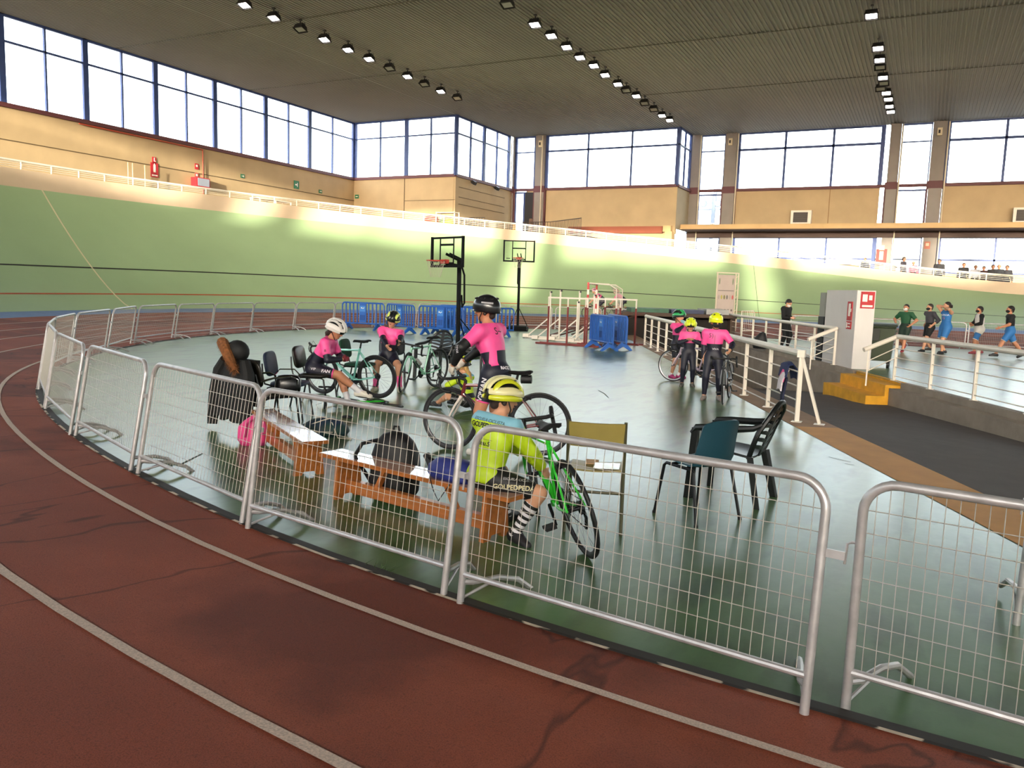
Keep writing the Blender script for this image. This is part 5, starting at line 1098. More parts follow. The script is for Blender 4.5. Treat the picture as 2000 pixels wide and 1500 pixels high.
    MB().tube([BBp + V((0, -.052, .088)), RA + V((0, -.045, .05)), RA + V((-.04, -.045, 0)), RA + V((.0, -.05, -.07)), RA + V((.04, -.05, -.17)), BBp + V((0, -.052, -.088)), BBp + V((.088, -.052, 0))], .0045, 4, True).build('chain', m_chainset, r)
    for p, q in ((S(HB_ + V((.04, 0, .03))), S(HB_ + V((.05, 0, -.05)))), (V((.06, 0, .66)) * .0 + V((.12, 0, .62)), V((.08, 0, .58)))):
        MB().box(p, (.05, .06, .04)).build('brake_caliper', m_chainset, r)
    if bottle:
        a = BBp.lerp(HB_, .35) + V((-.03, 0, .05)); d = (HB_ - BBp).normalized(); bo = MB().tube([a, a + d * .13, a + d * .15, a + d * .17], [.036, .036, .025, .012], 12).build('bottle', mat('bottle_' + bottle.strip('#'), bottle, .35), r, True)
    return r
CEL = '#7fc9ba'
b_left = bike('road_bike', 'turquoise road bike leaning between the seated girl and the green chair', (-7.41, 9.97), 188, 6, CEL, steer=-8, deep=.045)
b_let = bike('road_bike', 'pale turquoise bike with black lettering on its down tube', (-7.49, 11.75), -91, 4, '#86c3a6', logo='Bianchi', steer=22, bottle='#8b8a8a')
b_cyc = bike('road_bike', 'dark red and white road bike straddled by the standing cyclist', (-3.52, 7.57), 196, 3, '#6a2329', '#d9cfc6', steer=-14, bag=True, deep=.028, rim='#3b3b40')
b_green = bike('road_bike', 'bright green road bike held by the boy on the bench', (-1.87, 4.84), 134, 16, '#35c834', steer=-20, stripe='#0f2a12')
b_kid = bike('road_bike', 'dark road bike facing forward, held by the kid in the yellow helmet', (-2.89, 13.86), -84, -3, '#1f2226', '#8d8d92', rim='#b9b9bd', sc_=.93, bottle='#4f8fbf', steer=4)
b_beh = bike('road_bike', 'white and purple road bike standing behind the two smaller kids', (-3.5, 15.62), 172, 2, '#b9a9bb', rim='#b0b0b6', sc_=.95)
b_floor = bike('road_bike', 'small green bike lying flat on the floor beside the crouching child', (-6.55, 9.25), 176, 84, '#28b82b', stripe='#0c1a0c', sc_=.82, z=.06)
# ------------------------------------------------------------------ people: bodies grown as one smooth surface from an implicit function
def rcone(X, a, b, ra, rb):
    a = np.array(a); b = np.array(b); ab = b - a; L2 = max(1e-9, ab @ ab)
    t = np.clip(((X - a) @ ab) / L2, 0, 1); d = X - (a + t[..., None] * ab); return np.sqrt((d * d).sum(-1)) - (ra + (rb - ra) * t)
def ellip(X, c, r, R):
    Y = (X - np.array(c)) @ np.array(R); r = np.array(r); k0 = np.sqrt(((Y / r) ** 2).sum(-1)); k1 = np.sqrt(((Y / r ** 2) ** 2).sum(-1)); return k0 * (k0 - 1) / np.maximum(k1, 1e-9)
class Prim:
    def __init__(s, tag_, kind, *a, k=.03): s.tag, s.kind, s.a, s.k = tag_, kind, a, k
    def bounds(s, inf):
        if s.kind == 'c': a, b, ra, rb = s.a; r = max(ra, rb) + inf; a = np.array(a); b = np.array(b); return np.minimum(a, b) - r, np.maximum(a, b) + r
        c, r, R = s.a; m = max(r) + inf; c = np.array(c); return c - m, c + m
    def eval(s, X): return rcone(X, *s.a) if s.kind == 'c' else ellip(X, *s.a)
CORN = np.array([(i, j, k) for i in (0, 1) for j in (0, 1) for k in (0, 1)]); EDG = [(a, b) for a in range(8) for b in range(a + 1, 8) if np.abs(CORN[a] - CORN[b]).sum() == 1]
def sdf_surface(items, res, planes=()):
    """items: (prim, inflate, [(point, normal)..] local cuts); returns verts, quads"""
    lo = np.min([p.bounds(i)[0] for p, i, c in items], 0) - 3 * res; hi = np.max([p.bounds(i)[1] for p, i, c in items], 0) + 3 * res
    n = np.ceil((hi - lo) / res).astype(int) + 1; F = np.full(n, 9.)
    ax = [lo[d] + res * np.arange(n[d]) for d in range(3)]
    for p, inf, cuts in items:
        k = p.k; b0, b1 = p.bounds(inf + k + 2 * res); i0 = np.maximum(0, ((b0 - lo) / res).astype(int)); i1 = np.minimum(n, ((b1 - lo) / res).astype(int) + 2)
        X = np.stack(np.meshgrid(*[ax[d][i0[d]:i1[d]] for d in range(3)], indexing='ij'), -1); D = p.eval(X) - inf
        for q, nn in cuts: D = np.maximum(D, (X - np.array(q)) @ np.array(nn))
        S = tuple(slice(i0[d], i1[d]) for d in range(3)); G = F[S]; h = np.maximum(k - np.abs(G - D), 0) / k; F[S] = np.minimum(G, D) - h * h * k * .25
    if planes:
        X = np.stack(np.meshgrid(*ax, indexing='ij'), -1)
        for q, nn in planes: F = np.maximum(F, (X - np.array(q)) @ np.array(nn))
    C = [F[c[0]:n[0] - 1 + c[0], c[1]:n[1] - 1 + c[1], c[2]:n[2] - 1 + c[2]] for c in CORN]
    neg = sum((c < 0).astype(int) for c in C); act = (neg > 0) & (neg < 8); idx = np.argwhere(act); num = np.full(act.shape, -1); num[act] = np.arange(len(idx))
    vals = np.stack([c[act] for c in C], 1); acc = np.zeros((len(idx), 3)); cnt = np.zeros(len(idx))
    for a, b in EDG:
        va, vb = vals[:, a], vals[:, b]; m = (va < 0) != (vb < 0); t = np.where(m, va / np.where(m, va - vb, 1), 0); P = CORN[a] + t[:, None] * (CORN[b] - CORN[a]); acc[m] += P[m]; cnt[m] += 1
    vs = lo + res * (idx + acc / cnt[:, None]); quads = []
    for d in range(3):
        e1, e2 = [x for x in range(3) if x != d]
        s0 = [slice(1, n[x] - 1) for x in range(3)]; s1 = list(s0); s0[d] = slice(0, n[d] - 1); s1[d] = slice(1, n[d])
        A, B = F[tuple(s0)] < 0, F[tuple(s1)] < 0
        for flip, M_ in ((False, A & ~B), (True, ~A & B)):
            I = np.argwhere(M_)
            if not len(I): continue
            off = np.ones(3, int); off[d] = 0; I = I + off; q = []
            for o1, o2 in ((-1, -1), (0, -1), (0, 0), (-1, 0)):
                J = I.copy(); J[:, e1] += o1; J[:, e2] += o2; q.append(num[J[:, 0], J[:, 1], J[:, 2]])
            q = np.stack(q, 1); quads.append(q[:, ::-1] if (flip != (d == 1)) else q)
    return vs, np.concatenate(quads)
def mesh_obj(name, vs, qs, mats, parent, mi=None):
    me = bpy.data.meshes.new(name); me.from_pydata([tuple(v) for v in vs], [], [tuple(int(i) for i in q) for q in qs])
    for m in (mats if isinstance(mats, (list, tuple)) else [mats]): me.materials.append(m)
    me.polygons.foreach_set('use_smooth', [True] * len(me.polygons))
    if mi is not None: me.polygons.foreach_set('material_index', [int(i) for i in mi])
    me.update(); o = bpy.data.objects.new(name, me); COL.objects.link(o); o.parent = parent; return o
def ik(a, c, l1, l2, hint):
    a, c, hint = V(a), V(c), V(hint); d = c - a; L = min(d.length, (l1 + l2) * .995); L = max(L, abs(l1 - l2) * 1.02); d.normalize(); c = a + d * L
    x = (l1 * l1 - l2 * l2 + L * L) / (2 * L); h = math.sqrt(max(0, l1 * l1 - x * x)); n = hint - d * hint.dot(d); n.normalize(); return a + d * x + n * h, c
def frame_from(f, u):
    f = V(f).normalized(); u = V(u); u = (u - f * u.dot(f)).normalized(); r = f.cross(u); return Matrix((r, f, u)).transposed()     # columns: right, forward, up
SKIN = {'light': '#c99474', 'tan': '#b87d5e', 'pale': '#c79a80', 'dark': '#8d6048'}
m_navy = mat('lycra_navy', '#141527', .55, var=.08, scale=10); m_lpink = mat('lycra_pink', '#ec4f94', .5, var=.05, scale=8); m_lyel = mat('lycra_yellow', '#b6d21c', .5, var=.06, scale=8); m_lblack = mat('lycra_black', '#121214', .55)
m_blue_l = mat('lycra_lightblue', '#7db4c6', .5); m_txtw = mat('print_white', '#d9d5da', .6); m_txtk = mat('print_black', '#141414', .6); m_eye = mat('eye_dark', '#1c1412', .3); m_lip = mat('lip', '#8d4a44', .5); m_maskk = mat('mask_black', '#121214', .7); m_maskw = mat('mask_white', '#d5d3cf', .7)
def person(label, x, y, head_dir, H=1.6, z=0., pelvis=None, lean=0., twist=0., side=0., look=0., nod=0., tilt=0., hands=None, elbows=None, feet=None, knees=None, toes=None, g=1., hs=1., res=.014, skin='light',
           outfit=(), hair=None, helmet=None, mask=None, curl=.5, group=None, shoes='#c9c5bd', sole=None, hand_dir=None, fem=False, gloves=None, bodyname='person'):
    """faces +Y in its own frame; hands / feet targets are local, or world when given as ('w', x, y, z)"""
    root = empty(bodyname, (x, y, z), math.atan2(head_dir[1], head_dir[0]) - PI / 2, label, 'person', group)
    MW = Matrix.Translation((x, y, z)) @ Matrix.Rotation(math.atan2(head_dir[1], head_dir[0]) - PI / 2, 4, 'Z'); MI = MW.inverted()
    loc = lambda p: (MI @ V(p[1:])) if p[0] == 'w' else V(p)
    h = H; hipw, shw = .052 * h, (.104 if fem else .110) * h
    pel = V(pelvis) if pelvis is not None else V((0, 0, .525 * h))
    Rt = Matrix.Rotation(math.radians(twist), 3, 'Z') @ Matrix.Rotation(math.radians(side), 3, 'Y') @ Matrix.Rotation(math.radians(-lean), 3, 'X')
    up, rt, fw = Rt @ V((0, 0, 1)), Rt @ V((1, 0, 0)), Rt @ V((0, 1, 0)); Rp = Matrix.Rotation(math.radians(twist * .3), 3, 'Z')
    tl = .285 * h; bend = up.lerp(V((0, 0, 1)), .35).normalized() if lean < 60 else up
    belly = pel + bend * (.36 * tl); chest = belly + up * (.36 * tl); shc = belly + up * (.64 * tl); nk = shc + up * (.035 * h)
    Rh = Matrix.Rotation(math.radians(twist + look), 3, 'Z') @ Matrix.Rotation(math.radians(tilt), 3, 'Y') @ Matrix.Rotation(math.radians(-nod), 3, 'X')
    hu, hf, hr = Rh @ V((0, 0, 1)), Rh @ V((0, 1, 0)), Rh @ V((1, 0, 0)); hc = nk + up * (.02 * h) + (hu * .7 + up * .3) * (.075 * h * (.5 + .5 * hs)) + hf * (.012 * h)
    RH = Matrix((hr, hf, hu)).transposed(); s = h * hs
    prims = []; A = lambda t, kind, *a, k=.03: prims.append(Prim(t, kind, *a, k=k * h / 1.6))
    RT_ = [list(r_) for r_ in Rt]; R0 = [list(r_) for r_ in Rp]; RHn = [list(r_) for r_ in RH]
    A('pelvis', 'e', pel + V((0, -.008 * h, .01 * h)), (.096 * h * g, .072 * h * g, .075 * h), R0); A('belly', 'e', belly, (.078 * h * g, .058 * h * g, .095 * h), RT_, k=.06)
    A('chest', 'e', chest, (.094 * h * g, .064 * h * g, .105 * h), RT_, k=.06)
    if fem:
        for q in (-1, 1): A('chest', 'e', chest + fw * (.052 * h) + rt * (q * .04 * h) + up * (.005 * h), (.034 * h, .03 * h, .034 * h), RT_, k=.04)
    A('neck', 'c', nk - up * (.02 * h), hc - hu * (.02 * s), .034 * h, .030 * h, k=.04)
    A('head', 'e', hc + hu * (.012 * s) - hf * (.006 * s), (.050 * s, .062 * s, .060 * s), RHn, k=.02); A('head', 'c', hc + hf * (.018 * s), hc - hu * (.048 * s) + hf * (.034 * s), .044 * s, .022 * s, k=.03)
    A('head', 'c', hc + hf * (.056 * s) + hu * (.006 * s), hc + hf * (.070 * s) - hu * (.016 * s), .006 * s, .010 * s, k=.012)
    for q in (-1, 1): A('head', 'e', hc + hr * (q * .052 * s) - hf * (.004 * s) - hu * (.004 * s), (.008 * s, .014 * s, .020 * s), RHn, k=.008)
    J = {}
    for q, S in ((-1, 'L'), (1, 'R')):
        sh = shc + rt * (q * shw) - up * (.004 * h); hip = pel + Rp @ V((q * hipw, 0, -.01 * h))
        ht = loc(hands[S]) if hands and S in hands else sh + V((q * .06 * h, .02 * h, -.31 * h)); hint = V(elbows[S]) if elbows and S in elbows else V((q * .5, -1, -.3))
        el, wr = ik(sh, ht, .165 * h, .150 * h, hint)
        ft = loc(feet[S]) if feet and S in feet else V((q * .06 * h, 0, 0)); ft = ft + V((0, 0, .045 * h)); kh = V(knees[S]) if knees and S in knees else V((q * .15, 1, 0))
        kn, an = ik(hip, ft, .245 * h, .245 * h, kh); td = V(toes[S]).normalized() if toes and S in toes else V((q * .2, 1, 0)).normalized()
        J[S] = dict(sh=sh, el=el, wr=wr, hip=hip, kn=kn, an=an, td=td, q=q)
        A('clav' + S, 'c', shc - up * (.0 * h) + rt * (q * .03 * h), sh, .046 * h * g, .040 * h * g, k=.05)
        A('arm1' + S, 'c', sh, el, .036 * h * g, .028 * h * g, k=.03); A('arm2' + S, 'c', el, el.lerp(wr, .3), .027 * h * g, .028 * h * g, k=.02); A('arm2' + S, 'c', el.lerp(wr, .3), wr, .028 * h * g, .0185 * h, k=.02)
        A('thigh' + S, 'c', hip, kn, .059 * h * g, .037 * h * g, k=.05); A('calf' + S, 'c', kn, an, .035 * h * g, .023 * h, k=.02)
        d = (an - kn).normalized(); back = (td * -1 - d * (td * -1).dot(d)); back = back.normalized() if back.length > .05 else V((0, -1, 0)); A('calf' + S, 'c', kn + d * (.03 * h) + back * (.008 * h), kn + d * (.12 * h) + back * (.006 * h), .032 * h * g, .026 * h * g, k=.04)
        heel = an - td * (.025 * h) - V((0, 0, .022 * h)); toe = an + td * (.105 * h) - V((0, 0, .030 * h))
        if td.z > .3 or td.z < -.3: toe = an + td * (.11 * h) + d * (.02 * h); heel = an - td * (.02 * h) + d * (.02 * h)
        J[S]['heel'] = heel; J[S]['toe'] = toe; A('foot' + S, 'c', heel, toe, .026 * h, .019 * h, k=.03); A('foot' + S, 'c', an, an.lerp(toe, .5), .024 * h, .018 * h, k=.03)
    vs, qs = sdf_surface([(p, 0., []) for p in prims], res); vs, qs = [list(v) for v in vs], [list(q_) for q_ in qs]
    # hands: a finer surface of palm, four curled fingers and a thumb, closed over the wrist
    k_ = h / 1.7
    hand_parts = []
    for S in 'LR':
        j = J[S]; q = j['q']; d = (V(hand_dir[S]).normalized() if hand_dir and S in hand_dir else (j['wr'] - j['el']).normalized())
        ref = V((-q, 0, 0)) if abs(d.x) < .8 else V((0, 0, -1)); n = (ref - d * ref.dot(d)).normalized(); a = d.cross(n) * (1 if q > 0 else -1)   # n: palm normal, a: towards the thumb
        hp = []; w0 = j['wr']; Rm = [list(r_) for r_ in Matrix((a, n, d)).transposed()]
        hp.append(Prim('p', 'c', w0 - d * (.02 * k_), w0 + d * (.03 * k_), .022 * k_, .022 * k_, k=.02)); hp.append(Prim('p', 'e', w0 + d * (.052 * k_), (.040 * k_, .016 * k_, .046 * k_), Rm, k=.02))
        for i, (o, L) in enumerate(((.029, .070), (.010, .078), (-.010, .073), (-.028, .058))):
            b = w0 + d * (.088 * k_) + a * (o * k_); dd = d.copy(); c_ = curl * (1 + .08 * i)
            for L_, ang, r0, r1 in ((.45, .5, .0085, .008), (.30, 1.1, .008, .0075), (.25, .9, .0075, .006)):
                ang *= c_; dd = (dd * math.cos(ang) + n * math.sin(ang)).normalized() if True else dd; e_ = b + dd * (L * L_ * k_); hp.append(Prim('f', 'c', b, e_, r0 * k_, r1 * k_, k=.004)); b = e_
                n2 = n - dd * n.dot(dd)
        t0 = w0 + d * (.022 * k_) + a * (.024 * k_); t1 = t0 + (a * .75 + d * .65 + n * .25).normalized() * (.042 * k_); t2 = t1 + (d * .8 + a * .25 + n * (.3 + .4 * curl)).normalized() * (.034 * k_)
        hp.append(Prim('f', 'c', t0, t1, .013 * k_, .010 * k_, k=.012)); hp.append(Prim('f', 'c', t1, t2, .010 * k_, .0075 * k_, k=.006))
        hv, hq = sdf_surface([(p, 0., []) for p in hp], max(.0048, res * .42)); o0 = len(vs); vs += [list(v) for v in hv]; qs += [[i + o0 for i in q_] for q_ in hq]
        hand_parts.append(hp)
    body = mesh_obj('body', vs, qs, mat('skin_' + skin, SKIN[skin], .55, var=.06, scale=12), root)
    tagd = {}
    for p in prims: tagd.setdefault(p.tag, []).append(p)
    def cut(S, a, b, t): p0, p1 = J[S][a], J[S][b]; return (list(p0.lerp(p1, t)), list((p1 - p0).normalized()))
    objs = {}
    def garment(name, items, mats, colf=None, planes=(), rs=None, bis=()):
        vs, qs = sdf_surface(items, rs or res, planes); mi = None; r_ = rs or res
        for p, i_, cuts in items:
            for q, nn in cuts:
                d = (vs - np.array(q)) @ np.array(nn); near_ = (d > -.8 * r_) & (d < .6 * r_) & (np.linalg.norm(vs - np.array(q), axis=1) < .085 * h); vs[near_] -= d[near_][:, None] * np.array(nn)
        for q, nn in planes:
            d = (vs - np.array(q)) @ np.array(nn); near_ = (d > -.8 * r_) & (d < .6 * r_); vs[near_] -= d[near_][:, None] * np.array(nn)
        if colf is not None:
            cen = vs[qs].mean(1); names = [p.tag for p, i, c in items]; D = np.stack([p.eval(cen) - i for p, i, c in items], 1); near_ = D.argmin(1); mi = colf(cen, np.array(names)[near_])
        if colf is not None and bis:
            import bmesh
            o = mesh_obj(name, vs, qs, mats, root); bm = bmesh.new(); bm.from_mesh(o.data)
            for q, nn in bis: bmesh.ops.bisect_plane(bm, geom=bm.verts[:] + bm.edges[:] + bm.faces[:], plane_co=V(q), plane_no=V(nn), dist=1e-5)
            bm.to_mesh(o.data); bm.free(); cen = np.array([list(f.center) for f in o.data.polygons]); names = [p.tag for p, i, c in items]
            D = np.stack([p.eval(cen) - i for p, i, c in items], 1); mi = colf(cen, np.array(names)[D.argmin(1)]); o.data.polygons.foreach_set('material_index', [int(i) for i in mi]); o.data.polygons.foreach_set('use_smooth', [True] * len(cen)); o.data.update()
        else: o = mesh_obj(name, vs, qs, mats, root, mi)
        objs.setdefault(name, []).append(o); return o
    upn, pn = np.array(up), np.array(belly)
    tor = lambda c: (c - np.array(pel)) @ upn / tl
    for G in outfit:
        kind = G[0]
        if kind in ('jersey', 'tee', 'vest', 'hoodie'):
            m_up, m_lo, split, sl, infl = (G[1], G[2], G[3], G[4], G[5]) if len(G) > 5 else (G[1], G[1], .5, G[2], G[3])
            it = [(p, infl * h / 1.6, []) for t in ('belly', 'chest') for p in tagd[t]] + [(p, infl * h / 1.6, []) for p in tagd['pelvis']]
            it += [(Prim('collar', 'c', nk - up * (.02 * h), nk + up * (.006 * h), .042 * h, .037 * h, k=.02), 0., [])] if kind != 'vest' else []
            for S in 'LR':
                it += [(p, (infl if kind != 'vest' else infl * .3) * h / 1.6, []) for p in tagd['clav' + S]]
                if sl > 0: it += [(p, infl * h / 1.6, [cut(S, 'sh', 'el', min(sl, 1.) if sl < 1 else 1.2)]) for p in tagd['arm1' + S]]
                if sl > 1: it += [(p, infl * .9 * h / 1.6, [cut(S, 'el', 'wr', sl - 1)]) for p in tagd['arm2' + S]]
            if kind == 'vest':
                for S in 'LR': it += [(p, infl * h / 1.6, [cut(S, 'hip', 'kn', .34)]) for p in tagd['thigh' + S]]
            low = pel + bend * ((-.015 if kind == 'jersey' else -.30 if kind == 'vest' else -.03) * h) + V((0, 0, -.01 * h)); pl = [(list(low), list(-bend)), (list(nk + up * (.012 * h)), list(hu * .5 + up * .5))]
            def colf(c, nm, m2=(m_up is not m_lo), split=split, G=G):
                mi = np.zeros(len(c), int)
                if m2:
                    t = tor(c); arm = np.char.startswith(nm.astype(str), 'arm2'); mi[(t < split) & ~np.char.startswith(nm.astype(str), 'arm')] = 1; mi[arm] = 1 if len(G) > 6 and G[6] else 0
                if len(G) > 7 and G[7]: side_ = (c - np.array(pel)) @ np.array(rt); mi[(side_ < -.045 * h) & (side_ > -.085 * h) & ((c - np.array(pel)) @ np.array(fw) < .02 * h) & (mi == 1) & (tor(c) > .17)] = 0
                if len(G) > 8 and G[8] is not None: mi[(tor(c) > 1.0) & ~np.char.startswith(nm.astype(str), 'arm') & (nm != 'collar')] = 2
                return mi
            garment({'jersey': 'jersey', 'tee': 'shirt', 'vest': 'vest', 'hoodie': 'sweatshirt'}[kind], it, [m_up, m_lo] + ([G[8]] if len(G) > 8 and G[8] is not None else []), colf, pl,
                    bis=([(pel + up * (split * tl), up)] if m_up is not m_lo else []) + ([(pel + rt * (k_ * h), rt) for k_ in (-.045, -.085)] + [(pel + up * (.17 * tl), up), (pel + fw * (.02 * h), fw)] if len(G) > 7 and G[7] else []) + ([(pel + up * (1.0 * tl), up)] if len(G) > 8 and G[8] is not None else []))
        elif kind == 'shorts' or kind == 'leggings' or kind == 'trousers':
            m1, t_, infl = G[1], G[2], (G[3] if len(G) > 3 else .006) * h / 1.6; m2 = G[4] if len(G) > 4 else None
            it = [(p, infl, []) for p in tagd['pelvis']] + [(p, infl * .8, []) for p in tagd['belly']]
            for S in 'LR':
                it += [(p, infl, [cut(S, 'hip', 'kn', t_)] if t_ < 1 else []) for p in tagd['thigh' + S]]
                if t_ > 1: it += [(p, infl, [cut(S, 'kn', 'an', t_ - 1)]) for p in tagd['calf' + S]]
            def colf(c, nm):
                mi = np.zeros(len(c), int)
                if m2 is not None and t_ < 1:
                    for S in 'LR':
                        p0, p1 = np.array(J[S]['hip']), np.array(J[S]['kn']); ax = p1 - p0; t = ((c - p0) @ ax) / (ax @ ax); mi[(nm == 'thigh' + S) & (t > t_ - .045)] = 1
                return mi
            garment({'shorts': 'shorts', 'leggings': 'leggings', 'trousers': 'trousers'}[kind], it, [m1, m2 or m1], colf, [(list(belly + up * (.01 * h)), list(bend))], bis=[(J[S]['hip'].lerp(J[S]['kn'], t_ - .045), J[S]['kn'] - J[S]['hip']) for S in 'LR'] if m2 is not None and t_ < 1 else [])
        elif kind == 'sleeves':
            for S in 'LR': garment('arm_warmer', [(p, .006 * h / 1.6, [(list(J[S]['sh'].lerp(J[S]['el'], .5)), list((J[S]['sh'] - J[S]['el']).normalized()))]) for p in tagd['arm1' + S]] + [(p, .006 * h / 1.6, [cut(S, 'el', 'wr', .95)]) for p in tagd['arm2' + S]], G[1])
        elif kind == 'socks':
            for S in 'LR':
                st = G[3] if len(G) > 3 else None
                def colf(c, nm, S=S):
                    if not st: return np.zeros(len(c), int)
                    p0, p1 = np.array(J[S]['kn']), np.array(J[S]['an']); ax = p1 - p0; t = ((c - p0) @ ax) / np.sqrt(ax @ ax); return (np.floor(t / (.017 * h)) % 2).astype(int)
                garment('sock', [(p, .004 * h / 1.6, [(list(J[S]['kn'].lerp(J[S]['an'], G[2])), list((J[S]['kn'] - J[S]['an']).normalized()))]) for p in tagd['calf' + S]] + [(p, .003, []) for p in tagd['foot' + S]], [G[1], st or G[1]], colf, rs=min(res, .009) if st else None, bis=[(J[S]['kn'] + (J[S]['an'] - J[S]['kn']).normalized() * (.017 * h * k_), J[S]['an'] - J[S]['kn']) for k_ in range(3, 15)] if st else [])
    # shoes
    if shoes:
        for S in 'LR':
            j = J[S]; ms = mat('shoe_' + shoes.strip('#'), shoes, .5); td = j['td']; dn = ((j['heel'] - j['an']) - td * (j['heel'] - j['an']).dot(td)).normalized()
            it = [(p, .007 * h / 1.6, []) for p in tagd['foot' + S]]; pl = [(list(j['heel'] + dn * (.024 * h)), list(dn)), (list(j['an'] - dn * (.012 * h)), list(-dn))]
            o = garment('shoe', it, ms, None, pl, rs=min(res, .011))
            if sole: sv = [j['heel'] + dn * (.022 * h)]; R = frame_from(td, -dn); MB().ell((j['heel'] + j['toe']) / 2 + dn * (.021 * h), (.031 * h, .09 * h, .009 * h), R).build('sole', mat('sole_' + sole.strip('#'), sole, .6), o, True)
    if gloves:
        for hp, S in zip(hand_parts, 'LR'): v_, q_ = sdf_surface([(p, .003, []) for p in hp if p.tag == 'p' or True], .006); mesh_obj('glove', v_, q_, gloves, root)
    # face
    L = lambda x_, y_, z_: hc + hr * (x_ * s) + hf * (y_ * s) + hu * (z_ * s)
    for q in (-1, 1):
        MB().ell(L(q * .021, .054, .010), (.008 * s, .005 * s, .005 * s), RH, 8, 6).build('eye', m_eye, root, True); MB().ell(L(q * .022, .055, .022), (.012 * s, .005 * s, .003 * s), RH, 8, 5).build('eyebrow', mat('brow', '#3a2a20', .8), root, True)
    if not mask: MB().ell(L(0, .058, -.033), (.014 * s, .006 * s, .005 * s), RH, 8, 6).build('mouth', m_lip, root, True)
    else: MB().ell(L(0, .034, -.028), (.046 * s, .040 * s, .036 * s), RH, 14, 9).build('face_mask', mask, root, True)
    if hair:
        mh = mat('hair_' + hair[0].strip('#'), hair[0], .55, var=.25, scale=30)
        hp = [Prim('h', 'e', L(0, -.012, .022), (.055 * s, .064 * s, .058 * s), RHn, k=.02)]
        for q in (-1, 1): hp.append(Prim('h', 'c', L(q * .048, -.01, .02), L(q * .046, -.02, -.022), .014 * s, .010 * s, k=.02))
        hp.append(Prim('h', 'c', L(0, -.05, .01), L(0, -.048, -.035), .03 * s, .022 * s, k=.02))
        if hair[1] == 'tail':
            for a_, b_ in zip(hair[2], hair[2][1:]): hp.append(Prim('h', 'c', L(*a_), L(*b_), .022 * s, .016 * s, k=.02))
        if hair[1] == 'fringe': hp.append(Prim('h', 'c', L(-.03, .040, .048), L(.03, .040, .048), .017 * s, .017 * s, k=.03))
        v_, q_ = sdf_surface([(p, 0., []) for p in hp], max(.008, res * .7)); mesh_obj('hair', v_, q_, mh, root)
    if helmet: make_helmet(root, L, RH, s, *helmet)
    root['_'] = 0; del root['_']
    return root, objs, J, dict(up=up, rt=rt, fw=fw, pel=pel, chest=chest, h=h, hc=hc, RH=RH, belly=belly, nk=nk)
def make_helmet(root, L, RH, s, style, c1, c2, c3='#141416'):
    m1, m2, m3 = (mat('helmet_' + c.strip('#'), c, .3, coat=.3) for c in (c1, c2, c3)); hr, hf, hu = (V(RH.col[i]) for i in range(3))
    rx, ry, rz = .074, .098, .080; cz, cy = .026, -.010
    def pt(az, el, k=1.):      # az 0 = front, el 0 = brim, 90 = top
        a, e = math.radians(az), math.radians(el); return L(math.sin(a) * math.cos(e) * rx * k, cy + math.cos(a) * math.cos(e) * ry * k, cz + math.sin(e) * rz * k - .012 * (1 - math.sin(e)) * (math.cos(a) < 0) * abs(math.cos(a)))
    full = style == 'smooth'; k0 = 1. if full else .93
    rows = [[pt(15 * i, e, k0) for i in range(24)] for e in (-18, -6, 8, 24, 42, 60, 76, 89)]
    mb = MB(); mb.grid(rows, closed=True); o = mb.build('helmet', m1 if full else m3, root, True, 2.)
    MB().tube([pt(15 * i, -18, k0 * .985) for i in range(24)], .007 * s, 6, True).build('rim', m3 if not full else m1, o, True)
    if full:
        for az in (-40, 40, -90, 90, 140, -140): MB().ell(pt(az, 44, .995), (.012 * s, .018 * s, .006 * s), frame_from(hf, pt(az, 44) - L(0, cy, cz)), 8, 6).build('vent', m3, o)
        MB().tube([pt(a_, 20, 1.01) for a_ in range(90, 150, 10)], .006 * s, 6).build('trim_stripe', m2, o); MB().tube([pt(-a_, 20, 1.01) for a_ in range(90, 150, 10)], .006 * s, 6).build('trim_stripe', m2, o)
    else:
        def band(fn, wd, m):
            P = fn; N_ = [(p - L(0, cy, cz - .02)).normalized() for p in P]; rows = []
            for i, p in enumerate(P):
                T = (P[min(i + 1, len(P) - 1)] - P[max(i - 1, 0)]).normalized(); x = T.cross(N_[i]).normalized(); w_ = wd * s * (.75 + .5 * math.sin(PI * i / (len(P) - 1))); rows.append([p - x * w_, p - x * w_ * .5 + N_[i] * .006 * s, p + x * w_ * .5 + N_[i] * .006 * s, p + x * w_])
            MB().sheet(rows, .010 * s).build('shell_rib', m, o, True, 1.3)
        def sag(off):     # front-to-back arc at sideways offset
            out = []
            for i in range(21):
                e = 172 - 8.2 * i; a = math.radians(e); X = off * rx; f_ = math.sqrt(max(0, 1 - off * off)); out.append(L(X, cy - math.cos(a) * ry * f_ * -1 * -1, cz + math.sin(a) * rz * f_))
            return out
        for k, off in enumerate((-.62, -.22, .22, .62)): band(sag(off), .012, m1 if k in (1, 2) else m2)
        for q in (-1, 1): band([pt(q * a_, 14 - 6 * abs(math.sin(math.radians(a_ - 90))), 1.) for a_ in range(10, 175, 15)], .015, m1); band([pt(q * a_, -10, .99) for a_ in range(40, 170, 13)], .009, m2)
        for q in (-1, 1): band([pt(q * a_, 60 - .1 * a_, 1.) for a_ in range(20, 160, 20)], .006, m3)
    for q in (-1, 1): MB().tube([pt(q * 95, -16, .95), L(q * .050, .018, -.045), L(q * .02, .03, -.078), L(0, .032, -.082)], .0035 * s, 5).build('strap', m_dark, o)
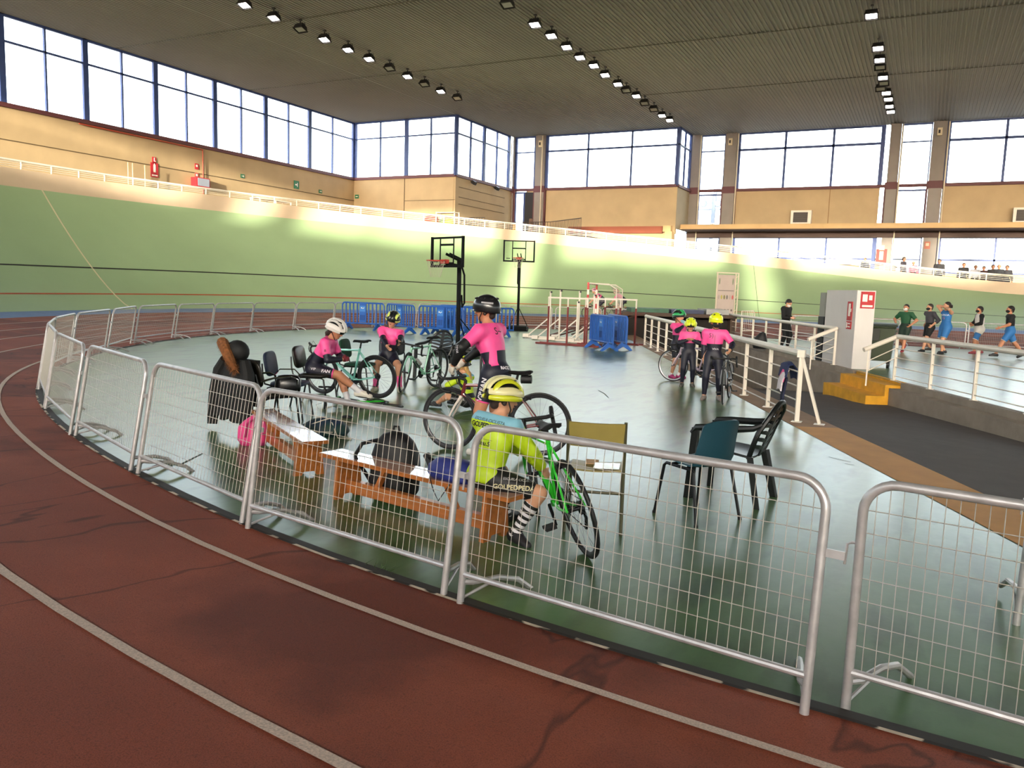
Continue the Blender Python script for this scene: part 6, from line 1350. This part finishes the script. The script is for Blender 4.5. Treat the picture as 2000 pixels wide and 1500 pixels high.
def decal(target, body_txt, p, n, upv, size, m, root, shear=0., bold=0., sx=1.):
    """lettering laid onto a garment: every vertex of the flat text is dropped onto the cloth"""
    me = target.data; bvh = BVHTree.FromPolygons([v.co.copy() for v in me.vertices], [tuple(q.vertices) for q in me.polygons]); n = V(n).normalized(); upv = V(upv); upv = (upv - n * upv.dot(n)).normalized(); xd = upv.cross(n)
    o = text_mesh(body_txt, size, m, 'lettering', target, ext=0., shear=shear, bold=bold, sx=sx)
    for v in o.data.vertices:
        q = V(p) + xd * v.co.x + upv * v.co.y; hit = bvh.ray_cast(q + n * .3, -n, .6); v.co = (hit[0] + n * .004) if hit[0] is not None else q
    return o
def patch(target, pts, m, name='print'): return MB().add(pts, [tuple(range(len(pts)))]).build(name, m, target)
# ------------------------------------------------------------------ the people in the photograph
def J2(split=.5, arms=True, panel=False, sl=.8, infl=.014): return ('jersey', m_lpink, m_navy, split, sl, infl, arms, panel)
# standing cyclist astride the red and white bike
R1, O1, j1, d1 = person('woman in pink and navy cycling kit and black helmet standing astride the red white bike', -3.98, 7.40, (-.95, .30), 1.62, lean=14, twist=10, look=8, nod=2,
    hands={'L': ('w', -4.33, 7.12, .94), 'R': ('w', -4.42, 7.50, .95)}, elbows={'L': (-.9, -.5, .3), 'R': (.8, -.4, -.2)}, feet={'L': (-.20, -.05, 0), 'R': (.17, .08, 0)}, res=.0115, fem=True, skin='tan', g=1.04,
    outfit=(J2(.50, True, True, .70), ('sleeves', m_lblack), ('shorts', m_navy, .72, .006, m_lpink), ('socks', m_txtw, .6)), helmet=('smooth', '#17171a', '#b9b9bd'), hair=('#2a1c16', 'short'), shoes='#d5d2cc', curl=.9, gloves=mat('glove_white', '#cfc6ba', .7))
js = O1['jersey'][0]; sh_ = O1['shorts'][0]
decal(js, 'S~', d1['chest'] + d1['up'] * .10, -d1['fw'], d1['up'], .11, m_txtk, R1); decal(sh_, 'VIP', j1['L']['hip'].lerp(j1['L']['kn'], .55), V((-1, -.35, 0)), V((0, -.25, 1)).cross(V((-1, -.35, 0))) * -1, .075, m_txtw, R1, bold=.002); decal(sh_, 'FAN', j1['L']['hip'].lerp(j1['L']['kn'], .22), V((-1, -.35, 0)), V((0, -.25, 1)).cross(V((-1, -.35, 0))) * -1, .075, m_txtw, R1, bold=.002)
decal(js, 'RACC', d1['pel'] + d1['up'] * .04, -d1['fw'] - d1['rt'] * .1, d1['up'] + d1['rt'] * .1, .045, m_txtw, R1, bold=.002); decal(O1['arm_warmer'][0], 'VIVA', j1['L']['el'].lerp(j1['L']['wr'], .15), V((-1, -.3, .2)), V((0, -1, 0)), .04, m_txtw, R1)
# seated girl, white helmet
R2, O2, j2, d2 = person('seated girl cyclist in white helmet with legs crossed, looking down beside the turquoise bike', -7.70, 8.84, (.93, .36), 1.52, pelvis=(0, .02, .53), lean=32, look=-12, nod=24, hands={'L': (-.06, .44, .70), 'R': (.07, .44, .68)}, elbows={'L': (-1, -.4, -.5), 'R': (1, -.5, -.6)},
    feet={'L': (-.02, .50, 0), 'R': (-.05, .66, .15)}, knees={'L': (-.1, 1, .5), 'R': (.15, 1, .8)}, toes={'L': (-.05, 1, 0), 'R': (.0, 1, -.12)}, res=.0115, fem=True, skin='tan', outfit=(J2(.5, True, False, .72), ('sleeves', m_navy), ('shorts', m_navy, .80, .007, m_lpink), ('socks', m_txtw, .62)),
    helmet=('vented', '#d9d4cf', '#c9c4bf'), hair=('#2b1d18', 'tail', [(0, -.055, -.02), (.0, -.075, -.06), (0, -.06, -.10)]), shoes='#dcd5ca', sole='#1b1b1d', gloves=mat('glove_red', '#6d1d28', .7), curl=.8)
decal(O2['shorts'][0], 'FAN', j2['R']['hip'].lerp(j2['R']['kn'], .55), V((1, .0, .35)), V((0, 0, 1)), .062, m_txtw, R2, bold=.002, shear=.15); decal(O2['shorts'][0], 'VIP', j2['R']['hip'].lerp(j2['R']['kn'], .10), V((1, .0, .3)), V((0, 0, 1)), .05, m_txtw, R2)
decal(O2['jersey'][0], 'R', j2['R']['sh'].lerp(j2['R']['el'], .5), V((1, .1, .2)), V((0, 0, 1)), .055, m_txtk, R2)
# girl with long hair
R3, O3, j3, d3 = person('seated girl with long brown hair and black and yellow helmet, arm on the lettered bike', -8.03, 11.08, (.50, -.86), 1.50, pelvis=(0, -.05, .53), lean=2, side=-6, look=-8, nod=8, tilt=-14, hands={'L': ('w', -7.60, 10.80, .80), 'R': ('w', -7.78, 10.74, .70)}, elbows={'L': (-.7, -.4, -.6), 'R': (1, -.2, -.6)},
    feet={'L': (-.24, .42, 0), 'R': (.16, .40, 0)}, knees={'L': (-.45, 1, .6), 'R': (.3, 1, .6)}, res=.012, fem=True, outfit=(J2(.52, True, False, .7), ('sleeves', m_navy), ('shorts', m_navy, .66, .007, m_navy), ('socks', m_lpink, .50)), helmet=('vented', '#17181a', '#c9d66a'),
    hair=('#4a2c20', 'tail', [(.03, -.03, -.04), (.055, .0, -.10), (.06, .03, -.17), (.05, .045, -.24)]), shoes='#cfc9b2', curl=.5)
# child on the floor
R4, O4, j4, d4 = person('child in yellow helmet and black shorts sitting on the floor beside a small green bike', -5.75, 9.90, (-.97, .1), 1.20, pelvis=(0, 0, .12), lean=14, nod=22, hs=1.15, hands={'L': (-.06, .34, .34), 'R': (.06, .32, .36)}, elbows={'L': (-1, -.3, -.2), 'R': (1, -.3, -.2)}, feet={'L': (-.18, .42, .02), 'R': (.14, .36, .02)}, knees={'L': (-1, .5, .5), 'R': (.6, .4, 1)},
    res=.012, outfit=(('jersey', m_lyel, m_lyel, .5, 1.9, .009, False, False, m_blue_l), ('shorts', m_lblack, .85, .008)), helmet=('vented', '#c8d820', '#141416'), hair=('#b08a50', 'tail', [(0, -.05, -.03), (.02, -.05, -.09), (.03, -.04, -.15)]), shoes='#2b2b2e', curl=.6)
decal(O4['shorts'][0], 'GOLPEDPEDAL', j4['L']['hip'].lerp(j4['L']['kn'], .5), V((-1, -.3, .2)), V((0, 0, 1)), .036, m_txtw, R4)
# boy on the bench
R5, O5, j5, d5 = person('boy in yellow jersey and yellow black helmet seated on the bench with his back turned', -2.66, 4.87, (.22, .975), 1.34, pelvis=(0, 0, .425), lean=13, twist=-2, side=2, look=-18, nod=10, hs=1.08, g=1.10, hands={'L': (.04, .40, .52), 'R': (.25, .33, .46)}, elbows={'L': (-1, -.4, -.4), 'R': (1, -.1, -.55)},
    feet={'L': (-.12, .36, 0), 'R': ('w', -2.42, 4.86, 0)}, knees={'L': (-.3, 1, .5), 'R': (1, .55, .55)}, toes={'L': (-.1, 1, 0), 'R': (.83, -.2, -.08)}, res=.0095, outfit=(('jersey', m_lyel, m_lyel, .5, 1.85, .019, False, False, m_blue_l), ('shorts', m_lblack, .90, .010), ('socks', m_txtk, .28, m_txtw)),
    helmet=('vented', '#d6cf9c', '#c3c829'), hair=('#2a1d17', 'short'), shoes='#232124', curl=.7)
js = O5['jersey'][0]
for txt, uz, sz, b in (('ESCUELA CICLISTA', .135, .034, 0.), ('GOLPEDPEDAL', .095, .050, .0016), ('________', .02, .04, 0.), ('Viuuu.S', -.025, .045, .001)): decal(js, txt, d5['chest'] + d5['up'] * (uz - .02), -d5['fw'] - d5['rt'] * .05, d5['up'], sz, m_txtk, R5, shear=.1, bold=b)
decal(O5['shorts'][0], 'GOLPEDPEDAL', j5['R']['hip'].lerp(j5['R']['kn'], .52), V((.45, -.85, .15)), V((0, 0, 1)), .046, mat('print_cream', '#cfc79a', .6), R5, bold=.0012); decal(O5['shorts'][0], 'ESCUELA CICLISTA', j5['R']['hip'].lerp(j5['R']['kn'], .56) + V((0, 0, .05)), V((.45, -.85, .3)), V((0, 0, 1)), .024, m_txtw, R5)
# three kids by the railing
R6, O6, j6, d6 = person('kid in green helmet and shorts drinking from a bottle beside the railing', -4.55, 16.4, (.86, -.5), 1.34, hs=1.1, lean=2, nod=-6, hands={'R': (.05, .20, 1.10), 'L': (-.16, .02, .62)}, elbows={'R': (.9, .2, -.6)}, feet={'L': (-.10, .0, 0), 'R': (.08, -.05, 0)}, outfit=(J2(.52, True, False, .8), ('sleeves', m_navy), ('shorts', m_navy, .82, .008), ('socks', m_txtw, .82)),
    helmet=('vented', '#2f9a58', '#1d2a22'), hair=('#8d6338', 'tail', [(0, -.05, -.02), (0, -.07, -.08)]), shoes='#a02c68', skin='light', curl=.9)
o = MB().tube([V((0, 0, 0)), V((0, 0, .12)), V((0, 0, .15)), V((0, 0, .18))], [.034, .034, .026, .012], 12).build('bottle', mat('bottle_teal', '#7fb7bd', .3)); o.matrix_world = R6.matrix_world if False else Matrix.Translation((-4.55, 16.4, 0)) @ Matrix.Rotation(math.atan2(-.5, .86) - PI / 2, 4, 'Z') @ Matrix.Translation((.02, .25, 1.14)) @ Matrix.Rotation(1.2, 4, 'X'); tag(o, 'teal drinking bottle held to the mouth of the kid in the green helmet', 'bottle')
R7, O7, j7, d7 = person('smallest kid in yellow and black helmet holding both hands to the chin', -3.95, 15.08, (.30, -.95), 1.22, hs=1.14, nod=10, hands={'L': (-.03, .16, .90), 'R': (.03, .16, .90)}, elbows={'L': (-1, .1, -.8), 'R': (1, .1, -.8)}, feet={'L': (-.09, 0, 0), 'R': (.10, .03, 0)}, outfit=(J2(.55, True, False, .8), ('sleeves', m_navy), ('leggings', m_navy, 1.93, .007)), helmet=('vented', '#cfdb27', '#cfdb27'), hair=('#7a5632', 'short'), shoes='#5b5852', curl=.9)
R8, O8, j8, d8 = person('kid in round yellow helmet and black mask holding the dark bike', -3.10, 13.45, (.22, -.97), 1.38, hs=1.1, look=14, hands={'L': ('w', -2.80, 13.25, .86), 'R': (.17, -.02, .62)}, elbows={'L': (-1, -.5, -.5)}, feet={'L': (-.12, .0, 0), 'R': (.12, .05, 0)}, outfit=(J2(.55, True, False, .85), ('sleeves', m_navy), ('leggings', m_navy, 1.93, .007)), helmet=('smooth', '#d7e01f', '#c9d21a'), hair=('#1f1714', 'short'), mask=m_maskk, shoes='#7a6f6a', curl=.8, res=.012)
decal(O8['jersey'][0], '5)', d8['chest'] + d8['up'] * .07 + d8['rt'] * .06, d8['fw'], d8['up'], .10, m_txtk, R8); decal(O8['jersey'][0], 'VIVA', d8['belly'] + d8['up'] * -.01 - d8['rt'] * .02, d8['fw'], d8['up'], .05, m_txtw, R8); decal(O8['jersey'][0], '2', j8['R']['sh'].lerp(j8['R']['el'], .4), V((.8, .6, .1)), V((0, 0, 1)), .05, m_txtk, R8)
MB().bar(d8['chest'] + d8['fw'] * .104 + d8['up'] * .08, d8['belly'] + d8['fw'] * .10 + d8['up'] * .05, .006, .006).build('zip', m_txtk, O8['jersey'][0])
# man in black with a phone
mB = mat('cloth_black', '#0d0d10', .8)
R9, O9, j9, d9 = person('young man in black tracksuit looking down at his phone beyond the ramp', -4.25, 28.7, (.9, -.4), 1.68, look=0, nod=36, hands={'L': (-.06, .24, 1.06), 'R': (.06, .24, 1.06)}, feet={'L': (-.1, .06, 0), 'R': (.1, -.05, 0)}, res=.017, outfit=(('hoodie', mB, 1.92, .016), ('trousers', mB, 1.95, .016)), hair=('#17110e', 'short'), mask=m_maskw, shoes='#b9b4ac', curl=.7)
o = MB().box((0, 0, 0), (.075, .15, .01)).build('phone', mat('phone_pale', '#c9ccd6', .2)); o.matrix_world = Matrix.Translation((-4.25, 28.7, 0)) @ Matrix.Rotation(math.atan2(-.4, .9) - PI / 2, 4, 'Z') @ Matrix.Translation((0, .33, 1.09)) @ Matrix.Rotation(.5, 4, 'X'); tag(o, 'pale phone in the hands of the man in black', 'phone')
# basketball players
mG, mGy, mBl, mW, mO = mat('kit_green', '#124a2c', .7), mat('kit_grey', '#3d3b42', .7), mat('kit_blue', '#2769a8', .7), mat('kit_white', '#d5d0cb', .7), mat('kit_orange', '#e0682a', .7)
Ra = person('running boy in green kit and white mask on the court', -.60, 30.6, (-.35, -.93), 1.62, lean=6, hands={'L': (-.22, .12, .95), 'R': (.26, .16, .98)}, elbows={'L': (-1, -.6, 0), 'R': (1, -.6, 0)}, feet={'L': (-.08, .28, .02), 'R': (.1, -.25, .12)}, toes={'R': (.1, .8, -.6)}, res=.017, skin='tan', outfit=(('tee', mG, .75, .018), ('shorts', mat('kit_darkgreen', '#10281c', .7), .92, .022)), hair=('#15100d', 'short'), mask=m_maskw, shoes='#9c2f34')
Rb = person('boy in grey shirt and black shorts directly behind the player in blue', .14, 31.55, (-.8, -.6), 1.66, lean=5, hands={'L': (-.2, .05, .95), 'R': (.30, -.05, .98)}, feet={'L': (-.08, .25, .0), 'R': (.1, -.2, .06)}, res=.017, skin='light', outfit=(('tee', mGy, 1.5, .016), ('shorts', mB, .8, .02)), hair=('#20160f', 'short'), mask=m_maskk, shoes='#1d1d20')
Rc, Oc, jc, dc = person('tall player in blue sleeveless kit with hands raised to the head', .62, 31.05, (-.75, -.66), 1.74, look=-20, hands={'L': (-.10, .12, 1.56), 'R': (.13, -.02, 1.60)}, elbows={'L': (-1, .8, .1), 'R': (1, .3, -.2)}, feet={'L': (-.1, .16, 0), 'R': (.1, -.12, .02)}, res=.016, skin='light', outfit=(('vest', mBl, 0, .016), ('shorts', mBl, .9, .03, mW)), hair=('#1c130e', 'tail', [(0, -.055, .01), (0, -.085, .0), (0, -.09, -.03)]), shoes='#232327')
decal(Oc['vest'][0], 'VALENCIA', dc['chest'] + dc['up'] * .05, dc['fw'], dc['up'], .075, m_txtw, Rc, bold=.002); decal(Oc['vest'][0], '15', dc['chest'] - dc['up'] * .06, dc['fw'], dc['up'], .12, mat('print_pink', '#c07a86', .6), Rc)
Rd = person('boy in white vest over black sleeves, facing left on the court', 1.68, 32.3, (-.95, -.3), 1.63, lean=4, hands={'L': (-.12, .24, 1.0), 'R': (.14, .24, 1.04)}, elbows={'R': (1, -1, .2), 'L': (-1, -1, .2)}, feet={'L': (-.08, .12, 0), 'R': (.09, -.15, .02)}, res=.017, skin='tan', outfit=(('tee', mB, 1.9, .010), ('vest', mW, 0, .036), ('shorts', mBl, .93, .018, mW)), hair=('#17110d', 'short'), mask=m_maskk, shoes='#7d2c38')
Re = person('boy in black and orange shirt with blue shorts striding left at the right edge', 2.45, 30.5, (-.98, -.2), 1.68, lean=4, hands={'L': (-.2, .34, 1.0), 'R': (.22, -.02, .95)}, elbows={'L': (-.6, -1, -.4)}, feet={'L': (-.08, .40, .0), 'R': (.09, -.46, .10)}, toes={'R': (.05, .8, -.5)}, res=.017, skin='tan', outfit=(('tee', mB, mO, -.2, .8, .016), ('shorts', mBl, .85, .022, mW)), hair=('#15100d', 'short'), mask=m_maskk, shoes='#1e1e22')
# two riders on the far track
def rider(label, x, y, hd, hc_, lead):
    b = bike('road_bike', 'track bike under the %s pink rider far behind the equipment pile' % lead, (x, y), math.degrees(math.atan2(hd[1], hd[0])), 4, '#3a3a40', bars='drop', z=.30); f = V((hd[0], hd[1], 0)).normalized()
    w_ = lambda a, s_, z_: ('w', x + f.x * a - f.y * s_ * -1, y + f.y * a + f.x * s_ * -1, z_)
    return person(label, x + f.x * .26, y + f.y * .26, hd, 1.62, z=0.30, pelvis=(0, -.02, .99), lean=58, nod=-10, hands={'L': w_(.93, -.2, 1.12), 'R': w_(.93, .2, 1.12)}, elbows={'L': (-1, -.2, -.8), 'R': (1, -.2, -.8)}, feet={'L': (-.10, .08, .22), 'R': (.10, .26, .32)}, knees={'L': (0, 1, .2), 'R': (0, 1, .2)}, res=.018, outfit=(J2(.4, True, False, .8), ('shorts', m_navy, .8, .007)), helmet=hc_, shoes='#222226')
P = aty(1187, 600, 38.4); rider('pink cyclist riding behind the striped goal on the far track', P.x, 38.4, (-.96, -.28), ('vented', '#cf4f86', '#d9d2d6'), 'left'); P = aty(1228, 600, 39.6); rider('pink cyclist with orange helmet riding on the far track, right of the goal', P.x, 39.6, (-.97, -.22), ('vented', '#d8842f', '#1b1b1d'), 'right')
# spectators on the gallery
sp_g = 'spectators on the right gallery'
for k, (px_, py_, Hh, c, hd, lab) in enumerate(((1689, 518, 1.35, '#2a2e3a', (-.3, -1), 'small child whose head shows over the gallery parapet, leftmost spectator'), (1765, 512, 1.62, '#2d2a33', (.9, -.4), 'spectator in dark clothes under the grey notice board on the gallery'), (1784, 518, 1.45, '#c9455c', (.1, -1), 'spectator in a pink and red top by the gallery railing'),
        (1835, 513, 1.72, '#1c1b20', (-.1, -1), 'broad spectator in black standing alone on the gallery'), (1883, 515, 1.66, '#17161a', (.2, -1), 'spectator in black left of the window post on the gallery'), (1906, 518, 1.60, '#a9a7ad', (.0, -1), 'spectator in a pale grey top on the gallery'), (1922, 521, 1.55, '#3a2226', (-.2, -1), 'spectator in dark maroon between the pale top and the black coats'),
        (1940, 517, 1.68, '#17161a', (.3, -1), 'left one of three spectators in dark coats at the gallery end'), (1952, 516, 1.70, '#1d2026', (0, -1), 'middle one of three spectators in dark coats at the gallery end'), (1968, 516, 1.70, '#222228', (-.2, -1), 'right one of three spectators in dark coats at the gallery end'))):
    P = aty(px_, py_, 52.2); zf = gz(P.x, 52.2); mm = mat('coat_' + c.strip('#'), c, .8)
    person(lab, P.x, 52.2, hd, Hh, z=zf, res=.024, outfit=(('hoodie', mm, 1.9, .02), ('trousers', mat('trousers_dark', '#1b1c24', .8), 1.95, .015)), hair=(('#1a1512', '#3a2a20', '#8f8a84')[k % 3], 'short'), shoes='#222226', group=sp_g, skin='dark' if k % 2 else 'tan')
